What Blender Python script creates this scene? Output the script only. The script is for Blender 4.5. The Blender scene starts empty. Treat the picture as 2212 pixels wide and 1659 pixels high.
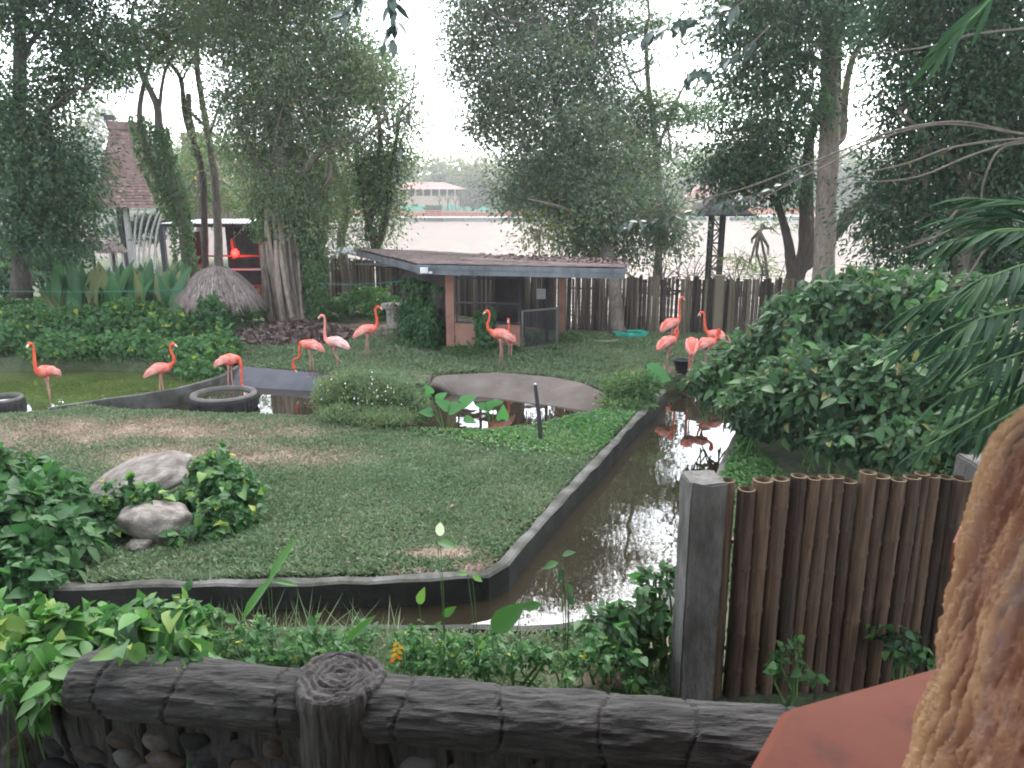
import bpy, math, random
import numpy as np
from mathutils import Vector, Matrix, noise as mnoise

C = bpy.context.scene
COL = C.collection
R = math.radians
rng = np.random.default_rng(7)
random.seed(7)

# ------------------------------------------------------------------ camera, light, exposure
CAMH = 3.6
PITCH = R(13.68)
FPX = 1660.0
cam = bpy.data.cameras.new("camera")
cam.sensor_width = 36.0
cam.lens = 36.0 * FPX / 2212.0
cam.clip_start = 0.05
cam.clip_end = 3000.0
cam.dof.use_dof = True
cam.dof.focus_distance = 15.0
cam.dof.aperture_fstop = 8.0
camo = bpy.data.objects.new("camera", cam)
camo.location = (0, 0, CAMH)
camo.rotation_euler = (R(90) - PITCH, 0, 0)
COL.objects.link(camo)
C.camera = camo

SUN_EL, SUN_AZ = R(54), R(14)          # overcast: broad soft light from above the lake
world = bpy.data.worlds.new("World")
C.world = world
world.use_nodes = True
nt = world.node_tree
nt.nodes.clear()
sky = nt.nodes.new("ShaderNodeTexSky")
sky.sky_type = 'NISHITA'
sky.sun_disc = False
sky.sun_elevation = SUN_EL
sky.sun_rotation = SUN_AZ
sky.air_density = 1.0
sky.dust_density = 1.5
sky.ozone_density = 1.0
hsv = nt.nodes.new("ShaderNodeHueSaturation")   # overcast: the whole dome is paler
hsv.inputs["Saturation"].default_value = 0.34
bg = nt.nodes.new("ShaderNodeBackground")
bg.inputs["Strength"].default_value = 0.15
wo = nt.nodes.new("ShaderNodeOutputWorld")
nt.links.new(sky.outputs[0], hsv.inputs["Color"])
nt.links.new(hsv.outputs[0], bg.inputs["Color"])
nt.links.new(bg.outputs[0], wo.inputs["Surface"])

sl = bpy.data.lights.new("sun", 'SUN')
sl.energy = 0.5
sl.angle = R(60)
sl.color = (1.0, 0.96, 0.92)
so = bpy.data.objects.new("sun", sl)
COL.objects.link(so)
sdir = Vector((math.sin(SUN_AZ) * math.cos(SUN_EL), math.cos(SUN_AZ) * math.cos(SUN_EL), math.sin(SUN_EL)))
so.rotation_euler = (-sdir).to_track_quat('-Z', 'Y').to_euler()
so.location = (0, 0, 40)

C.view_settings.view_transform = 'Standard'
C.view_settings.look = 'None'
C.view_settings.gamma = 1.0
C.view_settings.use_curve_mapping = False
C.view_settings.exposure = 2.7
C.render.engine = 'CYCLES'
C.cycles.use_denoising = True
C.cycles.max_bounces = 8
C.cycles.diffuse_bounces = 3
C.cycles.glossy_bounces = 3
C.cycles.transmission_bounces = 4
C.cycles.volume_bounces = 0
C.cycles.filter_width = 1.9
C.cycles.caustics_reflective = False
C.cycles.caustics_refractive = False

# ------------------------------------------------------------------ photograph ray -> point in the place
ct, st = math.cos(PITCH), math.sin(PITCH)
def ray(px, py):
    x = (px - 1106.0) / FPX
    u = (829.5 - py) / FPX
    return np.array([x, ct + u * st, -st + u * ct])
def G(px, py, z=0.0):
    r = ray(px, py)
    t = (z - CAMH) / r[2]
    return np.array([r[0] * t, r[1] * t, z])
def P(px, py, d):
    r = ray(px, py)
    t = d / r[1]
    return np.array([r[0] * t, d, CAMH + r[2] * t])
def ppm(d):                       # photo units per metre at distance d
    return FPX / (d * 1.02)

# ------------------------------------------------------------------ materials
MAT = {}
def newmat(name):
    m = bpy.data.materials.new(name)
    m.use_nodes = True
    n = m.node_tree
    n.nodes.clear()
    out = n.nodes.new("ShaderNodeOutputMaterial")
    b = n.nodes.new("ShaderNodeBsdfPrincipled")
    n.links.new(b.outputs[0], out.inputs[0])
    MAT[name] = m
    return m, n, b, out
def N(n, t, **kw):
    x = n.nodes.new(t)
    for k, v in kw.items():
        if k.startswith("i_"):
            x.inputs[k[2:].replace("_", " ")].default_value = v
        else:
            setattr(x, k, v)
    return x
def ramp(n, stops):
    r = n.nodes.new("ShaderNodeValToRGB")
    e = r.color_ramp.elements
    while len(e) > 1:
        e.remove(e[-1])
    e[0].position = stops[0][0]
    e[0].color = (*stops[0][1], 1)
    for p, c in stops[1:]:
        q = e.new(p)
        q.color = (*c, 1)
    return r
def rough_mat(name, stops, scale=6.0, stretch=(1, 1, 1), rough=0.9, bump=0.4, bscale=None, bdist=0.02, per_object=0.0, spec=0.2, detail=6, tint=None):
    """noise-coloured rough surface; per_object shifts the colour from piece to piece; tint = ramp colours from the mesh's own tint"""
    m, n, b, out = newmat(name)
    tc = N(n, "ShaderNodeTexCoord")
    mp = N(n, "ShaderNodeMapping")
    mp.inputs["Scale"].default_value = stretch
    n.links.new(tc.outputs["Object"], mp.inputs[0])
    vec = mp.outputs[0]
    oi = N(n, "ShaderNodeObjectInfo")
    if per_object:
        ad = N(n, "ShaderNodeVectorMath", operation='ADD')
        sc = N(n, "ShaderNodeVectorMath", operation='SCALE')
        cx = N(n, "ShaderNodeCombineXYZ")
        for k in range(3):
            n.links.new(oi.outputs["Random"], cx.inputs[k])
        n.links.new(cx.outputs[0], sc.inputs[0])
        sc.inputs["Scale"].default_value = 37.0
        n.links.new(vec, ad.inputs[0])
        n.links.new(sc.outputs[0], ad.inputs[1])
        vec = ad.outputs[0]
    no = N(n, "ShaderNodeTexNoise", i_Scale=scale, i_Detail=detail, i_Roughness=0.62)
    n.links.new(vec, no.inputs["Vector"])
    cr = ramp(n, stops)
    if per_object:
        m1 = N(n, "ShaderNodeMath", operation='MULTIPLY_ADD')
        n.links.new(oi.outputs["Random"], m1.inputs[0])
        m1.inputs[1].default_value = per_object
        m1.inputs[2].default_value = -per_object / 2
        m2 = N(n, "ShaderNodeMath", operation='ADD')
        n.links.new(no.outputs["Fac"], m2.inputs[0])
        n.links.new(m1.outputs[0], m2.inputs[1])
        n.links.new(m2.outputs[0], cr.inputs[0])
    else:
        n.links.new(no.outputs["Fac"], cr.inputs[0])
    colr = cr.outputs[0]
    if tint:
        at = N(n, "ShaderNodeAttribute", attribute_name="tint")
        mx = N(n, "ShaderNodeMix", data_type='RGBA')
        n.links.new(at.outputs["Fac"], mx.inputs[0])
        n.links.new(colr, mx.inputs[6])
        mx.inputs[7].default_value = (*tint, 1)
        colr = mx.outputs[2]
    n.links.new(colr, b.inputs["Base Color"])
    b.inputs["Roughness"].default_value = rough
    b.inputs["Specular IOR Level"].default_value = spec
    if bump:
        n2 = N(n, "ShaderNodeTexNoise", i_Scale=bscale or scale * 3, i_Detail=8.0, i_Roughness=0.65)
        n.links.new(vec, n2.inputs["Vector"])
        bp = N(n, "ShaderNodeBump", i_Strength=bump, i_Distance=bdist)
        n.links.new(n2.outputs["Fac"], bp.inputs["Height"])
        n.links.new(bp.outputs[0], b.inputs["Normal"])
    return m
def leaf_mat(name, stops, rough=0.46, transl=0.38, spec=0.28):
    """leaf: tint attribute (0..1) plus a share of the object's own random number picks the green"""
    m, n, b, out = newmat(name)
    at = N(n, "ShaderNodeAttribute", attribute_name="tint")
    oi = N(n, "ShaderNodeObjectInfo")
    ad = N(n, "ShaderNodeMath", operation='MULTIPLY_ADD')
    n.links.new(oi.outputs["Random"], ad.inputs[0])
    ad.inputs[1].default_value = 0.12
    n.links.new(at.outputs["Fac"], ad.inputs[2])
    cr = ramp(n, stops)
    n.links.new(ad.outputs[0], cr.inputs[0])
    n.links.new(cr.outputs[0], b.inputs["Base Color"])
    b.inputs["Roughness"].default_value = rough
    b.inputs["Specular IOR Level"].default_value = spec
    tr = N(n, "ShaderNodeBsdfTranslucent")
    hs = N(n, "ShaderNodeHueSaturation", i_Saturation=1.1, i_Value=1.5)
    n.links.new(cr.outputs[0], hs.inputs["Color"])
    n.links.new(hs.outputs[0], tr.inputs["Color"])
    mx = N(n, "ShaderNodeMixShader")
    mx.inputs[0].default_value = transl
    n.links.new(b.outputs[0], mx.inputs[1])
    n.links.new(tr.outputs[0], mx.inputs[2])
    n.links.new(mx.outputs[0], out.inputs[0])
    return m
def plain(name, col, rough=0.6, spec=0.3, metallic=0.0):
    return rough_mat(name, [(0.3, tuple(c * 0.8 for c in col)), (0.7, tuple(min(1, c * 1.15) for c in col))], scale=9, rough=rough, bump=0.12, spec=spec)

DG = [(0.0, (0.018, 0.048, 0.027)), (0.45, (0.050, 0.105, 0.046)), (0.8, (0.096, 0.165, 0.064)), (1.0, (0.15, 0.15, 0.05))]
leaf_mat("leaf_dark", DG)
leaf_mat("leaf_broad", [(0.0, (0.045, 0.074, 0.043)), (0.45, (0.084, 0.128, 0.071)), (0.8, (0.129, 0.184, 0.090)), (1.0, (0.224, 0.189, 0.052))], rough=0.42, spec=0.3)  # lighter greens make up for a pale lens veil over this crown
leaf_mat("leaf_mid", [(0.0, (0.032, 0.070, 0.029)), (0.45, (0.069, 0.134, 0.052)), (0.8, (0.128, 0.202, 0.067)), (1.0, (0.269, 0.242, 0.062))])
leaf_mat("leaf_ash", [(0.0, (0.062, 0.103, 0.053)), (0.45, (0.115, 0.171, 0.090)), (0.8, (0.170, 0.238, 0.103)), (1.0, (0.309, 0.256, 0.090))])  # greens lightened to carry part of the pale lens veil
leaf_mat("leaf_far", [(0.0, (0.045, 0.071, 0.019)), (0.5, (0.090, 0.122, 0.027)), (0.85, (0.155, 0.168, 0.037)), (1.0, (0.167, 0.129, 0.041))])
leaf_mat("leaf_vine", [(0.0, (0.026, 0.076, 0.027)), (0.5, (0.058, 0.144, 0.047)), (0.85, (0.124, 0.232, 0.062)), (1.0, (0.320, 0.355, 0.056))])
leaf_mat("leaf_bright", [(0.0, (0.035, 0.10, 0.025)), (0.5, (0.075, 0.19, 0.045)), (0.85, (0.14, 0.27, 0.06)), (1.0, (0.33, 0.33, 0.05))], transl=0.35)
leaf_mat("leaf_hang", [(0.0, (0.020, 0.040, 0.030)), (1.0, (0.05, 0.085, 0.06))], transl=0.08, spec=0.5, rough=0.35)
leaf_mat("leaf_taro", [(0.0, (0.05, 0.17, 0.05)), (1.0, (0.11, 0.27, 0.09))], transl=0.35)
leaf_mat("leaf_canna", [(0.0, (0.024, 0.071, 0.031)), (0.6, (0.051, 0.128, 0.048)), (1.0, (0.128, 0.145, 0.060))], transl=0.2)
leaf_mat("leaf_palm", [(0.0, (0.008, 0.028, 0.014)), (0.6, (0.020, 0.056, 0.026)), (1.0, (0.08, 0.14, 0.045))], rough=0.75, transl=0.15, spec=0.15)
leaf_mat("leaf_dead", [(0.0, (0.055, 0.040, 0.035)), (0.5, (0.12, 0.085, 0.075)), (1.0, (0.20, 0.15, 0.13))], transl=0.08, spec=0.15, rough=0.7)
leaf_mat("grass_blade", [(0.0, (0.074, 0.122, 0.062)), (0.35, (0.122, 0.180, 0.092)), (0.6, (0.162, 0.215, 0.115)), (0.8, (0.205, 0.178, 0.124)), (1.0, (0.275, 0.228, 0.172))], transl=0.2, rough=0.6, spec=0.2)
leaf_mat("petal_white", [(0.0, (0.7, 0.7, 0.66)), (1.0, (0.8, 0.8, 0.75))], transl=0.2)
leaf_mat("petal_yellow", [(0.0, (0.75, 0.12, 0.02)), (0.5, (0.8, 0.35, 0.02)), (1.0, (0.75, 0.6, 0.05))], transl=0.2)
leaf_mat("pale_leaf", [(0.0, (0.50, 0.58, 0.38)), (1.0, (0.62, 0.66, 0.48))], transl=0.3)

rough_mat("bark_grey", [(0.25, (0.06, 0.05, 0.042)), (0.55, (0.15, 0.125, 0.105)), (0.8, (0.24, 0.21, 0.18))], scale=5, stretch=(3, 3, 0.7), bump=0.7, bdist=0.03)
rough_mat("bark_pale", [(0.25, (0.14, 0.11, 0.09)), (0.5, (0.25, 0.20, 0.165)), (0.8, (0.36, 0.31, 0.26))], scale=7, stretch=(2, 2, 0.8), bump=0.5, bdist=0.02)
rough_mat("bark_dark", [(0.25, (0.03, 0.026, 0.022)), (0.6, (0.08, 0.066, 0.055)), (0.85, (0.13, 0.11, 0.09))], scale=5, stretch=(3, 3, 0.7), bump=0.7, bdist=0.03)
rough_mat("twig", [(0.3, (0.069, 0.056, 0.045)), (0.7, (0.130, 0.112, 0.093))], scale=9, bump=0.2)
rough_mat("stem_green", [(0.3, (0.05, 0.11, 0.035)), (0.7, (0.10, 0.17, 0.06))], scale=9, bump=0.1)
rough_mat("concrete", [(0.25, (0.10, 0.095, 0.088)), (0.5, (0.19, 0.18, 0.165)), (0.8, (0.30, 0.285, 0.26))], scale=3.5, bump=0.5, bscale=30, bdist=0.01)
rough_mat("kerb_concrete", [(0.25, (0.022, 0.025, 0.017)), (0.45, (0.066, 0.066, 0.056)), (0.62, (0.115, 0.112, 0.104)), (0.8, (0.165, 0.16, 0.15))], scale=2.8, bump=0.7, bscale=22, bdist=0.02)
rough_mat("kerb_stained", [(0.25, (0.012, 0.013, 0.011)), (0.6, (0.03, 0.031, 0.026)), (0.85, (0.065, 0.063, 0.055))], scale=2.6, bump=0.5, bscale=25, bdist=0.012, rough=0.7)  # darker concrete for the outer face and the whole near kerb
rough_mat("apron_concrete", [(0.25, (0.065, 0.052, 0.045)), (0.5, (0.100, 0.085, 0.075)), (0.8, (0.140, 0.122, 0.113))], scale=1.8, bump=0.4, bscale=22, bdist=0.01)
rough_mat("ramp_concrete", [(0.25, (0.060, 0.062, 0.072)), (0.75, (0.110, 0.113, 0.125))], scale=2.5, bump=0.4, bscale=22, bdist=0.01)
rough_mat("post_concrete", [(0.22, (0.022, 0.020, 0.018)), (0.42, (0.085, 0.078, 0.072)), (0.58, (0.135, 0.128, 0.12)), (0.78, (0.20, 0.19, 0.178))], scale=3.4, stretch=(1.6, 1.6, 0.6), bump=0.9, bscale=22, bdist=0.02)
rough_mat("bamboo_brown", [(0.25, (0.018, 0.014, 0.013)), (0.45, (0.053, 0.034, 0.026)), (0.62, (0.098, 0.062, 0.043)), (0.85, (0.172, 0.110, 0.064))], scale=2.4, stretch=(1.3, 1.3, 0.9), bump=0.4, bdist=0.006, per_object=0.36, rough=0.6, spec=0.3)
rough_mat("bamboo_end", [(0.3, (0.115, 0.079, 0.044)), (0.7, (0.189, 0.137, 0.084))], scale=12, bump=0.2)
rough_mat("bamboo_grey", [(0.2, (0.028, 0.023, 0.020)), (0.5, (0.069, 0.055, 0.044)), (0.8, (0.143, 0.118, 0.085))], scale=2.5, stretch=(1.0, 1.0, 0.5), bump=0.3, bdist=0.01, per_object=0.7)
rough_mat("log_grey", [(0.2, (0.018, 0.018, 0.018)), (0.5, (0.049, 0.047, 0.045)), (0.8, (0.102, 0.098, 0.094))], scale=4, stretch=(0.9, 6, 6), bump=0.9, bscale=9, bdist=0.03)
rough_mat("stump_grey", [(0.2, (0.022, 0.021, 0.020)), (0.5, (0.057, 0.053, 0.050)), (0.8, (0.109, 0.101, 0.094))], scale=5, stretch=(6, 6, 0.8), bump=0.9, bscale=9, bdist=0.02)
rough_mat("wall_dark", [(0.2, (0.017, 0.017, 0.017)), (0.55, (0.045, 0.044, 0.041)), (0.85, (0.090, 0.086, 0.081))], scale=4, stretch=(5, 5, 0.8), bump=1.0, bscale=8, bdist=0.03)
rough_mat("wall_stone", [(0.2, (0.015, 0.015, 0.016)), (0.42, (0.038, 0.037, 0.038)), (0.60, (0.070, 0.046, 0.032)), (0.8, (0.095, 0.092, 0.094))], scale=1.6, bump=0.5, bscale=14, bdist=0.012, per_object=0.75)
rough_mat("boulder", [(0.25, (0.090, 0.075, 0.064)), (0.5, (0.188, 0.165, 0.143)), (0.7, (0.300, 0.285, 0.262)), (0.85, (0.465, 0.458, 0.435))], scale=3.2, bump=0.7, bscale=12, bdist=0.03)
rough_mat("terracotta", [(0.28, (0.095, 0.043, 0.032)), (0.46, (0.185, 0.056, 0.034)), (0.8, (0.230, 0.078, 0.049))], scale=5, bump=0.15, bscale=60, bdist=0.002, rough=0.7, spec=0.15)
rough_mat("terracotta_dark", [(0.3, (0.096, 0.027, 0.021)), (0.7, (0.126, 0.036, 0.027))], scale=4, bump=0.15, bscale=60, bdist=0.002, rough=0.6)
rough_mat("fake_bark", [(0.28, (0.13, 0.075, 0.068)), (0.42, (0.24, 0.105, 0.072)), (0.52, (0.36, 0.175, 0.105)), (0.62, (0.27, 0.17, 0.145)), (0.78, (0.21, 0.15, 0.15))], scale=4.5, stretch=(3, 3, 0.8), bump=0.6, bscale=9, bdist=0.012, rough=0.45, spec=0.4, tint=(0.54, 0.32, 0.17))
rough_mat("pink_wall", [(0.2, (0.128, 0.071, 0.056)), (0.5, (0.270, 0.143, 0.109)), (0.8, (0.323, 0.188, 0.146))], scale=2.0, bump=0.3, bscale=20, bdist=0.01)
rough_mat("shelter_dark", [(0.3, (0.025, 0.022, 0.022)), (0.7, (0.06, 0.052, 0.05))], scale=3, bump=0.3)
rough_mat("frame_dark", [(0.3, (0.02, 0.02, 0.022)), (0.7, (0.045, 0.045, 0.05))], scale=5, bump=0.1, rough=0.6)
rough_mat("fascia_grey", [(0.25, (0.055, 0.060, 0.064)), (0.5, (0.115, 0.125, 0.138)), (0.75, (0.165, 0.175, 0.19))], scale=2.6, stretch=(1.5, 1.5, 0.7), bump=0.2, rough=0.7)
rough_mat("roof_sheet", [(0.28, (0.030, 0.024, 0.022)), (0.45, (0.10, 0.075, 0.068)), (0.6, (0.155, 0.118, 0.108)), (0.78, (0.21, 0.175, 0.165))], scale=2.6, stretch=(0.5, 5, 1), bump=0.3, per_object=0.15)
rough_mat("shingle", [(0.2, (0.070, 0.043, 0.038)), (0.5, (0.134, 0.084, 0.073)), (0.8, (0.190, 0.129, 0.114))], scale=2.0, bump=0.5, bscale=12, bdist=0.03, tint=(0.232, 0.154, 0.132))
rough_mat("thatch", [(0.2, (0.040, 0.031, 0.027)), (0.5, (0.105, 0.082, 0.072)), (0.8, (0.19, 0.155, 0.14))], scale=8, bump=0.3, tint=(0.33, 0.275, 0.25))
rough_mat("tyre", [(0.3, (0.018, 0.018, 0.018)), (0.7, (0.045, 0.044, 0.042))], scale=6, bump=0.4, rough=0.85)
rough_mat("tyre_worn", [(0.3, (0.066, 0.063, 0.058)), (0.7, (0.138, 0.129, 0.118))], scale=6, bump=0.4, rough=0.9)
rough_mat("spool_stone", [(0.3, (0.20, 0.17, 0.15)), (0.7, (0.36, 0.31, 0.28))], scale=6, bump=0.4)
rough_mat("soil", [(0.3, (0.07, 0.05, 0.04)), (0.7, (0.17, 0.125, 0.10))], scale=6, bump=0.6)
plain("hose_green", (0.02, 0.30, 0.22), rough=0.4)
plain("bucket_black", (0.022, 0.024, 0.026), rough=0.45)
plain("post_black", (0.02, 0.019, 0.02), rough=0.8)
plain("white_paint", (0.540, 0.540, 0.525), rough=0.5)
plain("rib_pale", (0.30, 0.29, 0.28), rough=0.6)
plain("grey_paint", (0.34, 0.35, 0.36), rough=0.6)
plain("gate_grey", (0.12, 0.12, 0.12), rough=0.6)
plain("orange_paint", (0.62, 0.17, 0.07), rough=0.6)
plain("rust_paint", (0.20, 0.055, 0.025), rough=0.7)
plain("far_orange", (0.450, 0.125, 0.062), rough=0.7)
plain("red_paint", (0.180, 0.020, 0.016), rough=0.55)
plain("netting_green", (0.10, 0.36, 0.27), rough=0.8)
plain("cream_wall", (0.330, 0.260, 0.190), rough=0.8)
plain("red_roof", (0.231, 0.110, 0.088), rough=0.8)
plain("cap_grey", (0.252, 0.258, 0.270), rough=0.4, spec=0.5)
plain("rope_green", (0.03, 0.16, 0.12), rough=0.7)
plain("eye_dark", (0.02, 0.015, 0.01), rough=0.3)
plain("bill_cream", (0.629, 0.493, 0.374), rough=0.5)
plain("bill_black", (0.03, 0.025, 0.025), rough=0.5)
plain("leg_pink", (0.391, 0.196, 0.172), rough=0.6)
rough_mat("plumage", [(0.25, (0.42, 0.045, 0.022)), (0.5, (0.60, 0.085, 0.045)), (0.78, (0.76, 0.22, 0.14))], scale=13, stretch=(1, 3, 3), bump=0.7, bscale=30, bdist=0.014, rough=0.8, tint=(0.70, 0.36, 0.32))
rough_mat("plumage_pale", [(0.25, (0.510, 0.152, 0.128)), (0.5, (0.578, 0.208, 0.184)), (0.8, (0.629, 0.288, 0.264))], scale=9, stretch=(1, 3, 3), bump=0.5, bscale=30, bdist=0.012, rough=0.75, tint=(0.680, 0.480, 0.464))

m, n, b, out = newmat("red_lamp")
b.inputs["Emission Color"].default_value = (1.0, 0.006, 0.005, 1)
b.inputs["Emission Strength"].default_value = 5.0
b.inputs["Base Color"].default_value = (0.6, 0.02, 0.02, 1)

m = bpy.data.materials.new("haze_air"); m.use_nodes = True; MAT["haze_air"] = m  # thin scattering volume standing in for a lens veil
n = m.node_tree; n.nodes.clear()
pv_ = n.nodes.new("ShaderNodeVolumePrincipled"); out = n.nodes.new("ShaderNodeOutputMaterial")
pv_.inputs["Color"].default_value = (0.96, 0.97, 1.0, 1)
pv_.inputs["Density"].default_value = 0.0009
pv_.inputs["Anisotropy"].default_value = 0.5
n.links.new(pv_.outputs[0], out.inputs["Volume"])
def water_mat(name, col, scale, strength, stretch=(1, 1, 1), rough=0.02, dist=0.05, spec=0.5):
    m, n, b, out = newmat(name)
    tc = N(n, "ShaderNodeTexCoord")
    mp = N(n, "ShaderNodeMapping")
    mp.inputs["Scale"].default_value = stretch
    n.links.new(tc.outputs["Object"], mp.inputs[0])
    no = N(n, "ShaderNodeTexNoise", i_Scale=scale, i_Detail=3.0, i_Roughness=0.5)
    n.links.new(mp.outputs[0], no.inputs["Vector"])
    bp = N(n, "ShaderNodeBump", i_Strength=strength, i_Distance=dist)
    n.links.new(no.outputs["Fac"], bp.inputs["Height"])
    n.links.new(bp.outputs[0], b.inputs["Normal"])
    n2 = N(n, "ShaderNodeTexNoise", i_Scale=0.9, i_Detail=4.0)
    n.links.new(tc.outputs["Object"], n2.inputs["Vector"])
    cr = ramp(n, [(0.3, tuple(c * 0.7 for c in col)), (0.7, tuple(c * 1.25 for c in col))])
    n.links.new(n2.outputs["Fac"], cr.inputs[0])
    n.links.new(cr.outputs[0], b.inputs["Base Color"])
    b.inputs["Roughness"].default_value = rough
    b.inputs["IOR"].default_value = 1.5
    b.inputs["Specular IOR Level"].default_value = spec
    return m
water_mat("water_brown", (0.022, 0.018, 0.011), 1.7, 0.06, spec=1.0)
water_mat("water_green", (0.068, 0.092, 0.026), 1.3, 0.05)
water_mat("water_lake", (0.105, 0.070, 0.051), 0.9, 1.0, stretch=(0.6, 1.6, 1), rough=0.2, dist=0.5, spec=0.035)  # base warmed to carry the pink reflected from clouds

m = MAT["water_lake"]; n = m.node_tree
out = [q for q in n.nodes if q.type == 'OUTPUT_MATERIAL'][0]; bs = [q for q in n.nodes if q.type == 'BSDF_PRINCIPLED'][0]; bpn = [q for q in n.nodes if q.type == 'BUMP'][0]
gl = N(n, "ShaderNodeBsdfGlossy"); gl.inputs["Roughness"].default_value = 0.12; gl.inputs["Color"].default_value = (0.95, 0.88, 0.83, 1)  # warm gloss tint paints in the pink of reflected clouds
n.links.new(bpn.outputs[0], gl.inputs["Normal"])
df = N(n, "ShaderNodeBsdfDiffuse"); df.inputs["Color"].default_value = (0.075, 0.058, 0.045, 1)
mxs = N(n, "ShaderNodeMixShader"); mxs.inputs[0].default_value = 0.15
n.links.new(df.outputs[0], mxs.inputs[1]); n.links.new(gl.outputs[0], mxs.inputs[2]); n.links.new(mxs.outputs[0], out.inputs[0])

# ------------------------------------------------------------------ building helpers
class MB:
    """collects vertices and faces in world space; build() links them as one mesh object"""
    def __init__(s):
        s.v = []; s.f = []; s.t = []; s.m = []; s.n = 0
    def add(s, verts, faces, tint=0.0, mat=0):
        verts = np.asarray(verts, float).reshape(-1, 3)
        s.v.append(verts)
        s.t.append(np.full(len(verts), tint) if np.isscalar(tint) else np.asarray(tint, float))
        k = s.n
        s.f.extend([tuple(i + k for i in f) for f in faces])
        s.m.extend([mat] * len(faces))
        s.n += len(verts)
    def box(s, c, size, rz=0.0, tint=0.0, mat=0, M=None):
        x, y, z = [k / 2 for k in size]
        v = np.array([[-x, -y, -z], [x, -y, -z], [x, y, -z], [-x, y, -z], [-x, -y, z], [x, -y, z], [x, y, z], [-x, y, z]])
        if M is not None:
            v = v @ np.asarray(M).T
        elif rz:
            a, b_ = math.cos(rz), math.sin(rz)
            v = v @ np.array([[a, b_, 0], [-b_, a, 0], [0, 0, 1]])
        s.add(v + np.asarray(c), [(0, 3, 2, 1), (4, 5, 6, 7), (0, 1, 5, 4), (1, 2, 6, 5), (2, 3, 7, 6), (3, 0, 4, 7)], tint, mat)
    def bar(s, a, b, w, h=None, tint=0.0, mat=0):
        a = np.asarray(a, float); b = np.asarray(b, float)
        h = h or w
        d = b - a; L = np.linalg.norm(d); d = d / L
        up = np.array([0, 0, 1.0]) if abs(d[2]) < 0.95 else np.array([0, 1.0, 0])
        x = np.cross(up, d); x /= np.linalg.norm(x)
        y = np.cross(d, x)
        s.box((a + b) / 2, (w, h, L), M=np.stack([x, y, d], 1), tint=tint, mat=mat)
    def tube(s, pts, rad, sides=8, caps=True, tint=0.0, mat=0, jit=0.0, lat=None, rad2=None):
        pts = np.asarray(pts, float); k = len(pts)
        rad = np.broadcast_to(np.asarray(rad, float), (k,)) if np.ndim(rad) == 0 or len(np.atleast_1d(rad)) == k else np.linspace(rad[0], rad[1], k)
        tan = np.gradient(pts, axis=0)
        tan /= np.linalg.norm(tan, axis=1)[:, None] + 1e-9
        if lat is None:
            u = np.cross(tan[0], [0.31, 0.92, 0.2]); u /= np.linalg.norm(u)
        ang = np.linspace(0, 2 * math.pi, sides, endpoint=False)
        vs = []
        for i in range(k):
            if lat is not None:
                u = np.asarray(lat, float)
            else:
                u = u - tan[i] * np.dot(u, tan[i]); u /= np.linalg.norm(u)
            w = np.cross(tan[i], u)
            r1 = rad[i]; r2 = rad2[i] if rad2 is not None else rad[i]
            rr = 1 + (rng.normal(0, jit, sides) if jit else 0)
            vs.append(pts[i] + (np.cos(ang) * r1 * rr)[:, None] * u + (np.sin(ang) * r2 * rr)[:, None] * w)
        fs = []
        for i in range(k - 1):
            for j in range(sides):
                a = i * sides + j; b_ = i * sides + (j + 1) % sides
                fs.append((a, b_, b_ + sides, a + sides))
        if caps:
            fs.append(tuple(range(sides))[::-1])
            fs.append(tuple((k - 1) * sides + j for j in range(sides)))
        if np.ndim(tint):
            tint = np.repeat(np.asarray(tint, float), sides)
        s.add(np.concatenate(vs), fs, tint, mat)
    def lathe(s, c, prof, sides=16, tint=0.0, mat=0, caps=True):
        prof = np.asarray(prof, float)
        ang = np.linspace(0, 2 * math.pi, sides, endpoint=False)
        vs = np.concatenate([np.stack([np.cos(ang) * r, np.sin(ang) * r, np.full(sides, z)], 1) for r, z in prof]) + np.asarray(c)
        fs = []
        for i in range(len(prof) - 1):
            for j in range(sides):
                a = i * sides + j; b_ = i * sides + (j + 1) % sides
                fs.append((a, b_, b_ + sides, a + sides))
        if caps:
            fs.append(tuple(range(sides))[::-1])
            fs.append(tuple((len(prof) - 1) * sides + j for j in range(sides)))
        s.add(vs, fs, tint, mat)
    def prism(s, poly, z0, z1, tint=0.0, mat=0):
        poly = np.asarray(poly, float)[:, :2]; k = len(poly)
        a2 = sum(poly[i][0] * poly[(i + 1) % k][1] - poly[(i + 1) % k][0] * poly[i][1] for i in range(k))
        if a2 < 0:
            poly = poly[::-1]
        v = np.concatenate([np.c_[poly, np.full(k, z0)], np.c_[poly, np.full(k, z1)]])
        f = [tuple(range(k))[::-1], tuple(range(k, 2 * k))] + [(i, (i + 1) % k, k + (i + 1) % k, k + i) for i in range(k)]
        s.add(v, f, tint, mat)
    def build(s, name, mats, parent=None, smooth=False, origin=None):
        me = bpy.data.meshes.new(name)
        v = np.concatenate(s.v)
        if parent is not None:
            o0 = np.array(PLOC[parent.name])
        else:
            o0 = np.zeros(3) if origin is None else np.asarray(origin, float)
        me.from_pydata((v - o0).tolist(), [], s.f)
        at = me.attributes.new("tint", 'FLOAT', 'POINT')
        at.data.foreach_set("value", np.concatenate(s.t).astype(np.float32))
        return finish(me, name, mats, parent, o0, smooth, s.m)
PLOC = {}
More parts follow.
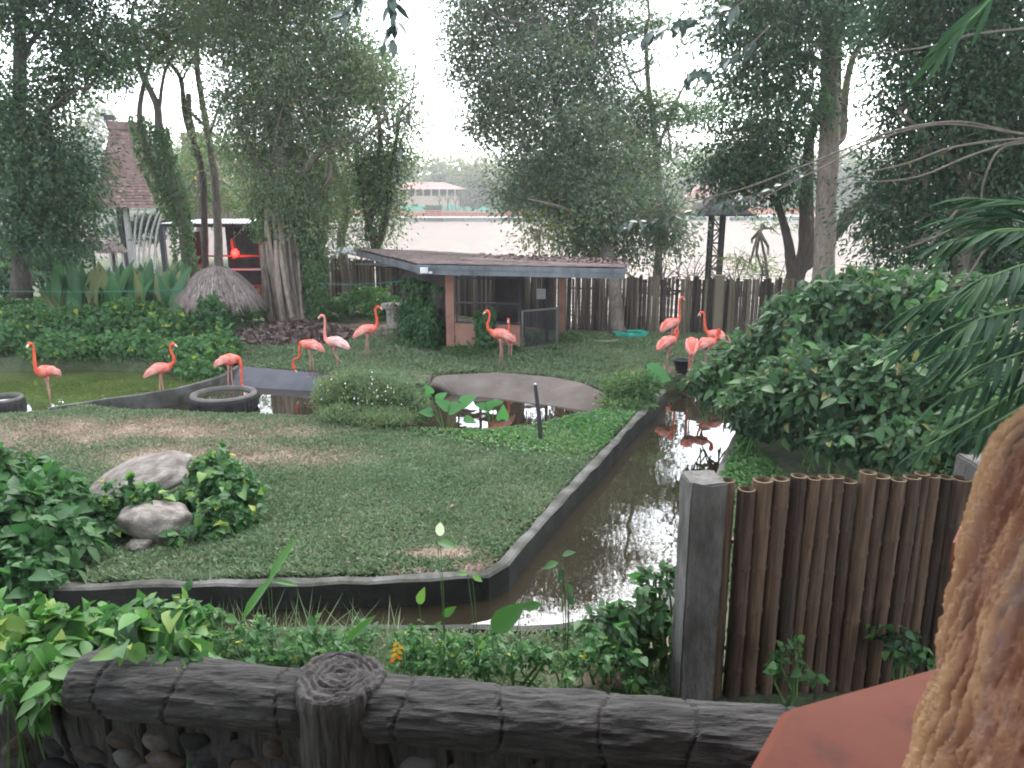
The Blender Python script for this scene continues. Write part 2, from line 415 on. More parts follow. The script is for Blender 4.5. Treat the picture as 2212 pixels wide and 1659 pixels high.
def finish(me, name, mats, parent, o0, smooth, mi=None):
    for mm in ([mats] if isinstance(mats, str) else mats):
        me.materials.append(MAT[mm])
    if mi is not None and not isinstance(mats, str):
        me.polygons.foreach_set("material_index", np.array(mi, np.int32))
    if smooth:
        me.polygons.foreach_set("use_smooth", np.ones(len(me.polygons), bool))
    me.update()
    o = bpy.data.objects.new(name, me)
    COL.objects.link(o)
    if parent is not None:
        o.parent = parent
        PLOC[o.name] = tuple(PLOC[parent.name])
    else:
        o.location = o0
        PLOC[o.name] = tuple(o0)
    return o
def tag(o, label, cat, group=None):
    o["label"] = label
    o["category"] = cat
    if group:
        o["group"] = group
    return o
def thing(name, label, cat, loc, group=None):
    o = bpy.data.objects.new(name, None)
    o.empty_display_size = 0.2
    COL.objects.link(o)
    o.location = [float(k) for k in loc]
    PLOC[o.name] = tuple(float(k) for k in loc)
    return tag(o, label, cat, group)
def kind(o, k):
    o["kind"] = k
    return o
def unit(a):
    a = np.asarray(a, float)
    return a / (np.linalg.norm(a, axis=-1, keepdims=True) + 1e-9)

def leaf_cloud(name, mat, parent, cen, axis, nrm, L, W, tint, shape="rhomb", fold=0.25, droop=0.15):
    """one mesh of many leaves; cen = leaf base, axis = base->tip, nrm = upper side"""
    n_ = len(cen)
    axis = unit(axis)
    nrm = unit(nrm - axis * np.sum(nrm * axis, 1)[:, None])
    sd = np.cross(axis, nrm)
    L = np.broadcast_to(L, n_)[:, None]; W = np.broadcast_to(W, n_)[:, None]
    if shape == "rhomb":
        v = np.stack([cen, cen + axis * L * 0.42 + sd * W / 2 + nrm * W * fold, cen + axis * L - nrm * L * droop, cen + axis * L * 0.42 - sd * W / 2 + nrm * W * fold], 1)
        quad = np.array([[0, 1, 2], [0, 2, 3]])
    elif shape == "tri":
        v = np.stack([cen - sd * W / 2, cen + sd * W / 2, cen + axis * L - nrm * L * droop], 1)
        quad = np.array([[0, 1, 2]])
    else:
        v = np.stack([cen, cen + axis * L * 0.2 + sd * W * 0.42 + nrm * W * fold, cen + axis * L * 0.55 + sd * W * 0.45 + nrm * (W * fold - L * droop * 0.2),
                      cen + axis * L - nrm * L * droop, cen + axis * L * 0.55 - sd * W * 0.45 + nrm * (W * fold - L * droop * 0.2), cen + axis * L * 0.2 - sd * W * 0.42 + nrm * W * fold,
                      cen + axis * L * 0.4], 1)
        quad = np.array([[0, 1, 6], [1, 2, 6], [2, 3, 6], [3, 4, 6], [4, 5, 6], [5, 0, 6]])
    k = v.shape[1]
    o0 = np.array(PLOC[parent.name]) if parent is not None else np.zeros(3)
    verts = (v.reshape(-1, 3) - o0).astype(np.float32)
    faces = (quad[None] + (np.arange(n_) * k)[:, None, None]).reshape(-1, 3)
    me = bpy.data.meshes.new(name)
    me.vertices.add(len(verts))
    me.vertices.foreach_set("co", verts.ravel())
    nf = len(faces)
    me.loops.add(nf * 3)
    me.loops.foreach_set("vertex_index", faces.ravel().astype(np.int32))
    me.polygons.add(nf)
    me.polygons.foreach_set("loop_start", np.arange(0, nf * 3, 3, dtype=np.int32))
    me.polygons.foreach_set("loop_total", np.full(nf, 3, np.int32))
    at = me.attributes.new("tint", 'FLOAT', 'POINT')
    at.data.foreach_set("value", np.repeat(np.clip(np.broadcast_to(tint, n_), 0, 1), k).astype(np.float32))
    me.update(calc_edges=True)
    return finish(me, name, mat, parent, o0, False)

# leaf pieces that are objects of their own share these meshes (unit length along +Y, upper side +Z)
LEAFM = {}
def leaf_mesh(key, mat, outline, fold=0.12, droop=0.12, tint=0.3, wave=0.0):
    """outline: (t along, half width) pairs from base to tip"""
    pts = [(0.0, 0.0)] + list(outline) + [(1.0, 0.0)]
    v = []; f = []; idx = []
    for t, w in pts:
        zc = -droop * t * t
        if w == 0:
            v.append((0, t, zc)); idx.append((len(v) - 1,) * 3)
        else:
            s_ = math.sin(t * 9) * wave
            v += [(-w, t, zc + fold * w + s_), (0, t, zc), (w, t, zc + fold * w - s_)]
            idx.append((len(v) - 3, len(v) - 2, len(v) - 1))
    for a, b_ in zip(idx[:-1], idx[1:]):
        for q in (0, 1):
            p = [a[q], a[q + 1], b_[q + 1], b_[q]]
            p = [x for i, x in enumerate(p) if x not in p[:i]]
            if len(p) > 2:
                f.append(tuple(p))
    me = bpy.data.meshes.new(key)
    me.from_pydata(v, [], f)
    at = me.attributes.new("tint", 'FLOAT', 'POINT')
    at.data.foreach_set("value", np.full(len(v), tint, np.float32))
    me.materials.append(MAT[mat])
    me.polygons.foreach_set("use_smooth", np.ones(len(me.polygons), bool))
    me.update()
    LEAFM[key] = me
    return me
def put_leaf(name, key, parent, base, axis, nrm, L, wscale=1.0):
    a = unit(np.asarray(axis, float)); nr = np.asarray(nrm, float)
    nr = unit(nr - a * np.dot(a, nr)); s_ = np.cross(a, nr)
    o = bpy.data.objects.new(name, LEAFM[key])
    COL.objects.link(o)
    b_ = np.asarray(base, float) - (np.array(PLOC[parent.name]) if parent is not None else 0)
    M = Matrix(((s_[0] * L * wscale, a[0] * L, nr[0] * L, b_[0]), (s_[1] * L * wscale, a[1] * L, nr[1] * L, b_[1]), (s_[2] * L * wscale, a[2] * L, nr[2] * L, b_[2]), (0, 0, 0, 1)))
    if parent is not None:
        o.parent = parent
    o.matrix_local = M
    PLOC[o.name] = tuple(np.asarray(base, float))
    return o
OVATE = [(0.12, 0.16), (0.32, 0.27), (0.6, 0.22), (0.85, 0.08)]
for i_, (mn, tn) in enumerate((("leaf_dark", .2), ("leaf_dark", .5), ("leaf_vine", .35), ("leaf_dark", .65), ("leaf_bright", .35))):
    leaf_mesh("bush_leaf%d" % i_, mn, OVATE, fold=0.3, droop=0.1 + 0.05 * i_, tint=tn)
for i_, (mn, tn) in enumerate((("leaf_vine", .15), ("leaf_vine", .4), ("leaf_vine", .6), ("leaf_vine", .8), ("leaf_bright", .45))):
    leaf_mesh("vine_leaf%d" % i_, mn, [(0.02, 0.25), (0.2, 0.38), (0.5, 0.30), (0.8, 0.12)], fold=0.25, droop=0.15 + 0.05 * i_, tint=tn)
for i_, tn in enumerate((.15, .45, .75)):
    leaf_mesh("bright_leaf%d" % i_, "leaf_bright", [(0.1, 0.17), (0.35, 0.27), (0.65, 0.20), (0.88, 0.07)], fold=0.25, droop=0.2, tint=tn)
leaf_mesh("taro_leaf", "leaf_taro", [(-0.12, 0.22), (0.05, 0.36), (0.3, 0.36), (0.6, 0.24), (0.85, 0.09)], fold=0.25, droop=0.12, tint=0.4)
leaf_mesh("elephant_ear", "leaf_taro", [(-0.12, 0.26), (0.05, 0.42), (0.3, 0.44), (0.6, 0.32), (0.85, 0.13)], fold=0.1, droop=0.15, tint=0.15)
for i_, tn in enumerate((.1, .5, .9)):
    leaf_mesh("canna_leaf%d" % i_, "leaf_canna", [(0.12, 0.03), (0.28, 0.10), (0.5, 0.135), (0.75, 0.10), (0.92, 0.04)], fold=0.45, droop=0.14 + 0.09 * i_, tint=tn, wave=0.008)
leaf_mesh("blade_leaf", "leaf_bright", [(0.1, 0.03), (0.35, 0.085), (0.65, 0.085), (0.88, 0.04)], fold=0.5, droop=0.12, tint=0.4)
leaf_mesh("palm_leaflet0", "leaf_palm", [(0.05, 0.02), (0.3, 0.045), (0.65, 0.04), (0.9, 0.015)], fold=0.7, droop=0.12, tint=0.25)
leaf_mesh("palm_leaflet1", "leaf_palm", [(0.05, 0.02), (0.3, 0.045), (0.65, 0.04), (0.9, 0.015)], fold=0.7, droop=0.22, tint=0.6)
leaf_mesh("hang_leaf0", "leaf_hang", [(0.1, 0.1), (0.35, 0.24), (0.6, 0.22), (0.85, 0.09)], fold=0.2, droop=0.1, tint=0.25)
leaf_mesh("hang_leaf1", "leaf_hang", [(0.1, 0.1), (0.35, 0.20), (0.6, 0.19), (0.85, 0.08)], fold=0.3, droop=0.2, tint=0.55)
leaf_mesh("pale_blade", "pale_leaf", [(0.1, 0.2), (0.35, 0.33), (0.65, 0.3), (0.88, 0.14)], fold=0.1, droop=0.1, tint=0.4)
leaf_mesh("yellow_bract", "petal_yellow", [(0.15, 0.10), (0.45, 0.16), (0.75, 0.10)], fold=0.5, droop=0.1, tint=0.6)
leaf_mesh("red_bract", "petal_yellow", [(0.15, 0.10), (0.45, 0.16), (0.75, 0.10)], fold=0.5, droop=0.1, tint=0.15)

def noise3(p, f=1.0, seed=0.0):
    """cheap smooth value in about -1..1"""
    x, y, z = p[:, 0] * f + seed, p[:, 1] * f + seed * 1.7, p[:, 2] * f - seed * 0.6
    return (np.sin(x * 1.3 + 1.7 * np.sin(y * 0.9 + z)) + np.sin(y * 1.7 + 1.3 * np.sin(z * 1.1 + x * 0.7)) + np.sin(z * 1.9 + 1.5 * np.sin(x * 0.8 + y * 0.6))) / 3

# ------------------------------------------------------------------ outlines of land and water (from the photograph's ground plan)
def line(pts, z=0.0):
    return np.array([G(x, y, z)[:2] for x, y in pts])
ISLE_FRONT = [(-700, 1300), (-200, 1285), (140, 1275), (500, 1264), (900, 1258), (1050, 1244), (1092, 1226), (1180, 1122), (1275, 1020), (1292, 1003), (1360, 926), (1438, 845)]
channel = line(ISLE_FRONT + [(1448, 822), (1500, 808), (1570, 850), (1592, 905), (1556, 985), (1478, 1185), (1405, 1316), (1180, 1350), (800, 1348), (420, 1362), (-250, 1385), (-900, 1420)])
back_pond = line([(185, 873), (300, 882), (400, 885), (560, 888), (690, 896), (900, 922), (1040, 930), (1180, 909), (1296, 882), (1308, 850), (1200, 817), (1080, 806), (945, 811), (926, 834), (806, 834), (668, 806), (516, 795), (474, 820), (400, 841), (300, 858)])
green_pond = line([(-500, 893), (-100, 893), (60, 890), (130, 884), (190, 868), (300, 853), (400, 836), (466, 815), (506, 791), (440, 787), (350, 783), (200, 779), (0, 781), (-500, 784)])
WZ = -0.25
def sdist(px, py, poly):
    """signed distance to a closed outline, negative inside"""
    p = np.stack([px, py], -1)
    d = np.full(px.shape, 1e9); inside = np.zeros(px.shape, bool)
    k = len(poly)
    for i in range(k):
        a = poly[i]; b_ = poly[(i + 1) % k]
        e = b_ - a; w = p - a
        t = np.clip((w @ e) / (e @ e + 1e-12), 0, 1)
        d = np.minimum(d, np.linalg.norm(w - t[..., None] * e, axis=-1))
        c = ((a[1] <= py) & (py < b_[1])) | ((b_[1] <= py) & (py < a[1]))
        xx = a[0] + (py - a[1]) / (b_[1] - a[1] + 1e-12) * (b_[0] - a[0])
        inside ^= c & (px < xx)
    return np.where(inside, -d, d)
def sstep(a, b_, x):
    t = np.clip((x - a) / (b_ - a), 0, 1)
    return t * t * (3 - 2 * t)
SHX = [-400, -60, -13, -9, -6, -3, 2, 8, 11, 16, 60, 400]
SHY = [60, 52, 46, 36, 31, 27, 23.0, 22.0, 23.5, 34, 50, 60]
def ground_h(x, y):
    h = 0.03 * np.sin(x * 1.1 + 0.5) * np.sin(y * 0.8) + 0.02 * np.sin(x * 2.7 + y * 1.9)
    sy = np.interp(x, SHX, SHY)
    h = h - 2.4 * sstep(0, 3.0, y - sy + 0.5 * np.sin(x * 0.9))
    far = sstep(0, 3.0, y - 156 + 2 * np.sin(x * 0.05))
    h = h + far * 3.0
    far2 = sstep(230, 420, y)
    h = h + far2 * 14
    for poly in (channel, back_pond, green_pond):
        sd = sdist(x, y, poly)
        h = np.where(sd < 0.3, h * (1 - sstep(0.3, 0.05, sd)) - 0.62 * sstep(0.15, 0.04, sd), h)
    return h
def axis_pts(segs):
    out = []
    for a, b_, k in segs:
        out.append(np.linspace(a, b_, k, endpoint=False))
    return np.concatenate(out + [[segs[-1][1]]])
gx = axis_pts([(-620, -60, 28), (-60, -14, 30), (-14, 9, 250), (9, 60, 34), (60, 620, 28)])
gy = axis_pts([(-60, 0, 12), (0, 4.5, 12), (4.5, 18.6, 160), (18.6, 50, 60), (50, 150, 20), (150, 165, 12), (165, 700, 24)])
GX, GY = np.meshgrid(gx, gy)
GZ = ground_h(GX, GY)
nx, ny = len(gx), len(gy)
me = bpy.data.meshes.new("ground")
ii = np.arange(nx * ny).reshape(ny, nx)
fq = np.stack([ii[:-1, :-1], ii[:-1, 1:], ii[1:, 1:], ii[1:, :-1]], -1).reshape(-1, 4)
me.from_pydata(np.stack([GX, GY, GZ], -1).reshape(-1, 3).tolist(), [], fq.tolist())

# bare / dry ground: worn earth on the island, earth under the trees
DRY = [(G(250, 930), (4.0, .9), .9), (G(420, 985), (2.4, .8), .7), (G(960, 1195), (.55, .17), .8), (G(1040, 1225), (.3, .2), .9), (G(690, 985), (1.0, .6), .5), (G(1440, 1400), (.35, .4), 1.0), (G(1300, 1440), (.5, .3), .6), (G(800, 720), (2.4, 1.2), .6), (G(1460, 800), (.8, .5), .8), (G(40, 960), (1.5, 1.0), .6), (G(900, 1240), (.4, .1), .7)]
def dryness(x, y):
    d = np.zeros(np.shape(x))
    for c, (rx, ry), s_ in DRY:
        q = np.sqrt(((x - c[0]) / rx) ** 2 + ((y - c[1]) / ry) ** 2)
        d = np.maximum(d, s_ * sstep(1.15, 0.35, q))
    nz = 0.5 + 0.5 * np.sin(x * 3.1 + 2 * np.sin(y * 2.3)) * np.sin(y * 3.7 + 1.5 * np.sin(x * 1.9))
    sy = np.interp(x, SHX, SHY)
    d = np.maximum(d, sstep(20.2, 21.6, y) * (y < 60) * np.where(x < -6, 0.1, 0.45))
    return np.clip(d * (0.55 + 0.6 * nz) + 0.06 * nz, 0, 1)
at = me.attributes.new("dry", 'FLOAT', 'POINT')
at.data.foreach_set("value", dryness(GX, GY).ravel().astype(np.float32))
m, n, b, out = newmat("ground")
tc = N(n, "ShaderNodeTexCoord")
n1 = N(n, "ShaderNodeTexNoise", i_Scale=7.0, i_Detail=8.0, i_Roughness=0.7)
n.links.new(tc.outputs["Object"], n1.inputs["Vector"])
g1 = ramp(n, [(0.3, (0.035, 0.050, 0.028)), (0.5, (0.068, 0.085, 0.048)), (0.7, (0.11, 0.125, 0.07))])
n.links.new(n1.outputs["Fac"], g1.inputs[0])
d1 = ramp(n, [(0.3, (0.13, 0.095, 0.070)), (0.5, (0.22, 0.165, 0.125)), (0.75, (0.30, 0.235, 0.185))])
n.links.new(n1.outputs["Fac"], d1.inputs[0])
ad_ = N(n, "ShaderNodeAttribute", attribute_name="dry")
n3 = N(n, "ShaderNodeTexNoise", i_Scale=2.4, i_Detail=5.0)
n.links.new(tc.outputs["Object"], n3.inputs["Vector"])
ma = N(n, "ShaderNodeMath", operation='ADD')
n.links.new(ad_.outputs["Fac"], ma.inputs[0]); n.links.new(n3.outputs["Fac"], ma.inputs[1])
mr = N(n, "ShaderNodeMapRange", interpolation_type='SMOOTHSTEP')
mr.inputs[1].default_value = 0.62; mr.inputs[2].default_value = 1.15
n.links.new(ma.outputs[0], mr.inputs[0])
mx = N(n, "ShaderNodeMix", data_type='RGBA')
n.links.new(mr.outputs[0], mx.inputs[0]); n.links.new(g1.outputs[0], mx.inputs[6]); n.links.new(d1.outputs[0], mx.inputs[7])
n.links.new(mx.outputs[2], b.inputs["Base Color"])
b.inputs["Roughness"].default_value = 0.95
b.inputs["Specular IOR Level"].default_value = 0.1
n4 = N(n, "ShaderNodeTexNoise", i_Scale=22.0, i_Detail=6.0)
n.links.new(tc.outputs["Object"], n4.inputs["Vector"])
bp = N(n, "ShaderNodeBump", i_Strength=0.8, i_Distance=0.04)
n.links.new(n4.outputs["Fac"], bp.inputs["Height"]); n.links.new(bp.outputs[0], b.inputs["Normal"])
ground = finish(me, "ground", "ground", None, np.zeros(3), True)
kind(ground, "structure")

def sheet(name, poly, z, mat):
    mb = MB()
    poly = np.asarray(poly)
    mb.add(np.c_[poly, np.full(len(poly), z)], [tuple(range(len(poly)))])
    o = mb.build(name, mat)
    return kind(o, "structure")
def grown(poly, d):
    c = []
    k = len(poly)
    ar = sum(poly[i][0] * poly[(i + 1) % k][1] - poly[(i + 1) % k][0] * poly[i][1] for i in range(k))
    sg = 1 if ar > 0 else -1
    for i in range(k):
        t = unit(poly[(i + 1) % k] - poly[i - 1])
        c.append(poly[i] + sg * d * np.array([t[1], -t[0]]))
    return np.array(c)
sheet("channel_water", grown(channel, 0.12), WZ, "water_brown")
sheet("pond_water", grown(back_pond, 0.10), WZ, "water_brown")
sheet("green_pond_water", grown(green_pond, 0.10), WZ + 0.01, "water_green")
mb = MB()
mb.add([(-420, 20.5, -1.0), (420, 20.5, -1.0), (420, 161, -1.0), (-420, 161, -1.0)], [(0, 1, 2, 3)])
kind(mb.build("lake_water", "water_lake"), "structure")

# ------------------------------------------------------------------ kerbs, apron and ramp
def wall_strip(name, pts, width, z0, z1, mat, inward=1, wob=0.02, seg=0.28):
    """low wall swept along a plan line; width is laid to one side"""
    pts = np.asarray(pts, float)
    L = np.r_[0, np.cumsum(np.linalg.norm(np.diff(pts, axis=0), axis=1))]
    k = max(3, int(L[-1] / seg))
    s_ = np.linspace(0, L[-1], k)
    q = np.stack([np.interp(s_, L, pts[:, 0]), np.interp(s_, L, pts[:, 1])], 1)
    t = unit(np.gradient(q, axis=0))
    nr = np.stack([-t[:, 1], t[:, 0]], 1) * inward
    zt = z1 + rng.normal(0, wob * 0.35, k)
    e = rng.normal(0, wob * 0.4, k)[:, None]
    a = q - nr * (0.02 + e * 0.5); b_ = q + nr * (width + e)
    mb = MB()
    v = np.concatenate([np.c_[a, np.full(k, z0)], np.c_[a, zt - 0.02], np.c_[a + nr * 0.025, zt], np.c_[b_, zt + 0.004], np.c_[b_, np.full(k, z0)]])
    f = []
    for r_ in range(4):
        for i in range(k - 1):
            f.append((r_ * k + i, r_ * k + i + 1, (r_ + 1) * k + i + 1, (r_ + 1) * k + i) if inward < 0 else (r_ * k + i + 1, r_ * k + i, (r_ + 1) * k + i, (r_ + 1) * k + i + 1))
    mb.add(v, f)
    mb.m = [1 if i < k - 1 else 0 for i in range(len(f))]
    return mb.build(name, [mat, "kerb_stained"])
o = wall_strip("kerb", line(ISLE_FRONT), 0.092, -0.6, 0.028, "kerb_concrete", inward=1, wob=0.035)
tag(o, "low dark concrete kerb bending round the lawn beside the brown channel", "kerb")
o = wall_strip("kerb", line([(100, 887), (190, 871), (300, 856), (400, 839), (470, 818), (511, 793)]), 0.12, -0.6, 0.05, "kerb_concrete", inward=-1)
tag(o, "curved concrete kerb dividing the green pond from the brown pond", "kerb")
o = wall_strip("kerb", line([(1604, 905), (1566, 985), (1486, 1185), (1414, 1320)]), 0.14, -0.6, 0.03, "kerb_concrete", inward=1)
tag(o, "mossy kerb on the far bank of the channel beside the bamboo panel", "kerb")
o = wall_strip("kerb", line([(1420, 1318), (1180, 1350), (800, 1349), (420, 1364)]), 0.08, -0.6, 0.0, "kerb_stained", inward=1)
tag(o, "thin kerb under the weeds along the near edge of the channel", "kerb")
def slab(name, top, bot, mat, ztop, zbot, thick=0.25, sub=10):
    """sloping slab between an upper and a lower plan line"""
    def rs(p, k):
        p = np.asarray(p); L = np.r_[0, np.cumsum(np.linalg.norm(np.diff(p, axis=0), axis=1))]
        s_ = np.linspace(0, L[-1], k)
        return np.stack([np.interp(s_, L, p[:, 0]), np.interp(s_, L, p[:, 1])], 1)
    k = 28
    a, b_ = rs(top, k), rs(bot, k)
    v = []; rows = sub
    for r_ in range(rows + 1):
        t = r_ / rows
        q = a * (1 - t) + b_ * t
        zz = ztop + (zbot - ztop) * t + 0.03 * math.sin(t * 3.1)
        v.append(np.c_[q, np.full(k, zz)])
    v.append(np.c_[b_, np.full(k, zbot - thick)])
    v.insert(0, np.c_[a, np.full(k, ztop - thick)])
    f = [(r_ * k + i, r_ * k + i + 1, (r_ + 1) * k + i + 1, (r_ + 1) * k + i) for r_ in range(rows + 2) for i in range(k - 1)]
    mb = MB(); mb.add(np.concatenate(v), f)
    return mb.build(name, mat, smooth=False)
o = slab("concrete_apron", line([(924, 838), (936, 820), (945, 811), (1080, 804), (1200, 815), (1260, 828), (1312, 852)], 0.05), line([(926, 845), (1000, 856), (1037, 859), (1146, 874), (1240, 886), (1296, 893)], WZ), "apron_concrete", 0.05, WZ - 0.05)
tag(o, "curved brown concrete apron sloping from the far lawn into the pond", "apron")
o = slab("concrete_ramp", line([(508, 791), (600, 799), (690, 806)], 0.03), line([(496, 836), (600, 842), (690, 846)], WZ), "ramp_concrete", 0.04, WZ - 0.04)
tag(o, "grey-blue concrete ramp sloping into the pond behind the black tyre basin", "ramp")
o = slab("pond_ledge", line([(680, 808), (800, 814), (930, 812)], 0.03), line([(660, 838), (800, 846), (930, 850)], WZ), "apron_concrete", 0.04, WZ - 0.04)
tag(o, "muddy concrete ledge along the pond behind the white flowered weeds", "ledge")

# ------------------------------------------------------------------ foreground wall of moulded log and stone
WL = np.array([-4.6, 3.86]); WR = np.array([2.3, 2.90])
def wpt(px, py, z):
    return G(px, py, z)
wall = thing("stone_wall", "dark wall of rounded stones capped with moulded concrete logs", "wall", (-0.7, 3.35, 0))
wd = unit(WR - WL); wn = np.array([wd[1], -wd[0]])   # wn points to the viewer
def won(s_, off=0.0, z=0.0):
    q = WL + wd * s_ + wn * off
    return np.array([q[0], q[1], z])
WLEN = float(np.linalg.norm(WR - WL))
ZT = 1.31
# wall body: vertical drips of render with a waving face
S_END = float((G(140, 1440, ZT)[:2] - WL) @ wd)
mb = MB()
k, rws = 560, 60
v = []
gro = []
g_ = 0.1
while g_ < WLEN:
    gro.append(g_); g_ += random.uniform(0.17, 0.42)
gro = np.array(gro)
for r_ in range(rws + 1):
    for i in range(k):
        s_ = WLEN * i / (k - 1)
        z = (1.16 if s_ > S_END else 1.04) - r_ * 1.3 / rws
        wv = s_ + 0.02 * math.sin(z * 7 + s_ * 3)
        dg = np.abs(gro - wv).min()
        nz = mnoise.ridged_multi_fractal(Vector((s_ * 9, 3.3, z * 2.2)), 0.9, 2.1, 5, 1.0, 2.0) * 0.012 + mnoise.noise(Vector((s_ * 4, 9.1, z * 3.0))) * 0.022
        v.append(won(s_, 0.075 + nz - 0.045 * max(0, 1 - dg / 0.018) - 0.02 * sstep(1.0, 0.8, z), z))
f = [(r_ * k + i, (r_ + 1) * k + i, (r_ + 1) * k + i + 1, r_ * k + i + 1) for r_ in range(rws) for i in range(k - 1)]
mb.add(v, f)
mb.box(won(WLEN / 2, -0.08, 0.50), (WLEN, 0.2, 1.0), rz=math.atan2(wd[1], wd[0]))
mb.build("wall_core", "wall_dark", wall, smooth=False)
# log cap segments and the sawn stump between them
def log_seg(s0, s1, r0, r1, name="log_cap"):
    mb = MB()
    k = int((s1 - s0) / 0.013) + 2
    ss = np.linspace(s0, s1, k)
    sides = 64
    ang = np.linspace(0, 2 * math.pi, sides, endpoint=False)
    v = []
    cr = []
    c_ = s0 + 0.2
    while c_ < s1 - .1:
        cr.append(c_); c_ += random.uniform(.28, .6)
    cr = np.array(cr)
    for s_ in ss:
        r = r0 + (r1 - r0) * (s_ - s0) / (s1 - s0) + 0.012 * mnoise.noise(Vector((s_ * 1.6, 1.2, 4.0)))
        e = min(1.0, (min(s_ - s0, s1 - s_) + 0.03) / 0.08)
        for a_ in ang:
            ca_, sa_ = math.cos(a_), math.sin(a_)
            dc = np.abs(cr - (s_ + 0.025 * math.sin(a_ * 2 + s_ * 5))).min()
            nz = 0.011 * mnoise.ridged_multi_fractal(Vector((s_ * 3.0, ca_ * 2.6, sa_ * 2.6)), 0.8, 2.2, 5, 1.0, 2.0) - 0.010 + 0.016 * mnoise.noise(Vector((s_ * 2.5, ca_ * 1.5 + 7, sa_ * 1.5))) - 0.016 * max(0, 1 - dc / 0.012)
            q = (r + nz) * (0.8 + 0.2 * e)
            v.append(won(s_, 0.02 + ca_ * q * 1.15, ZT - r0 + sa_ * q))
    f = [(i * sides + j, (i + 1) * sides + j, (i + 1) * sides + (j + 1) % sides, i * sides + (j + 1) % sides) for i in range(k - 1) for j in range(sides)]
    f += [tuple(range(sides)), tuple((k - 1) * sides + j for j in range(sides))[::-1]]
    mb.add(v, f)
    return mb.build(name, "log_grey", wall, smooth=False)
def s_at(px, py, z):
    q = G(px, py, z)[:2] - WL
    return float(q @ wd)
s_l, s_a, s_b, s_r = s_at(140, 1440, ZT), s_at(660, 1470, ZT), s_at(796, 1480, ZT), WLEN
log_seg(s_l, s_a + 0.02, 0.150, 0.142)
log_seg(s_b - 0.02, s_r, 0.142, 0.150)
mb = MB()
c0 = won((s_a + s_b) / 2, 0.03, 0)
sides = 96
ang = np.linspace(0, 2 * math.pi, sides, endpoint=False)
v = []
rings = [(1.0, z) for z in np.linspace(0.2, 1.20, 60)] + [(1.02, 1.24), (1.04, 1.27), (1.03, 1.30), (1.0, 1.325), (0.95, 1.335)] + [(q, 1.335) for q in np.linspace(0.92, 0.04, 60)]
for q, z in rings:
    rr = []
    for a_ in ang:
        ca_, sa_ = math.cos(a_), math.sin(a_)
        rd = mnoise.ridged_multi_fractal(Vector((ca_ * 3.2, sa_ * 3.2, z * 1.6)), 0.8, 2.2, 5, 1.0, 2.0) * 0.014 - 0.012 if q > .93 else 0.012 * mnoise.noise(Vector((ca_ * 1.2, sa_ * 1.2, q * 3)))
        rr.append(0.205 * q * (1 + 0.05 * math.sin(a_ * 3 + 1)) + rd * min(1, q * 1.2))
    rr = np.array(rr)
    top_ = np.array([0.013 * mnoise.noise(Vector((math.cos(a_) * q * 5, math.sin(a_) * q * 5, 2.0))) + (0.0065 * math.sin(q * 34 + 5.0 * mnoise.noise(Vector((math.cos(a_) * q * 2.2, math.sin(a_) * q * 2.2, 7.0)))) if q < .93 else 0) for a_ in ang]) if z > 1.3 else 0
    v.append(np.stack([c0[0] + np.cos(ang) * rr, c0[1] + np.sin(ang) * rr, np.full(sides, z) + top_], 1))
f = [(i * sides + j, i * sides + (j + 1) % sides, (i + 1) * sides + (j + 1) % sides, (i + 1) * sides + j) for i in range(len(rings) - 1) for j in range(sides)]
f.append(tuple((len(rings) - 1) * sides + j for j in range(sides)))
mb.add(np.concatenate(v), f)
mb.build("stump_post", "stump_grey", wall, smooth=False)
# stones, each a rounded lump of its own mesh variant
def lump(seed, sub=2, amp=0.16):
    import bmesh
    bm = bmesh.new()
    bmesh.ops.create_icosphere(bm, subdivisions=sub, radius=1.0)
    r_ = np.random.default_rng(seed)
    co = np.array([q.co for q in bm.verts])
    sc = 1 + amp * noise3(co, 1.6, seed * 3.3) + amp * 0.5 * noise3(co, 3.4, seed * 1.9)
    for q, s_ in zip(bm.verts, sc):
        q.co *= s_
    me = bpy.data.meshes.new("stone")
    bm.to_mesh(me); bm.free()
    me.polygons.foreach_set("use_smooth", np.ones(len(me.polygons), bool))
    me.update()
    return me
STONE = [lump(i + 1) for i in range(6)]
for q in STONE:
    q.materials.append(MAT["wall_stone"])
sr = random.Random(4)
for row, z in enumerate((0.90, 0.77, 0.64, 0.51, 0.37, 0.23)):
    s_ = 0.1 + 0.07 * (row % 2)
    while s_ < WLEN - 0.1:
        w = sr.uniform(0.13, 0.27)
        if abs(s_ - (s_a + s_b) / 2) > 0.2 and not (row == 0 and sr.random() < 0.45):
            o = bpy.data.objects.new("stone", sr.choice(STONE))
            COL.objects.link(o); o.parent = wall
            p = won(s_ + w / 2, 0.062, z + sr.uniform(-.025, .025)) - np.array(PLOC[wall.name])
            o.location = p
            o.rotation_euler = (sr.uniform(-.4, .4), sr.uniform(-.5, .5), sr.uniform(-.3, .3))
            o.scale = (w * 0.48, 0.045, sr.uniform(0.060, 0.082))
        s_ += w + 0.02

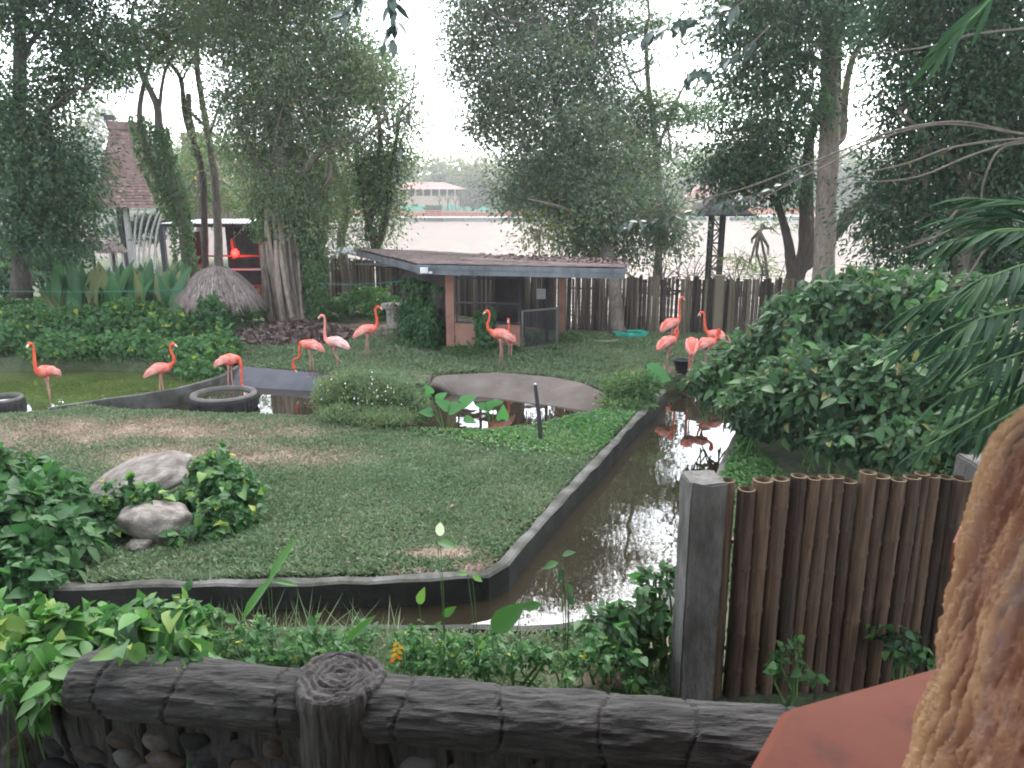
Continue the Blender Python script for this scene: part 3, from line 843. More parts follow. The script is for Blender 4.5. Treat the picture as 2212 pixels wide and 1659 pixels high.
# ------------------------------------------------------------------ red ledge and moulded trunk beside the viewer
pcx, pcy = 1.03, 1.22
def octo(c, r, k=8, a0=0.0):
    return [(c[0] + r * math.cos(a0 + 2 * math.pi * i / k), c[1] + r * math.sin(a0 + 2 * math.pi * i / k)) for i in range(k)]
zl = 2.6
led = thing("tiled_ledge", "smooth terracotta ledge at the foot of the orange moulded trunk", "ledge", (pcx, pcy, zl - 0.3))
p0, p1, p2 = G(1690, 1524, zl), G(2010, 1436, zl), G(1600, 1680, zl)
poly = [p0[:2], p1[:2], p1[:2] + np.array([0.55, 0.12]), (2.2, 1.1), (2.2, 0.2), (0.7, 0.3), p2[:2] + (p2[:2] - p0[:2]) * 1.2]
mb = MB()
pz = np.array(poly); kk = len(pz)
cen = pz.mean(0)
inner = cen + (pz - cen) * 0.972
mb.add(np.concatenate([np.c_[pz, np.full(kk, zl - 0.02)], np.c_[inner, np.full(kk, zl)]]), [tuple(range(kk, 2 * kk))[::-1]] + [(i, kk + i, kk + (i + 1) % kk, (i + 1) % kk) for i in range(kk)])
mb.prism(pz, zl - 0.09, zl - 0.0202)
mb.build("ledge_top", "terracotta", led)
mb = MB(); mb.prism(cen + (pz - cen) * 0.9, 0.0, zl - 0.0905)
mb.build("ledge_base", "terracotta_dark", led)
led2 = thing("tiled_ledge", "small terracotta coping between the moulded trunk and the grey post", "ledge", (1.6, 2.3, 2.3))
q0, q1 = G(2058, 1172, 2.6), G(2108, 1062, 2.6)
mb = MB(); mb.prism([q0[:2], q1[:2], q1[:2] + np.array([0.9, 0.3]), q0[:2] + np.array([1.2, 0.1])], 2.53, 2.6)
mb.build("ledge_top", "terracotta", led2)
mb = MB(); mb.prism([q0[:2] + [.01, .01], q1[:2] + [.03, 0], q1[:2] + np.array([0.9, 0.27]), q0[:2] + np.array([1.2, 0.12])], 0.0, 2.5297)
mb.build("ledge_base", "terracotta_dark", led2)
# moulded trunk: ribbed cone with flowing vertical flakes
mb = MB()
sides, rws = 380, 230
ang = np.linspace(0, 2 * math.pi, sides, endpoint=False)
A, T = np.meshgrid(ang, np.linspace(0, 1, rws))
z0_ = 2.35
tcx, tcy = 0.84, 0.93
DD = math.hypot(tcx, tcy); phc = math.atan2(tcx, tcy)
prz, prr = [], []
for px_, py_ in ((1925, 1800), (1955, 1659), (1985, 1500), (2003, 1440), (2030, 1330), (2058, 1215), (2090, 1110), (2120, 1010), (2150, 945), (2185, 900), (2230, 872), (2290, 855)):
    r_ = ray(px_, py_); phl = math.atan2(r_[0], r_[1])
    rad_ = DD * math.sin(phc - phl); dist_ = math.sqrt(max(DD * DD - rad_ * rad_, .1))
    prz.append(CAMH + r_[2] / math.hypot(r_[0], r_[1]) * dist_); prr.append(rad_)
Zc = 2.35 + (max(prz) - 2.35) * T
H = np.empty(A.shape)
for i_ in range(rws):
    for j_ in range(sides):
        a_, z_ = A[i_, j_], Zc[i_, j_]
        tw_ = a_ - 0.75 * (z_ - 2.9)
        c_, s2 = math.cos(tw_), math.sin(tw_)
        wob = 0.35 * mnoise.noise(Vector((c_ * 2, s2 * 2, z_ * 5)))
        h1 = mnoise.ridged_multi_fractal(Vector((c_ * 9.5 + wob, s2 * 9.5 + wob, z_ * 4.6)), 0.7, 2.15, 5, 1.0, 2.2)
        h2 = mnoise.noise(Vector((c_ * 2.4, s2 * 2.4, z_ * 2.2)))
        H[i_, j_] = 0.55 * h1 + 0.6 * h2
H = (H - H.mean()) / H.std()
Rb = np.interp(Zc, prz, prr) - 0.012
Rr = Rb + 0.007 * np.clip(H, -2.2, 2.4)
X = tcx + Rr * np.cos(A); Y = tcy + Rr * np.sin(A)
vv = np.stack([X, Y, Zc + 0.01 * H * 0.3], -1).reshape(-1, 3)
f = [(i * sides + j, i * sides + (j + 1) % sides, (i + 1) * sides + (j + 1) % sides, (i + 1) * sides + j) for i in range(rws - 1) for j in range(sides)]
f.append(tuple((rws - 1) * sides + j for j in range(sides)))
mb.add(vv, f, tint=np.clip(H.ravel() * 0.5, 0, 1))
o = mb.build("moulded_trunk", "fake_bark", smooth=False, origin=(pcx, pcy, z0_))
tag(o, "orange-brown moulded trunk with rough flaking bark rising from the terracotta ledge", "post")

# added unseen roofed deck behind and above the viewer, shades the foreground
deck = thing("viewing_deck", "roofed viewing deck behind the terracotta ledge", "deck", (0, -2, 0))
mb = MB(); mb.box((0, -2.6, 1.9), (9.4, 7.0, 0.2)); mb.build("floor", "concrete", deck)
mb = MB(); mb.box((0, -1.5, 4.95), (10.4, 9.4, 0.16)); mb.build("roof", "shelter_dark", deck)  # roof added to cast shade on ledge, log wall and bamboo
for x_ in (-4.5, 4.5):
    for y_ in (-5.6, 0.7):
        mb = MB(); mb.box((x_, y_, 2.44), (0.3, 0.3, 4.86)); mb.build("post", "pink_wall", deck)

# ------------------------------------------------------------------ near bamboo panel between two concrete posts
FL, FR = P(1507, 1250, 5.0), P(2085, 1250, 5.2)
FL[2] = FR[2] = 0
panel = thing("bamboo_fence", "tall panel of brown bamboo poles between two grey concrete posts", "fence", (FL + FR) / 2)
fd = unit(FR - FL)
def post_mesh(c, w, h, nm, rz):
    import bmesh
    bm = bmesh.new()
    bmesh.ops.create_cube(bm, size=1.0)
    for q in bm.verts:
        q.co.x *= w; q.co.y *= w; q.co.z = (q.co.z + 0.5) * h
    bmesh.ops.subdivide_edges(bm, edges=bm.edges[:], cuts=9, use_grid_fill=True)
    bmesh.ops.bevel(bm, geom=[e for e in bm.edges if e.calc_face_angle(0) > 1], offset=0.012, segments=2, affect='EDGES')
    co = np.array([q.co for q in bm.verts])
    d = noise3(co, 9, 2.2) * 0.006 + np.where(co[:, 2] > h - 0.12, noise3(co, 24, 5) * 0.012, 0)
    for q, s_ in zip(bm.verts, d):
        q.co += Vector((s_, s_ * .6, s_ * (1 if q.co.z > h - .12 else 0)))
    me = bpy.data.meshes.new(nm); bm.to_mesh(me); bm.free()
    me.materials.append(MAT["post_concrete"])
    o = bpy.data.objects.new(nm, me); COL.objects.link(o); o.parent = panel
    o.location = np.asarray(c) - np.array(PLOC[panel.name]); o.rotation_euler = (0, 0, rz)
    return o
rzf = math.atan2(fd[1], fd[0])
post_mesh(FL, 0.255, 1.72, "concrete_post", rzf)
post_mesh(FR, 0.255, 1.78, "concrete_post", rzf + 0.15)
def bamboo_mesh(seed, r=1.0, h=1.7, sides=12, mats=("bamboo_brown", "bamboo_end"), hollow=True):
    r_ = random.Random(seed)
    nodes = [r_.uniform(-.1, .2)]
    while nodes[-1] < h:
        nodes.append(nodes[-1] + r_.uniform(0.22, 0.34))
    prof = [(1.0, 0.0)]
    for z in nodes:
        if 0.03 < z < h - 0.03:
            prof += [(0.985, z - 0.02), (1.09, z - 0.006), (1.09, z + 0.006), (0.985, z + 0.02)]
    prof += [(0.97, h)]
    mb = MB()
    mb.lathe((0, 0, 0), prof, sides=sides, caps=False)
    if hollow:
        mb.lathe((0, 0, 0), [(0.97, h), (0.72, h), (0.70, h - 0.09)], sides=sides, caps=False, mat=1)
    v = np.concatenate(mb.v)
    bx = np.sin(v[:, 2] * 1.7 + seed) * 0.12
    v[:, 0] = (v[:, 0] + bx * 1.0); 
    me = bpy.data.meshes.new("pole")
    me.from_pydata(v.tolist(), [], mb.f)
    for q in mats:
        me.materials.append(MAT[q])
    me.polygons.foreach_set("material_index", np.array(mb.m, np.int32))
    me.polygons.foreach_set("use_smooth", np.ones(len(me.polygons), bool))
    me.update()
    return me
BAM = [bamboo_mesh(i) for i in range(7)]
plen = float(np.linalg.norm(FR - FL))
s_ = 0.125; i = 0
pr = random.Random(11)
while s_ < plen - 0.15:
    r_ = pr.uniform(0.050, 0.072)
    o = bpy.data.objects.new("bamboo_pole", pr.choice(BAM)); COL.objects.link(o); o.parent = panel
    q = FL + fd * (s_ + r_) - np.array(PLOC[panel.name])
    o.location = (q[0], q[1] + pr.uniform(-.02, .02), pr.uniform(-0.06, 0.0))
    o.scale = (r_, r_, (1.70 + pr.uniform(-0.03, 0.035)) / 1.7)
    o.rotation_euler = (pr.uniform(-.01, .01), pr.uniform(-.012, .012), pr.uniform(0, 6.28))
    s_ += 2 * r_ + pr.uniform(-0.018, -0.002)
mb = MB()
for z in (0.35, 1.2):
    mb.bar(FL + np.array([0.1, 0.085, z]), FR + np.array([-0.1, 0.085, z]), 0.05, 0.03)
mb.build("rail", "bamboo_brown", panel)

# ------------------------------------------------------------------ long fence of weathered poles along the lake
BAMG = [bamboo_mesh(20 + i, sides=7, mats=("bamboo_grey", "bamboo_grey"), hollow=False) for i in range(4)]
def pole_fence(pts, label, hgt=1.52, gap=0.008, skip=()):
    pts = np.asarray(pts, float)
    t = thing("pole_fence", label, "fence", (*pts[0], 0))
    L = np.r_[0, np.cumsum(np.linalg.norm(np.diff(pts, axis=0), axis=1))]
    s_ = 0.0
    while s_ < L[-1]:
        r_ = pr.uniform(0.035, 0.062)
        x, y = np.interp(s_ + r_, L, pts[:, 0]), np.interp(s_ + r_, L, pts[:, 1])
        if not any(a < s_ < b_ for a, b_ in skip):
            o = bpy.data.objects.new("fence_pole", pr.choice(BAMG)); COL.objects.link(o); o.parent = t
            o.location = (x - pts[0][0], y - pts[0][1] + pr.uniform(-.02, .02), -0.12)
            o.scale = (r_, r_, (hgt + 0.12 + pr.uniform(-.08, .06)) / 1.7)
            o.rotation_euler = (pr.uniform(-.015, .015), pr.uniform(-.008, .008), pr.uniform(0, 6.28))
        s_ += 2 * r_ - 0.008 + (pr.uniform(0, gap) if pr.random() > 0.07 else pr.uniform(0.02, 0.06))
    for z in (0.4, 1.15):
        mb = MB()
        for a, b_ in zip(pts[:-1], pts[1:]):
            mb.bar((a[0], a[1] + 0.085, z), (b_[0], b_[1] + 0.085, z), 0.05, 0.04)
        mb.build("rail", "bamboo_grey", t)
    return t
f1 = pole_fence([(1.25, 21.3), (7.9, 19.9), (9.6, 19.6)], "weathered grey pole fence along the lake behind the flamingos", 1.5)
mb = MB(); q = P(1548, 660, 20.35); mb.box((q[0], q[1] - 0.12, 0.78), (0.22, 0.16, 1.62)); mb.box((q[0], q[1] - 0.12, 1.60), (0.25, 0.19, 0.03))
mb.build("fence_post", "bamboo_grey", f1)
f2 = pole_fence([(-7.4, 28.6), (-4.6, 26.6), (-1.2, 23.6), (1.2, 21.35)], "grey pole fence behind the open shelter and the curved thin tree", 1.5, gap=0.012)

# ------------------------------------------------------------------ open animal shelter
A_, B_ = P(905, 575, 17.5), P(1347, 581, 16.5)
D_, E_ = P(772, 540, 22.6), P(1350, 568, 18.0)
for q in (A_, B_, D_, E_):
    q[2] = 2.09
shel = thing("animal_shelter", "low open shelter with brown corrugated roof, grey-blue fascia and pink half walls", "shelter", (0.2, 18.5, 0))
def rp(u, v):
    return (A_ * (1 - u) + B_ * u) * (1 - v) + (D_ * (1 - u) + E_ * u) * v
for iv in range(4):
    for iu in range(3):
        mb = MB()
        ku, kv = 8, 48
        u0, u1 = iu / 3 - (0.006 if iu else 0.012), (iu + 1) / 3 + 0.006
        v0, v1 = iv / 4 - 0.004, (iv + 1) / 4 + 0.004
        vv = []
        for a in range(kv + 1):
            for b2 in range(ku + 1):
                u = u0 + (u1 - u0) * b2 / ku; v_ = v0 + (v1 - v0) * a / kv
                q = rp(u, v_)
                vv.append(q + np.array([0, 0, 0.055 + 0.02 * math.sin(v_ * 2 * math.pi * 34) + 0.008 * ((iu + iv) % 2) + 0.012 * math.sin(u * 9 + iv * 2 + v_ * 5)]))
        f = [(a * (ku + 1) + b2, a * (ku + 1) + b2 + 1, (a + 1) * (ku + 1) + b2 + 1, (a + 1) * (ku + 1) + b2) for a in range(kv) for b2 in range(ku)]
        mb.add(vv, f)
        mb.build("roof_sheet", "roof_sheet", shel, smooth=True)
k = 420
uu = .45 + .58 * rng.random(k) ** .6; vv2 = np.clip(.25 + .75 * rng.random(k) ** .5, 0, 1)
cc = np.array([rp(a, b2) for a, b2 in zip(np.clip(uu, 0, 1), vv2)]) + [0, 0, .075]
kind(leaf_cloud("leaf_litter", "leaf_dead", shel, cc, np.c_[rng.normal(size=(k, 2)), rng.uniform(-.1, .5, k)], np.c_[rng.normal(0, .4, (k, 2)), np.ones(k)], .13, .08, rng.random(k)), "stuff")
mb = MB()
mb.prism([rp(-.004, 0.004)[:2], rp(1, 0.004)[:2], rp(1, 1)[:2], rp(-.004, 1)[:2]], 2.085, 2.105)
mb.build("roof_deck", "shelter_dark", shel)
def fascia(a, b_, z0, z1, mat, off=0.03):
    mb = MB()
    d = unit((b_ - a)[:2]); nn = np.array([d[1], -d[0]]) * off
    for (za, zb, o_) in ((z0, z0 + (z1 - z0) * 0.55, 1.0), (z0 + (z1 - z0) * 0.56, z1, 1.5)):
        mb.prism([a[:2], b_[:2], b_[:2] + nn * o_, a[:2] + nn * o_], za, zb)
    return mb.build("fascia_board", mat, shel)
fascia(rp(-0.008, 0), rp(1.008, 0), 1.90, 2.115, "fascia_grey")
fascia(rp(0, 1.0), rp(0, 0.0), 1.93, 2.10, "fascia_grey")
fascia(rp(1, 0.0), rp(1, 1.0), 1.92, 2.10, "fascia_grey")
w1, w2, w3, w4 = G(974, 752), G(1124, 757), G(1204, 748), G(1213, 738)
w0 = np.array([D_[0] + 1.5, D_[1] - 1.4, 0]); w0b = w1 + (w0 - w1) * 0.45
def lowwall(a, b_, h, t, mat, nm, z0=-0.05):
    mb = MB()
    d = b_ - a; L = np.linalg.norm(d); c = (a + b_) / 2
    mb.box((c[0], c[1], (h + z0) / 2), (L, t, h - z0), rz=math.atan2(d[1], d[0]))
    return mb.build(nm, mat, shel)
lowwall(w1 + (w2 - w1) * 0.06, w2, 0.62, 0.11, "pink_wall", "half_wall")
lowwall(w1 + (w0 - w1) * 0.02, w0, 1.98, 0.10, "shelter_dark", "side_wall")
mb = MB(); mb.box((w1[0], w1[1], 1.0), (0.20, 0.20, 2.1)); mb.build("pillar", "pink_wall", shel)
mb = MB(); mb.box((w4[0], w4[1], 1.0), (0.15, 0.15, 2.1)); mb.build("pillar", "pink_wall", shel)
mb = MB(); mb.box((w4[0] + 0.17, w4[1] + 0.05, 1.0), (0.09, 0.09, 2.1)); mb.build("post", "shelter_dark", shel)
mb = MB()
a_, b2 = w1 + (w2 - w1) * 0.08, w2
for z in (0.66, 1.12, 1.72):
    mb.bar((a_[0], a_[1], z), (b2[0], b2[1], z), 0.05, 0.045)
for t in (0.02, 0.36, 0.5, 0.98):
    q = a_ + (b2 - a_) * t; mb.bar((q[0], q[1] + 0.002, 0.66), (q[0], q[1] + 0.002, 1.93), 0.05, 0.04)
mb.build("window_frame", "frame_dark", shel)
gate = MB()
gd = w3 - w2
for z in (0.05, 0.95):
    gate.bar((w2[0] + .03, w2[1], z), (w3[0], w3[1], z), 0.05, 0.04)
for t in (0.05, 0.98):
    q = w2 + gd * t; gate.bar((q[0], q[1] - .002, 0.02), (q[0], q[1] - .002, 0.98), 0.05, 0.04)
go = gate.build("gate", "gate_grey", shel)
mb = MB()
for k in range(24):
    q = w2 + gd * (0.08 + 0.88 * k / 23); mb.bar((q[0], q[1] + .01, 0.07), (q[0], q[1] + .01, 0.93), 0.012)
for k in range(20):
    z = 0.09 + 0.83 * k / 19
    q, r_ = w2 + gd * 0.07, w2 + gd * 0.97; mb.bar((q[0], q[1] + .016, z), (r_[0], r_[1] + .016, z), 0.012)
wm = mb.build("wire_mesh", "frame_dark", shel)
# inner partition and back posts
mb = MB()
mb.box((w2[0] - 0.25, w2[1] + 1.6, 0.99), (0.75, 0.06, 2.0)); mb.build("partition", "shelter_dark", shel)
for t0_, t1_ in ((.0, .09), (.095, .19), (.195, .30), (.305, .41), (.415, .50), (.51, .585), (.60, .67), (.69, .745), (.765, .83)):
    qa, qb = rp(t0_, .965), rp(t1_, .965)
    mb = MB(); mb.bar((qa[0], qa[1], 1.72), (qb[0], qb[1], 1.72), .70, .03); mb.build("back_board", "shelter_dark", shel)  # dark boards added to block sky light, darkening interior and pond
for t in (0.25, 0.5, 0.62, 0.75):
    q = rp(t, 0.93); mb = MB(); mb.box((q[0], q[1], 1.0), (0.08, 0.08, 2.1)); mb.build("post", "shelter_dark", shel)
mb = MB(); q = rp(0.015, 0); mb.box((q[0] + 0.06, q[1] - 0.11, 2.0), (0.17, 0.09, 0.12)); mb.box((q[0] + 0.20, q[1] - 0.10, 1.95), (0.08, 0.05, 0.04))
mb.build("flood_lamp", "white_paint", shel)
sb = P(1170, 635, 19.6)
mb = MB(); mb.box((0, 0, 0) + sb, (0.26, 0.025, 0.26)); mb.bar(sb + [0, 0, .13], (sb[0], sb[1], 2.08), 0.008)
o = mb.build("notice_board", "grey_paint", origin=sb)
tag(o, "blank pale square board hanging inside the open shelter", "sign")
# older curled roof end behind the curved tree
mb = MB()
q0_, q1_, q2_, q3_ = P(700, 562, 24.5), P(760, 532, 25.5), P(860, 552, 23.0), P(790, 562, 22.9)
for q in (q0_, q3_): q[2] = 1.95
rows = []
for a in range(9):
    t = a / 8
    rows.append(q0_ * (1 - t) + q3_ * t + np.array([0, 0, 0.02 * math.sin(a * 3)]))
for a in range(9):
    t = a / 8
    rows.append(q1_ * (1 - t) + q2_ * t + np.array([0, 0, 0.02 * math.sin(a * 3 + 1)]))
mb.add(rows + [r_ - np.array([0, 0, .05]) for r_ in rows], [(i, i + 1, 9 + i + 1, 9 + i) for i in range(8)] + [(18 + i, 18 + 9 + i, 18 + 9 + i + 1, 18 + i + 1) for i in range(8)] + [(i, 18 + i, 18 + i + 1, i + 1) for i in range(8)])
mb.build("lean_to_roof", "grey_paint", shel, smooth=False)

# ------------------------------------------------------------------ shingled pavilions on the shore at the left
def hip_roof(t, cx, cy, z0, z1, a0, a1, rz, nrow, capz=0.35, offs=(0, 0)):
    ca, sa = math.cos(rz), math.sin(rz)
    Rm = np.array([[ca, -sa], [sa, ca]])
    def corner(i, s_, z, top):
        sx, sy = [(-1, -1), (1, -1), (1, 1), (-1, 1)][i]
        p = Rm @ np.array([sx * s_, sy * s_]) + np.array([cx, cy]) + (np.array(offs) * top)
        return np.array([p[0], p[1], z])
    prof = lambda tt: a0 + (a1 - a0) * (1.25 * tt - 0.25 * tt * tt)
    mb = MB()
    lo = [corner(i, a0 - .04, z0, 0) for i in range(4)]; hi = [corner(i, a1, z1, 1) for i in range(4)]
    mb.add(lo + hi, [(i, (i + 1) % 4, 4 + (i + 1) % 4, 4 + i) for i in range(4)] + [(3, 2, 1, 0)])
    mb.build("roof", "shingle", t)
    mb = MB()
    r_ = random.Random(int(cx * 10))
    for side in range(4):
        for k in range(nrow):
            t0, t1 = k / nrow, (k + 1.25) / nrow
            pa, pb = corner(side, prof(t0), z0 + (z1 - z0) * t0, t0), corner((side + 1) % 4, prof(t0), z0 + (z1 - z0) * t0, t0)
            qa, qb = corner(side, prof(min(1, t1)), z0 + (z1 - z0) * min(1, t1), min(1, t1)), corner((side + 1) % 4, prof(min(1, t1)), z0 + (z1 - z0) * min(1, t1), min(1, t1))
            L = np.linalg.norm(pb - pa); m_ = max(2, int(L / 0.16))
            nrm_ = unit(np.cross(pb - pa, qa - pa))
            for j in range(m_):
                s0, s1 = (j + 0.04 + 0.5 * (k % 2)) / m_, (j + 0.96 + 0.5 * (k % 2)) / m_
                if s0 > 1: continue
                s1 = min(1, s1)
                dz = r_.uniform(0, 0.02)
                a, b_ = pa + (pb - pa) * s0 + nrm_ * (0.05 + dz), pa + (pb - pa) * s1 + nrm_ * (0.05 + dz)
                c, d = qa + (qb - qa) * s1 + nrm_ * 0.012, qa + (qb - qa) * s0 + nrm_ * 0.012
                dn = np.array([0, 0, r_.uniform(-.03, .01)])
                mb.add([a + dn, b_ + dn, c, d, a + dn - nrm_ * 0.04, b_ + dn - nrm_ * 0.04], [(0, 1, 2, 3), (4, 5, 1, 0)], tint=r_.random() ** 2)
    kind(mb.build("shingles", "shingle", t), "stuff")
    mb = MB()
    lo = [corner(i, a1 + 0.12, z1 - 0.02, 1) for i in range(4)]; hi = [corner(i, a1 + 0.05, z1 + capz, 1) for i in range(4)]
    mb.add(lo + hi, [(i, (i + 1) % 4, 4 + (i + 1) % 4, 4 + i) for i in range(4)] + [(4, 5, 6, 7), (3, 2, 1, 0)])
    mb.build("ridge_cap", "shingle", t)
pv = P(285, 448, 38.0)
pc = np.array([pv[0] - 0.15, 39.5])
pav = thing("shingle_pavilion", "tall steep shingled pavilion on white arched ribs by the lake", "pavilion", (pc[0], pc[1], 0))
ztop = P(240, 278, 38.5)[2]
hip_roof(pav, pc[0], pc[1], pv[2], ztop, 2.05, 0.72, R(22), 26, offs=(-0.35, 0.0))
mb = MB()
q = P(221, 250, 38.5)
mb.box((q[0], 39.2, q[2] - 0.02), (0.5, 0.2, 0.24)); mb.bar((q[0] - .18, 39.2, q[2] - .45), (q[0] - .18, 39.2, q[2] - .1), 0.06); mb.bar((q[0] + .18, 39.2, q[2] - .45), (q[0] + .18, 39.2, q[2] - .1), 0.06)
mb.box((q[0] - .33, 39.2, q[2] + 0.12), (0.2, 0.12, 0.14))
mb.build("finial", "frame_dark", pav)
gz = -1.2
for px, up in ((262, 0), (276, 0), (348, 0)):
    a, b_ = P(px, 525, 38.0), P(px, 445, 38.0)
    mb = MB(); mb.bar((a[0], 38.2, gz), (a[0], 38.2, pv[2] + .1), 0.22); mb.build("post", "frame_dark" if px != 276 else "rib_pale", pav)
def rib(x0, x1, y, zb, zt, w=0.05):
    mb = MB()
    pts = []
    for i in range(12):
        t = i / 11
        pts.append((x0 + (x1 - x0) * t ** 2.6, y + 0.2 * t, zb + (zt - zb) * (1 - (1 - t) ** 1.15)))
    mb.tube(pts, w, sides=6)
    return mb.build("arched_rib", "rib_pale", pav, smooth=True)
for px0, px1 in ((300, 330), (312, 345), (325, 352), (291, 312), (283, 296)):
    rib(P(px0, 520, 37.6)[0], P(px1, 455, 37.6)[0], 37.6, gz, pv[2] - 0.05)
for px0, px1 in ((262, 232), (247, 214), (233, 205)):
    rib(P(px0, 520, 37.8)[0], P(px1, 455, 37.8)[0], 37.8, gz, pv[2] - 0.05)
pv2 = P(430, 478, 41.0)
pav2 = thing("shingle_pavilion", "second shingled pavilion roof half hidden behind the ivy covered trunks", "pavilion", (pv2[0], 43.0, 0))
hip_roof(pav2, pv2[0] - 0.1, 43.0, pv2[2], P(420, 300, 42)[2], 1.75, 0.55, R(14), 24, offs=(-.5, 0))
mb = MB()
for sx in (-1.3, 1.3):
    for sy in (-1.2, 1.2):
        mb = MB(); mb.bar((pv2[0] + sx, 43.0 + sy, gz), (pv2[0] + sx, 43.0 + sy, pv2[2] + .1), 0.25); mb.build("post", "frame_dark", pav2)

# ------------------------------------------------------------------ small pen with the red heat lamp
pb_ = P(480, 640, 27.5)
pen = thing("heated_pen", "dim pen with tin roof, pink pillar and orange frame lit by a red lamp", "shed", (pb_[0], 28.2, 0))
xl, xr = P(356, 486, 27)[0], P(566, 486, 27)[0]
zr = P(460, 487, 27)[2]
mb = MB(); mb.box(((xl + xr) / 2, 28.6, zr), (xr - xl, 3.6, 0.10)); mb.build("roof_edge", "frame_dark", pen)
mb = MB()
kx = 60
vv = [((xl - .06) + (xr - xl + .12) * i / kx, y, zr + 0.075 + 0.018 * (i % 2) + (0.04 if y > 28 else 0)) for y in (26.75, 30.6) for i in range(kx + 1)]
mb.add(vv + [(a, b_, c - .03) for a, b_, c in vv], [(i, i + 1, kx + 1 + i + 1, kx + 1 + i) for i in range(kx)] + [(2 * (kx + 1) + i, i, i + 1, 2 * (kx + 1) + i + 1)[::-1] for i in range(kx)])
mb.build("tin_sheet", "cap_grey", pen)
x1_ = P(418, 560, 27)[0]
mb = MB(); mb.box((x1_, 27.0, 0.62), (0.42, 0.4, 1.5)); mb.build("pillar", "pink_wall", pen)
mb = MB(); mb.box((x1_ - 0.02, 27.0, 1.88), (0.46, 0.44, 1.1)); mb.build("pillar_head", "shelter_dark", pen)
mb = MB(); mb.box(((x1_ + xr) / 2, 30.3, 1.2), (xr - x1_, 0.1, 2.7)); mb.build("back_wall", "shelter_dark", pen)
mb = MB(); mb.box((xr - 0.05, 28.8, 1.2), (0.1, 3.0, 2.7)); mb.build("side_wall", "shelter_dark", pen)
xo = P(568, 560, 27)[0]
mb = MB(); mb.bar((xo, 26.95, -.1), (xo - .06, 26.95, zr - .05), 0.09); mb.build("frame_post", "rust_paint", pen)
mb = MB(); q, r_ = P(500, 515, 27), P(505, 560, 27); mb.bar(q, r_, 0.07, 0.05); mb.build("lamp_bracket", "rust_paint", pen)
for y_, nm, mm in ((553, "rail", "rust_paint"), (582, "rail", "grey_paint")):
    q = P(500, y_, 26.98); mb = MB(); mb.bar((x1_ + .2, 26.98, q[2]), (xo, 26.98, q[2]), 0.06); mb.build(nm, mm, pen)
q = P(560, 630, 27.0); mb = MB(); mb.box(((x1_ + xo) / 2 + .2, 27.02, q[2] - .15), (xo - x1_ - .5, 0.12, 0.75)); mb.build("kick_panel", "red_paint", pen)
lp = P(508, 547, 26.75)
mb = MB(); mb.lathe(lp, [(0.0, -.13), (.06, -.12), (.115, -.04), (.12, .04), (.08, .11), (.04, .14), (0.0, .14)], sides=14, caps=False)
mb.build("lamp_bulb", "red_lamp", pen, smooth=True)
mb = MB(); mb.bar(lp + [0, 0, .13], (lp[0], lp[1], zr), 0.03); mb.build("lamp_cord", "frame_dark", pen)
pl = bpy.data.lights.new("lamp_glow", 'POINT'); pl.energy = 8; pl.color = (1, .06, .04); pl.shadow_soft_size = 0.15
plo = bpy.data.objects.new("lamp_glow", pl); plo.location = lp + np.array([0, -0.2, 0]); COL.objects.link(plo)

# ------------------------------------------------------------------ thatched umbrella over the vines
ap = P(466, 577, 20.5)
tz = thing("thatch_umbrella", "round grey thatched umbrella roof on a vine covered post", "umbrella", (ap[0], 20.5, 0))
mb = MB()
rr_ = 1.12; zt_ = ap[2]; zb_ = P(466, 655, 20.0)[2]
prof = [(rr_ * t ** 0.8, zt_ - (zt_ - zb_) * t ** 1.6) for t in np.linspace(0.02, 1, 12)]
mb.lathe((ap[0], 20.5, 0), [(r_ * 0.96, z - .05) for r_, z in prof], sides=40, caps=False)
mb.build("thatch_base", "thatch", tz, smooth=True)
mb = MB()
for i in range(5200):
    a = rng.uniform(0, 2 * math.pi); t0 = rng.uniform(0, 0.9) ** 0.7; t1 = min(1.0 + rng.uniform(0, .28), t0 + rng.uniform(0.15, 0.45))
    pa = np.array([math.cos(a), math.sin(a)]); a2 = a + rng.normal(0, 0.05); pb2 = np.array([math.cos(a2), math.sin(a2)])
    f_ = lambda t: (rr_ * t ** 0.8, zt_ - (zt_ - zb_) * t ** 1.6)
    r0, z0 = f_(t0 + .01); r1, z1 = f_(t1)
    w = 0.015; tg = np.array([-pa[1], pa[0]])
    lift = rng.uniform(0, 0.08)
    c = np.array([ap[0], 20.5])
    p0_ = np.r_[c + pa * r0, z0 + lift * .5]; p1_ = np.r_[c + pb2 * r1, z1 + lift]
    mb.add([p0_ - np.r_[tg * w, 0], p0_ + np.r_[tg * w, 0], p1_ + np.r_[tg * w * .3, -.01]], [(0, 1, 2)], tint=rng.random() ** 1.5)
kind(mb.build("thatch", "thatch", tz), "stuff")
mb = MB(); mb.tube([(ap[0], 20.5, -0.1), (ap[0], 20.5, zt_ - .1)], 0.09, sides=8); mb.build("post", "bark_grey", tz)
mb = MB()
for i in range(9):
    a = rng.uniform(0, 6.28); mb.tube([(ap[0] + .2 * math.cos(a), 20.5 + .2 * math.sin(a), zt_ - .06), (ap[0], 20.5, zt_ + .05), (ap[0] - .3 * math.cos(a + .4), 20.5 - .3 * math.sin(a + .4), zt_ - .1)], 0.012, sides=4)
mb.build("ridge_knot", "thatch", tz)

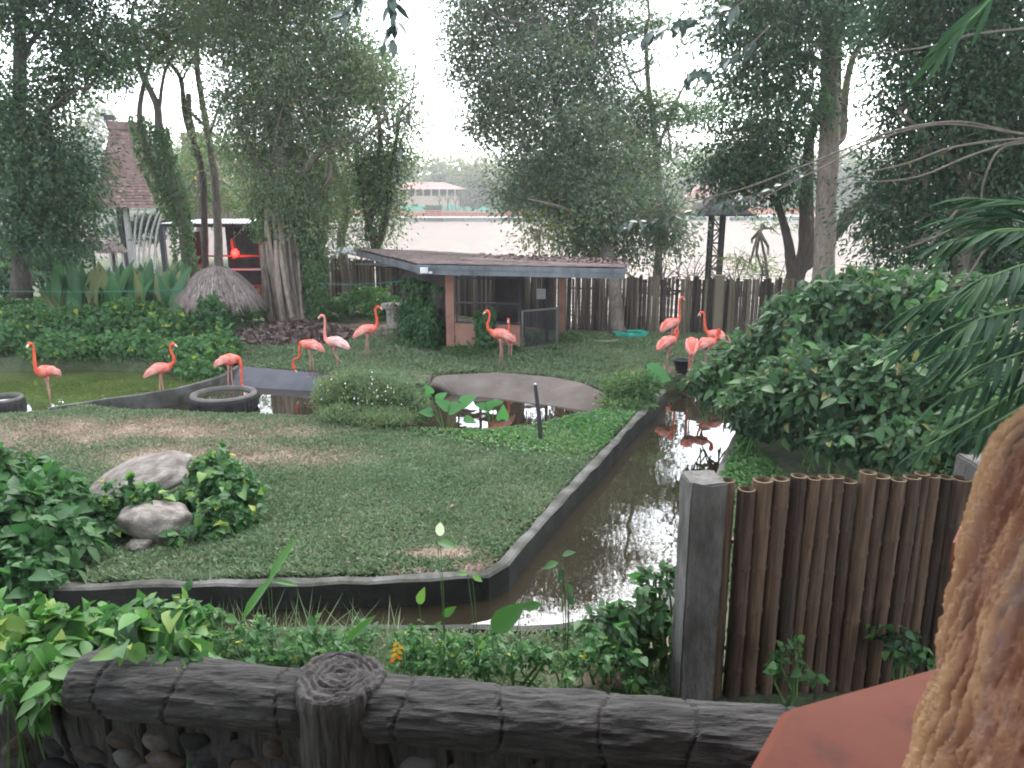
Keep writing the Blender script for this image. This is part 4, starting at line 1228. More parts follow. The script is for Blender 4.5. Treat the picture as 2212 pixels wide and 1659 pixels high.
# two low thatched shades farther back at the left
for (px, py0, py1, d_, rx_, lb_) in ((196, 510, 540, 28.5, .52, "small dark thatched shade behind the paddle leaves beside the dark left tree"), (240, 515, 545, 27.5, .50, "low brown thatched shade under the white arched ribs")):
    a_ = P(px, py0, d_); b2 = P(px, py1, d_)
    t = thing("thatch_hut", lb_, "hut", (a_[0], d_, 0))
    mb = MB(); mb.tube([(a_[0], d_, -.1), (a_[0], d_, a_[2] - .05)], .06, sides=6); mb.build("post", "bark_dark", t)
    mb = MB(); mb.lathe((a_[0], d_, 0), [(rx_ * q, a_[2] - (a_[2] - b2[2]) * q ** 1.5) for q in np.linspace(.03, 1, 8)], sides=24, caps=False)
    for i in range(500):
        a = rng.uniform(0, 6.28); t0 = rng.uniform(.05, .85); t1 = t0 + rng.uniform(.1, .35); g1 = lambda q: (rx_ * q, a_[2] - (a_[2] - b2[2]) * q ** 1.5 + .02)
        (r0, z0), (r1, z1) = g1(t0), g1(t1); ca, sa = math.cos(a), math.sin(a)
        mb.add([(a_[0] + ca * r0 - sa * .012, d_ + sa * r0 + ca * .012, z0), (a_[0] + ca * r0 + sa * .012, d_ + sa * r0 - ca * .012, z0), (a_[0] + ca * r1, d_ + sa * r1, z1)], [(0, 1, 2)], tint=rng.random() ** 2 * (.3 if px == 196 else 1))
    kind(mb.build("thatch", "bark_dark" if px == 196 else "thatch", t), "stuff")

# ------------------------------------------------------------------ lookout lattice tower behind the fence
tq = P(1545, 600, 25.5)
tw = thing("lattice_tower", "dark lattice post tower with a small pyramid roof by the lake", "tower", (tq[0], 25.5, -1.4))
x0_, x1_ = P(1532, 560, 25.5)[0], P(1556, 560, 25.5)[0]
ze = P(1545, 462, 25.5)[2]; zp = P(1545, 408, 25.5)[2]
legs = [(x0_, 25.4), (x1_, 25.4), (x0_, 25.8), (x1_, 25.8)]
for q in legs:
    mb = MB(); mb.bar((q[0], q[1], -1.6), (q[0] + .02, q[1], ze + .05), 0.085); mb.build("leg", "post_black", tw)
mb = MB()
zz = np.linspace(-0.8, ze - .1, 10)
for i in range(9):
    for y in (25.38, 25.82):
        a, b_ = ((x0_, x1_) if i % 2 else (x1_, x0_))
        mb.bar((a, y, zz[i]), (b_, y, zz[i + 1]), 0.035)
        mb.bar((x0_, y + .01, zz[i]), (x1_, y + .01, zz[i]), 0.03)
mb.build("lattice", "post_black", tw)
mb = MB()
hw = (P(1608, 462, 25.5)[0] - P(1490, 462, 25.5)[0]) / 2
c = np.array([tq[0], 25.6])
v = [(c[0] - hw, c[1] - hw, ze), (c[0] + hw, c[1] - hw, ze), (c[0] + hw, c[1] + hw, ze), (c[0] - hw, c[1] + hw, ze), (c[0], c[1], zp)]
v2 = [(a, b_, z - .06) for a, b_, z in v]
mb.add(v + v2[:4], [(0, 1, 4), (1, 2, 4), (2, 3, 4), (3, 0, 4), (8, 7, 6, 5), (5, 6, 1, 0), (6, 7, 2, 1), (7, 8, 3, 2), (8, 5, 0, 3)])
mb.build("roof", "shelter_dark", tw)

# ------------------------------------------------------------------ far shore: boardwalk, hall, netting, hedges
FD = 152.0
bw = thing("boardwalk", "orange railed boardwalk on short piles along the far shore", "boardwalk", (0, FD, -1))
xa, xb_ = P(640, 470, FD)[0], P(1480, 470, FD)[0]
zd = P(1000, 468, FD)[2]
mb = MB(); mb.box(((xa + xb_) / 2, FD + 1.0, zd - .12), (xb_ - xa, 2.2, 0.25)); mb.build("deck", "white_paint", bw)
x = xa
PILE = None
while x < xb_:
    if PILE is None:
        mb = MB(); mb.box((0, FD + .2, 0), (0.45, 0.45, 2.6)); o = mb.build("pile", "concrete", bw); PILE = o
        o.location = (x, 0, zd - 1.5 - PLOC[bw.name][2] + PLOC[bw.name][2])
        o.location = (x, 0, zd - 1.5)
    else:
        o = PILE.copy(); COL.objects.link(o); o.parent = bw; o.location = (x, 0, zd - 1.5)
    x += 4.1
mb = MB()
for z in (0.12, 0.45, 0.78, 1.12):
    mb.bar((xa, FD, zd + z), (xb_, FD, zd + z), 0.12, 0.16)
x = xa
while x < xb_:
    mb.bar((x, FD, zd), (x, FD, zd + 1.2), 0.16); x += 1.35
mb.build("railing", "far_orange", bw)
mb = MB(); q = P(1155, 462, FD - .3); mb.tube([(q[0] + .45 * math.cos(a), FD - .25, q[2] + .45 * math.sin(a)) for a in np.linspace(0, 6.28, 20)], 0.12, sides=6)
mb.build("lifebuoy", "white_paint", bw)
bw2 = thing("boardwalk", "white framed walkway on piles far across the lake behind the lattice tower", "boardwalk", (25, FD, -1))
xa2, xb2 = P(1480, 470, FD)[0] + .3, P(1780, 470, FD)[0]
mb = MB(); mb.box(((xa2 + xb2) / 2, FD + 1, zd + .1), (xb2 - xa2, 2.4, 0.35)); mb.box(((xa2 + xb2) / 2, FD + 1, zd - 1.0), (xb2 - xa2, 2.2, 0.3)); mb.build("deck", "white_paint", bw2)
x = xa2
while x < xb2:
    mb = MB(); mb.box((x, FD + .2, zd - .5), (0.5, 0.5, 1.9)); mb.build("pile", "white_paint", bw2); x += 4.0
mb = MB()
x = xa2
for z in (0.6, 1.0, 1.35):
    mb.bar((xa2, FD + 2.0, zd + z), (xb2, FD + 2.0, zd + z), 0.14, 0.2)
while x < xb2:
    mb.bar((x, FD + 2.0, zd + .2), (x, FD + 2.0, zd + 1.5), 0.2); x += 1.6
mb.build("railing", "far_orange", bw2)
hq = P(925, 450, 172)
hall = thing("lakeside_hall", "long cream hall with reddish hipped roof across the lake", "building", (hq[0], 176, 1))
xh0, xh1 = P(858, 440, 172)[0], P(988, 440, 172)[0]
zg = P(925, 462, 172)[2]; zw = P(925, 423, 172)[2]; zev = P(925, 409, 172)[2]; zrg = P(925, 394, 176)[2]
mb = MB(); mb.box(((xh0 + xh1) / 2, 176, (zg + zw) / 2), (xh1 - xh0, 8, zw - zg)); mb.build("wall", "cream_wall", hall)
mb = MB(); mb.box(((xh0 + xh1) / 2, 177, (zw + zev) / 2), (xh1 - xh0 - 1, 5, zev - zw)); mb.build("shaded_gallery", "shelter_dark", hall)  # dark block paints in the shade inside the gallery
for k in range(8):
    x = xh0 + .5 + (xh1 - xh0 - 1) * k / 7
    mb = MB(); mb.box((x, 172.4, (zw + zev) / 2), (.35, .35, zev - zw)); mb.build("column", "cream_wall", hall)
mb = MB()
o_ = 1.2
v = [(xh0 - o_, 170.6, zev), (xh1 + o_ + .8, 170.6, zev), (xh1 + o_ + .8, 181, zev), (xh0 - o_, 181, zev), (xh0 + 1.5, 176, zrg), (xh1 - 3, 176, zrg)]
mb.add(v, [(0, 1, 5, 4), (1, 2, 5), (2, 3, 4, 5), (3, 0, 4), (3, 2, 1, 0)])
mb.build("roof", "red_roof", hall)
mb = MB()
for k in range(1, 9):
    x = xh0 + (xh1 - xh0) * k / 9
    mb.bar((x, 171.1, zev + .06), (max(xh0 + 1.6, min(xh1 - 3, x)), 175.9, zrg + .04), .12)
mb.build("roof_rib", "red_roof", hall)
hall2 = thing("lakeside_house", "orange walled house glimpsed between trees beyond the white walkway", "building", (P(1560, 440, 170)[0], 174, 1))
xh0, xh1 = P(1490, 440, 170)[0], P(1668, 440, 170)[0]
mb = MB(); mb.box(((xh0 + xh1) / 2, 174, P(0, 445, 170)[2]), (xh1 - xh0, 6, 5)); mb.build("wall", "cream_wall", hall2)
mb = MB()
za_, zb2 = P(0, 428, 170)[2], P(0, 395, 174)[2]
v = [(xh0 - 1, 170.4, za_), (xh1 + 1, 170.4, za_), (xh1 + 1, 178, za_), (xh0 - 1, 178, za_), (xh0 + 3, 174, zb2), (xh1 - 3, 174, zb2)]
mb.add(v, [(0, 1, 5, 4), (1, 2, 5), (2, 3, 4, 5), (3, 0, 4), (3, 2, 1, 0)])
mb.build("roof", "red_roof", hall2)
for k in range(5):
    x = xh0 + 1.5 + (xh1 - xh0 - 3) * k / 4
    mb = MB(); mb.box((x, 170.95, P(0, 446, 170)[2]), (1.4, .12, 1.8)); mb.build("window", "shelter_dark", hall2)
# netting as draped sheet between poles
mb = MB()
nxk = 60; xn0, xn1 = P(985, 450, 160)[0] - 11, P(1080, 450, 160)[0]
vv = []
for i in range(nxk + 1):
    t = i / nxk
    top = P(0, 441, 160)[2] - 0.5 * abs(math.sin(t * math.pi * 6)) ** 1.5 - (0.5 if t > .6 else 0)
    for z in (top, top - .6, P(0, 459, 160)[2]):
        vv.append((xn0 + (xn1 - xn0) * t, 160 + 0.2 * math.sin(i * 1.7), z))
mb.add(vv, [(i * 3 + j, (i + 1) * 3 + j, (i + 1) * 3 + j + 1, i * 3 + j + 1) for i in range(nxk) for j in range(2)])
mb.add(np.array(vv) + [0, .06, 0], [(i * 3 + j, i * 3 + j + 1, (i + 1) * 3 + j + 1, (i + 1) * 3 + j) for i in range(nxk) for j in range(2)])
o = mb.build("netting", "netting_green", origin=(xn0, 160, 0))
tag(o, "sagging green safety netting in front of the far cream hall", "netting")

# ------------------------------------------------------------------ foliage generators
def crown(name, mat, parent, blobs, leaf=(0.12, 0.07), lai=3.2, per=64, csz=0.36, gap=0.15, droop=0.35, yellow=0.02, base_tint=0.35, seed=1, tw=None, twig_from=None, ntw=10, twr=0.02, flat=0.7):
    """leaf clusters scattered through ellipsoids; tw = MB that receives the twigs"""
    r_ = np.random.default_rng(seed)
    C_, A2, N2, T2 = [], [], [], []
    for (c, rad) in blobs:
        c = np.asarray(c, float); rad = np.asarray(rad, float)
        nleaf = 1.45 * lai * math.pi * rad[0] * rad[2] / (leaf[0] * leaf[1] * 0.5)
        ncl = max(3, int(nleaf / per))
        d = unit(r_.normal(size=(ncl, 3)))
        rr = r_.uniform(0, 1, ncl) ** (1 / 2.4)
        rr *= 1 + 0.16 * noise3(d, 3.1, seed * 1.3 + c[0])
        cc = c + d * rr[:, None] * rad
        keep = noise3(cc, 1.1, seed * 2.1) > -0.75 + gap * 1.2
        cc, d = cc[keep], d[keep]
        if tw is not None and len(cc):
            src = np.asarray(twig_from if twig_from is not None else c, float)
            hub = c - np.array([0, 0, rad[2] * 0.35])
            if twig_from is not None:
                mid = (src + hub) / 2 + r_.normal(0, 0.15, 3)
                tw.tube([src, mid, hub], np.linspace(twr * 2.2, twr * 1.3, 3), sides=5, caps=False)
            for q in cc[r_.permutation(len(cc))[:ntw]]:
                m1 = hub * 0.55 + q * 0.45 + np.array([0, 0, 0.18 * rad[2]]) + r_.normal(0, 0.12, 3)
                tw.tube([hub, m1, q], [twr, twr * 0.6, twr * 0.25], sides=4, caps=False)
        ct_ = r_.normal(0, 0.13, len(cc)) + 0.10 * noise3(cc, 0.8, seed)
        k = per
        off = r_.normal(0, 1, (len(cc), k, 3)) * np.array([csz, csz, csz * flat])
        pos = cc[:, None] + off
        ax = unit(off) * 0.7 + d[:, None] * 0.35 + r_.normal(0, 0.45, off.shape)
        ax[..., 2] -= droop * r_.uniform(0, 1.3, off.shape[:2])
        nr = r_.normal(0, 0.45, off.shape) + d[:, None] * 0.3
        nr[..., 2] += 0.9
        tt = base_tint + ct_[:, None] + r_.normal(0, 0.11, (len(cc), k))
        tt = np.where(r_.random(tt.shape) < yellow, 0.97, np.clip(tt, 0, 0.86))
        C_.append(pos.reshape(-1, 3)); A2.append(ax.reshape(-1, 3)); N2.append(nr.reshape(-1, 3)); T2.append(tt.ravel())
    C_ = np.concatenate(C_); n_ = len(C_)
    sc = r_.uniform(0.7, 1.25, n_)
    return leaf_cloud(name, mat, parent, C_, np.concatenate(A2), np.concatenate(N2), leaf[0] * sc, leaf[1] * sc, np.concatenate(T2))
def blob(px, py, rx, ry, d, rd=None):
    c = P(px, py, d); k = ppm(d)
    a, b_ = rx / k, ry / k
    return (c, (a, rd if rd else (a + b_) * 0.5, b_))
def pts(*a):
    return [P(*q) for q in a]
def smooth_path(p, k=5):
    p = np.asarray(p, float)
    if len(p) < 3: return p
    t = np.linspace(0, len(p) - 1, (len(p) - 1) * k + 1)
    out = []
    for x in t:
        i = min(int(x), len(p) - 2); u = x - i
        p0 = p[max(0, i - 1)]; p1 = p[i]; p2 = p[i + 1]; p3 = p[min(len(p) - 1, i + 2)]
        out.append(0.5 * (2 * p1 + (p2 - p0) * u + (2 * p0 - 5 * p1 + 4 * p2 - p3) * u * u + (3 * p1 - p0 - 3 * p2 + p3) * u ** 3))
    return np.array(out)
def tree(name, label, cat, trunk, tr, limbs, blobs, mat="leaf_dark", bark="bark_grey", group=None, seed=1, ntw=9, trsides=12, **kw):
    """trunk / limbs: world paths with end radii"""
    trunk = np.asarray(trunk, float)
    t = thing(name, label, cat, trunk[0], group)
    mb = MB()
    tp = smooth_path(trunk)
    rads = np.linspace(tr[0], tr[1], len(tp))
    rads[0] *= 1.35; 
    if len(rads) > 2: rads[1] *= 1.12
    mb.tube(tp, rads, sides=trsides, jit=0.035)
    mb.build("trunk", bark, t, smooth=True)
    ends = [tp[-1]]
    for lp_, lr in limbs:
        mb = MB()
        q = smooth_path(lp_)
        mb.tube(q, np.linspace(lr[0], lr[1], len(q)), sides=8, jit=0.03)
        mb.build("limb", bark, t, smooth=True)
        ends.append(q[-1]); ends.append(q[len(q) // 2])
    ends = np.array(ends)
    tw = MB()
    # twigs start from the nearest limb end
    tws = []
    for i, (c, r_) in enumerate(blobs):
        src = ends[np.argmin(np.linalg.norm(ends - c, axis=1))]
        hub = np.asarray(c) - np.array([0, 0, r_[2] * 0.3])
        if np.linalg.norm(src - hub) > 0.2:
            tw.tube([src, (src + hub) / 2 + rng.normal(0, 0.2, 3), hub], [0.06, 0.045, 0.03], sides=5, caps=False)
    crown("crown", mat, t, blobs, seed=seed, tw=tw, ntw=ntw, **kw)
    if tw.n:
        kind(tw.build("branches", bark, t), "stuff")
    return t
def ivy_on(t, path, rad, dens, mat="leaf_vine", name="ivy", L=0.11, seed=3, spread=0.06, tint=0.35):
    """climbing leaves wrapped round a trunk path"""
    r_ = np.random.default_rng(seed)
    q = smooth_path(path)
    seg = np.r_[0, np.cumsum(np.linalg.norm(np.diff(q, axis=0), axis=1))]
    n_ = int(dens * seg[-1])
    s_ = r_.uniform(0, seg[-1], n_)
    c = np.stack([np.interp(s_, seg, q[:, k]) for k in range(3)], 1)
    rr = np.interp(s_, seg, np.linspace(rad[0], rad[1], len(q)))
    a = r_.uniform(0, 2 * math.pi, n_)
    lump_ = 0.6 + 0.8 * (0.5 + 0.5 * noise3(np.stack([np.cos(a), np.sin(a), s_ * 0.9], 1), 1.3, seed))
    o_ = np.stack([np.cos(a), np.sin(a), np.zeros(n_)], 1)
    pos = c + o_ * (rr * lump_ + np.abs(r_.normal(0, spread, n_)))[:, None]
    ax = o_ * 0.5 + r_.normal(0, 0.5, (n_, 3)); ax[:, 2] -= 0.7
    nr = o_ + r_.normal(0, 0.35, (n_, 3)); nr[:, 2] += 0.4
    sc = r_.uniform(0.7, 1.3, n_)
    return leaf_cloud(name, mat, t, pos, ax, nr, L * sc, L * 0.75 * sc, tint + r_.normal(0, 0.15, n_))

# ------------------------------------------------------------------ trees
B = blob
tree("broadleaf_tree", "dark dense tree at the far left edge with forked trunk", "tree",
     pts((46, 640, 20.5), (42, 430, 20.5), (40, 270, 20.5), (44, 120, 20.5), (40, -60, 20.5)), (0.22, 0.12),
     [(pts((44, 150, 20.5), (62, 100, 20.6), (92, 60, 20.8), (130, 10, 21)), (.08, .04)), (pts((42, 300, 20.5), (100, 240, 20.2), (170, 190, 20)), (.07, .03))],
     [B(10, 245, 80, 105, 20.3), B(95, 260, 70, 70, 20.7), B(70, 350, 110, 90, 20.2), B(150, 400, 70, 90, 20.8), B(40, 470, 110, 80, 20), B(140, 500, 80, 60, 20.3),
      B(170, 60, 110, 65, 20.6), B(130, 160, 70, 40, 20.6), B(215, 130, 70, 55, 20.5), B(5, 30, 45, 60, 20), B(40, -60, 150, 80, 20.5), B(190, -90, 160, 90, 20.6), B(80, -230, 220, 120, 20.5)],
     mat="leaf_dark", bark="bark_dark", seed=11, lai=3.0, leaf=(.13, .065), base_tint=.28, gap=.05)
t2 = tree("leaning_tree", "leaning forked tree with ivy wrapped stems and thin yellowish crown", "tree",
     pts((408, 600, 24), (392, 470, 24), (368, 370, 24), (345, 280, 24), (338, 225, 24), (303, 150, 24), (285, 80, 24)), (.17, .07),
     [(pts((392, 470, 24.2), (362, 430, 24.2), (325, 345, 24.2), (302, 260, 24.2), (309, 190, 24.2), (330, 120, 24.2)), (.13, .05)),
      (pts((345, 230, 24), (350, 185, 24), (362, 140, 24), (395, 90, 24)), (.06, .03))],
     [B(290, 60, 80, 55, 24), B(370, 40, 80, 50, 24), B(260, 130, 55, 45, 24.3), B(330, 110, 55, 35, 24), B(300, -40, 120, 60, 24), B(420, 90, 55, 40, 23.8)],
     mat="leaf_ash", seed=12, lai=2.1, leaf=(.12, .05), yellow=.07, gap=.3, base_tint=.45)
ivy_on(t2, pts((405, 590, 24), (392, 470, 24), (368, 370, 24), (345, 270, 24)), (.26, .16), 420, mat="leaf_mid", seed=21)
ivy_on(t2, pts((388, 470, 24.2), (362, 430, 24.2), (325, 345, 24.2), (302, 250, 24.2)), (.26, .22), 460, mat="leaf_mid", seed=22)
tree("slender_tree", "slender bare stemmed tree, paler of the pair behind the thatched umbrella", "tree",
     pts((474, 610, 25), (469, 450, 25), (464, 380, 25), (451, 300, 25), (436, 215, 25), (425, 130, 25), (430, 20, 25)), (.14, .07),
     [(pts((452, 300, 25), (470, 240, 25), (500, 180, 25)), (.05, .02))],
     [B(430, 30, 70, 50, 25), B(470, 60, 55, 45, 25), B(440, -50, 100, 60, 25)], mat="leaf_ash", seed=13, lai=1.9, gap=.3, yellow=.04, base_tint=.5)
tree("slender_tree", "slender dark stem with sawn off top, just left of the paler slender tree", "tree",
     pts((444, 610, 26), (441, 450, 26), (434, 355, 26), (402, 260, 26), (392, 178, 26), (378, 150, 26), (355, 120, 26)), (.12, .05),
     [(pts((412, 285, 26), (409, 240, 26), (407, 202, 26)), (.085, .08)), (pts((392, 178, 26), (405, 150, 26), (425, 120, 26)), (.04, .02))],
     [B(350, 110, 50, 30, 26), B(400, 120, 40, 25, 26), B(420, 330, 35, 40, 26.2), B(500, 330, 40, 60, 26.5)], mat="leaf_ash", bark="bark_dark", seed=14, lai=1.6, gap=.35, yellow=.06, base_tint=.5)
# the big fig with its skirt of aerial roots
bz = pts((632, 702, 22.4), (628, 610, 22.4), (618, 510, 22.4), (604, 420, 22.4), (606, 330, 22.4), (612, 240, 22.4), (615, 150, 22.4))
fig = tree("fig_tree", "huge fig tree with thick ivy covered trunk of hanging roots", "tree", bz, (.52, .18),
     [(pts((632, 400, 22.4), (652, 375, 22.2), (690, 330, 22), (718, 308, 21.9), (760, 305, 21.8), (800, 286, 21.7), (835, 255, 21.6)), (.13, .03)),
      (pts((606, 420, 22.4), (575, 370, 22.3), (540, 320, 22.2), (510, 260, 22)), (.2, .06)),
      (pts((606, 330, 22.4), (580, 260, 22.6), (550, 180, 22.8), (530, 90, 23)), (.14, .05)),
      (pts((612, 250, 22.4), (650, 180, 22.3), (690, 110, 22.2)), (.12, .05))],
     [B(500, 70, 90, 75, 22.5), B(590, 40, 110, 75, 22.6), B(690, 70, 90, 80, 22.4), B(560, 150, 90, 70, 22.2), B(650, 170, 90, 70, 22), B(520, 240, 75, 70, 22.4), B(620, 260, 90, 65, 22.6),
      B(720, 190, 70, 60, 22.2), B(690, 270, 60, 45, 22.6), B(560, 330, 70, 60, 22.7), B(650, 350, 60, 45, 22.8), B(600, 410, 70, 45, 22.0), B(770, 120, 55, 45, 22),
      B(540, -70, 150, 80, 22.4), B(690, -60, 130, 80, 22.4), B(610, -190, 190, 90, 22.4), B(560, -330, 190, 110, 22.4), B(880, 240, 30, 40, 22), B(820, 180, 50, 50, 22), B(770, 270, 50, 35, 21.8), B(730, 310, 40, 25, 21.6), B(830, 290, 40, 35, 21.5), B(670, 440, 40, 50, 22.3), B(695, 420, 32, 60, 22.7), B(692, 520, 26, 55, 22.5), B(640, 455, 45, 40, 21.7), B(580, 450, 35, 45, 22.3)],
     mat="leaf_ash", seed=15, lai=2.6, leaf=(.10, .05), gap=.12, ntw=12, yellow=.03, base_tint=.40, trsides=20)
for i in range(34):
    a = rng.uniform(0, 2 * math.pi) if i % 3 else rng.uniform(math.pi, 2 * math.pi)
    top = bz[3] + np.array([math.cos(a) * .42, math.sin(a) * .42, rng.uniform(-.6, .9)])
    bot = np.array([bz[0][0] + math.cos(a + .2) * rng.uniform(.5, .78), bz[0][1] + math.sin(a + .2) * rng.uniform(.5, .72), -0.05])
    mid = (top + bot) / 2 + np.r_[rng.normal(0, .08, 2), 0]
    mb = MB(); r_ = rng.uniform(.035, .10)
    mb.tube(smooth_path([top, mid * .5 + top * .5 + np.r_[rng.normal(0, .05, 2), 0], mid, bot]), np.linspace(r_ * .6, r_ * 1.3, 16), sides=6, jit=.05)
    mb.build("aerial_root", "bark_pale" if i % 3 else "bark_grey", fig, smooth=True)
ivy_on(fig, pts((684, 690, 22.0), (682, 600, 21.9), (668, 500, 21.9), (640, 420, 21.9)), (.22, .25), 750, mat="leaf_mid", seed=23, L=.10)
ivy_on(fig, pts((575, 520, 22.2), (572, 460, 22.2), (580, 400, 22.2)), (.3, .3), 700, mat="leaf_mid", seed=24, L=.10)
mb = MB()
hub = P(612, 222, 21.6)
for i in range(34):
    a = rng.uniform(0, 6.28); L = rng.uniform(.8, 2.4)
    d = np.array([math.cos(a), rng.normal(0, .5), math.sin(a) * .9 + .1]); d /= np.linalg.norm(d)
    e = hub + d * L; mb.tube([hub, hub + d * L * .5 + rng.normal(0, .08, 3), e - np.array([0, 0, .12 * L])], [.016, .012, .006], sides=4, caps=False)
for a_, b2_, c2_ in (((608, 205), (470, 330), (420, 440)), ((600, 230), (520, 320), (560, 470)), ((470, 100), (560, 180), (640, 330)), ((380, 90), (480, 200), (590, 230)), ((640, 330), (560, 450), (500, 520)), ((390, 220), (500, 310), (540, 470))):
    mb.tube(smooth_path(pts((*a_, 21.8), (*b2_, 21.6), (*c2_, 21.6)), 7), .013, sides=4, caps=False)
kind(mb.build("bare_twigs", "twig", fig), "stuff")
for px, lb_, bl_ in ((430, "bushy green tree filling the gap between the ivy stems and the fig", [B(420, 350, 40, 50, 34), B(450, 410, 50, 50, 34), B(520, 360, 40, 60, 34), B(535, 430, 45, 45, 34), B(400, 440, 35, 30, 34)]), (700, "pale green tree by the water between the fig and the curved thin tree", [B(690, 360, 40, 40, 33), B(700, 420, 45, 40, 33), B(680, 465, 40, 28, 33), B(735, 440, 35, 30, 33)])):
    tree("bank_tree", lb_, "tree", pts((px, 520, 33.5), (px + 4, 440, 33.5), (px, 370, 33.5)), (.14, .07), [], bl_, mat="leaf_mid", seed=px, lai=1.9, leaf=(.15, .09), base_tint=.6, ntw=5, gap=.2)
tree("curved_tree", "thin grey tree with a curving bare trunk beside the old shelter roof", "tree",
     pts((752, 648, 26.5), (744, 570, 26.5), (737, 511, 26.5), (750, 455, 26.5), (742, 410, 26.5), (726, 370, 26.5), (714, 335, 26.5), (705, 290, 26.5)), (.17, .11),
     [], [B(700, 270, 40, 30, 26.5)], mat="leaf_ash", seed=16, lai=1.5, ntw=4)
tree("twin_stem_tree", "twin stemmed small tree standing behind the shelter roof by the water", "tree",
     pts((811, 545, 25), (806, 510, 25), (797, 487, 25), (806, 455, 25), (816, 421, 25), (822, 328, 25), (818, 250, 25)), (.13, .07),
     [(pts((812, 540, 25), (828, 492, 25), (838, 446, 25), (842, 380, 25), (855, 310, 25), (862, 250, 25)), (.13, .05)),
      (pts((797, 487, 25), (788, 450, 25), (778, 400, 25), (770, 340, 25)), (.06, .03))],
     [B(820, 200, 70, 55, 25), B(850, 270, 50, 45, 25), B(790, 260, 55, 45, 25), B(830, 330, 45, 35, 25), B(780, 340, 45, 40, 25.2), B(790, 420, 45, 50, 25.3), B(845, 420, 28, 40, 25), B(830, 480, 40, 25, 25), B(790, 510, 35, 22, 25.2), B(800, 140, 60, 40, 25), B(760, 200, 50, 45, 25), B(745, 265, 45, 45, 25.2), B(800, 385, 55, 40, 25), B(860, 350, 30, 35, 25), B(860, 200, 30, 35, 24.8)],
     mat="leaf_mid", bark="bark_dark", seed=17, lai=2.5, leaf=(.12, .06), gap=.25, yellow=.03, base_tint=.38)
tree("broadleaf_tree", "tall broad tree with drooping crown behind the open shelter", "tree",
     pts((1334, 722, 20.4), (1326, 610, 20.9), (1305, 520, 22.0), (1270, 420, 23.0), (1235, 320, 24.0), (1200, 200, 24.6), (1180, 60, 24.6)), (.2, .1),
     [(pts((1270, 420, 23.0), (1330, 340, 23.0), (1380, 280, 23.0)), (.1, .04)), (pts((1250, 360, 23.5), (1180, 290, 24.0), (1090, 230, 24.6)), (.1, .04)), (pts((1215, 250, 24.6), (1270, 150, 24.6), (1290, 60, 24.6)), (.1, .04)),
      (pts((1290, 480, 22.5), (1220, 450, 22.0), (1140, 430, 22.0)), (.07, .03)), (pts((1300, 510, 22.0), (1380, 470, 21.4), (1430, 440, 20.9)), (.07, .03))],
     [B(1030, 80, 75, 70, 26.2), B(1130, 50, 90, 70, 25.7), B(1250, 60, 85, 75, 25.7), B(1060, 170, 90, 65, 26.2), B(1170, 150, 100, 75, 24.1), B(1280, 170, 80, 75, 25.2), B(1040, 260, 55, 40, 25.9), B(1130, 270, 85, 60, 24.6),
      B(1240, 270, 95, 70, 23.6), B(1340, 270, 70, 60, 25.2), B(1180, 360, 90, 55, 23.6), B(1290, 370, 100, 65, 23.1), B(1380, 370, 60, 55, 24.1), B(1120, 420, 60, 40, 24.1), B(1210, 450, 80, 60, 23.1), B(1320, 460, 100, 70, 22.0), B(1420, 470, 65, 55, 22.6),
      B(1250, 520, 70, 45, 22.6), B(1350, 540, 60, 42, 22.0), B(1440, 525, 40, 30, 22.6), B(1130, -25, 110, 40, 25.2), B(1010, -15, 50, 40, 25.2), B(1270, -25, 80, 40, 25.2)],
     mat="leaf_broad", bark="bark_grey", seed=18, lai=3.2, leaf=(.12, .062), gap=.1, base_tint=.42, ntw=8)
tree("young_tree", "pale yellow-green sprig of a young tree just behind the shelter roof", "tree",
     pts((1165, 600, 20.6), (1165, 540, 20.6), (1168, 500, 20.6)), (.03, .02), [], [B(1160, 505, 38, 26, 20.5)], mat="leaf_far", seed=19, lai=1.8, ntw=5, leaf=(.11, .06))
fe = dict(mat="leaf_mid", leaf=(.22, .028), csz=.42, flat=.16, droop=.1, per=30, gap=.25, base_tint=.45)
tree("feathery_tree", "fine leaved feathery tree behind the drooping broad tree", "tree",
     pts((1420, 610, 26), (1425, 450, 26), (1415, 300, 26), (1400, 180, 26), (1395, 60, 26)), (.14, .06),
     [(pts((1418, 330, 26), (1460, 220, 26), (1500, 150, 26)), (.06, .03)), (pts((1410, 240, 26), (1360, 160, 26), (1340, 90, 26)), (.05, .02))],
     [B(1350, 60, 60, 25, 26), B(1430, 50, 70, 25, 26), B(1400, 130, 60, 30, 26), B(1500, 190, 70, 30, 26), B(1420, 215, 80, 40, 26), B(1480, 250, 60, 30, 26), B(1530, 230, 40, 22, 26), B(1380, 280, 60, 40, 26), B(1450, 330, 45, 35, 26), B(1400, -15, 90, 25, 26)],
     seed=31, lai=1.7, ntw=8, **fe)
tree("feathery_tree", "low feathery sapling at the water's edge beside the lattice tower", "tree",
     pts((1660, 640, 24), (1655, 570, 24), (1640, 500, 24)), (.06, .03), [],
     [B(1625, 520, 45, 16, 24), B(1660, 545, 50, 16, 24), B(1620, 565, 45, 14, 24), B(1670, 490, 40, 14, 24), B(1650, 590, 45, 14, 24)], seed=32, lai=1.3, ntw=5, **fe)
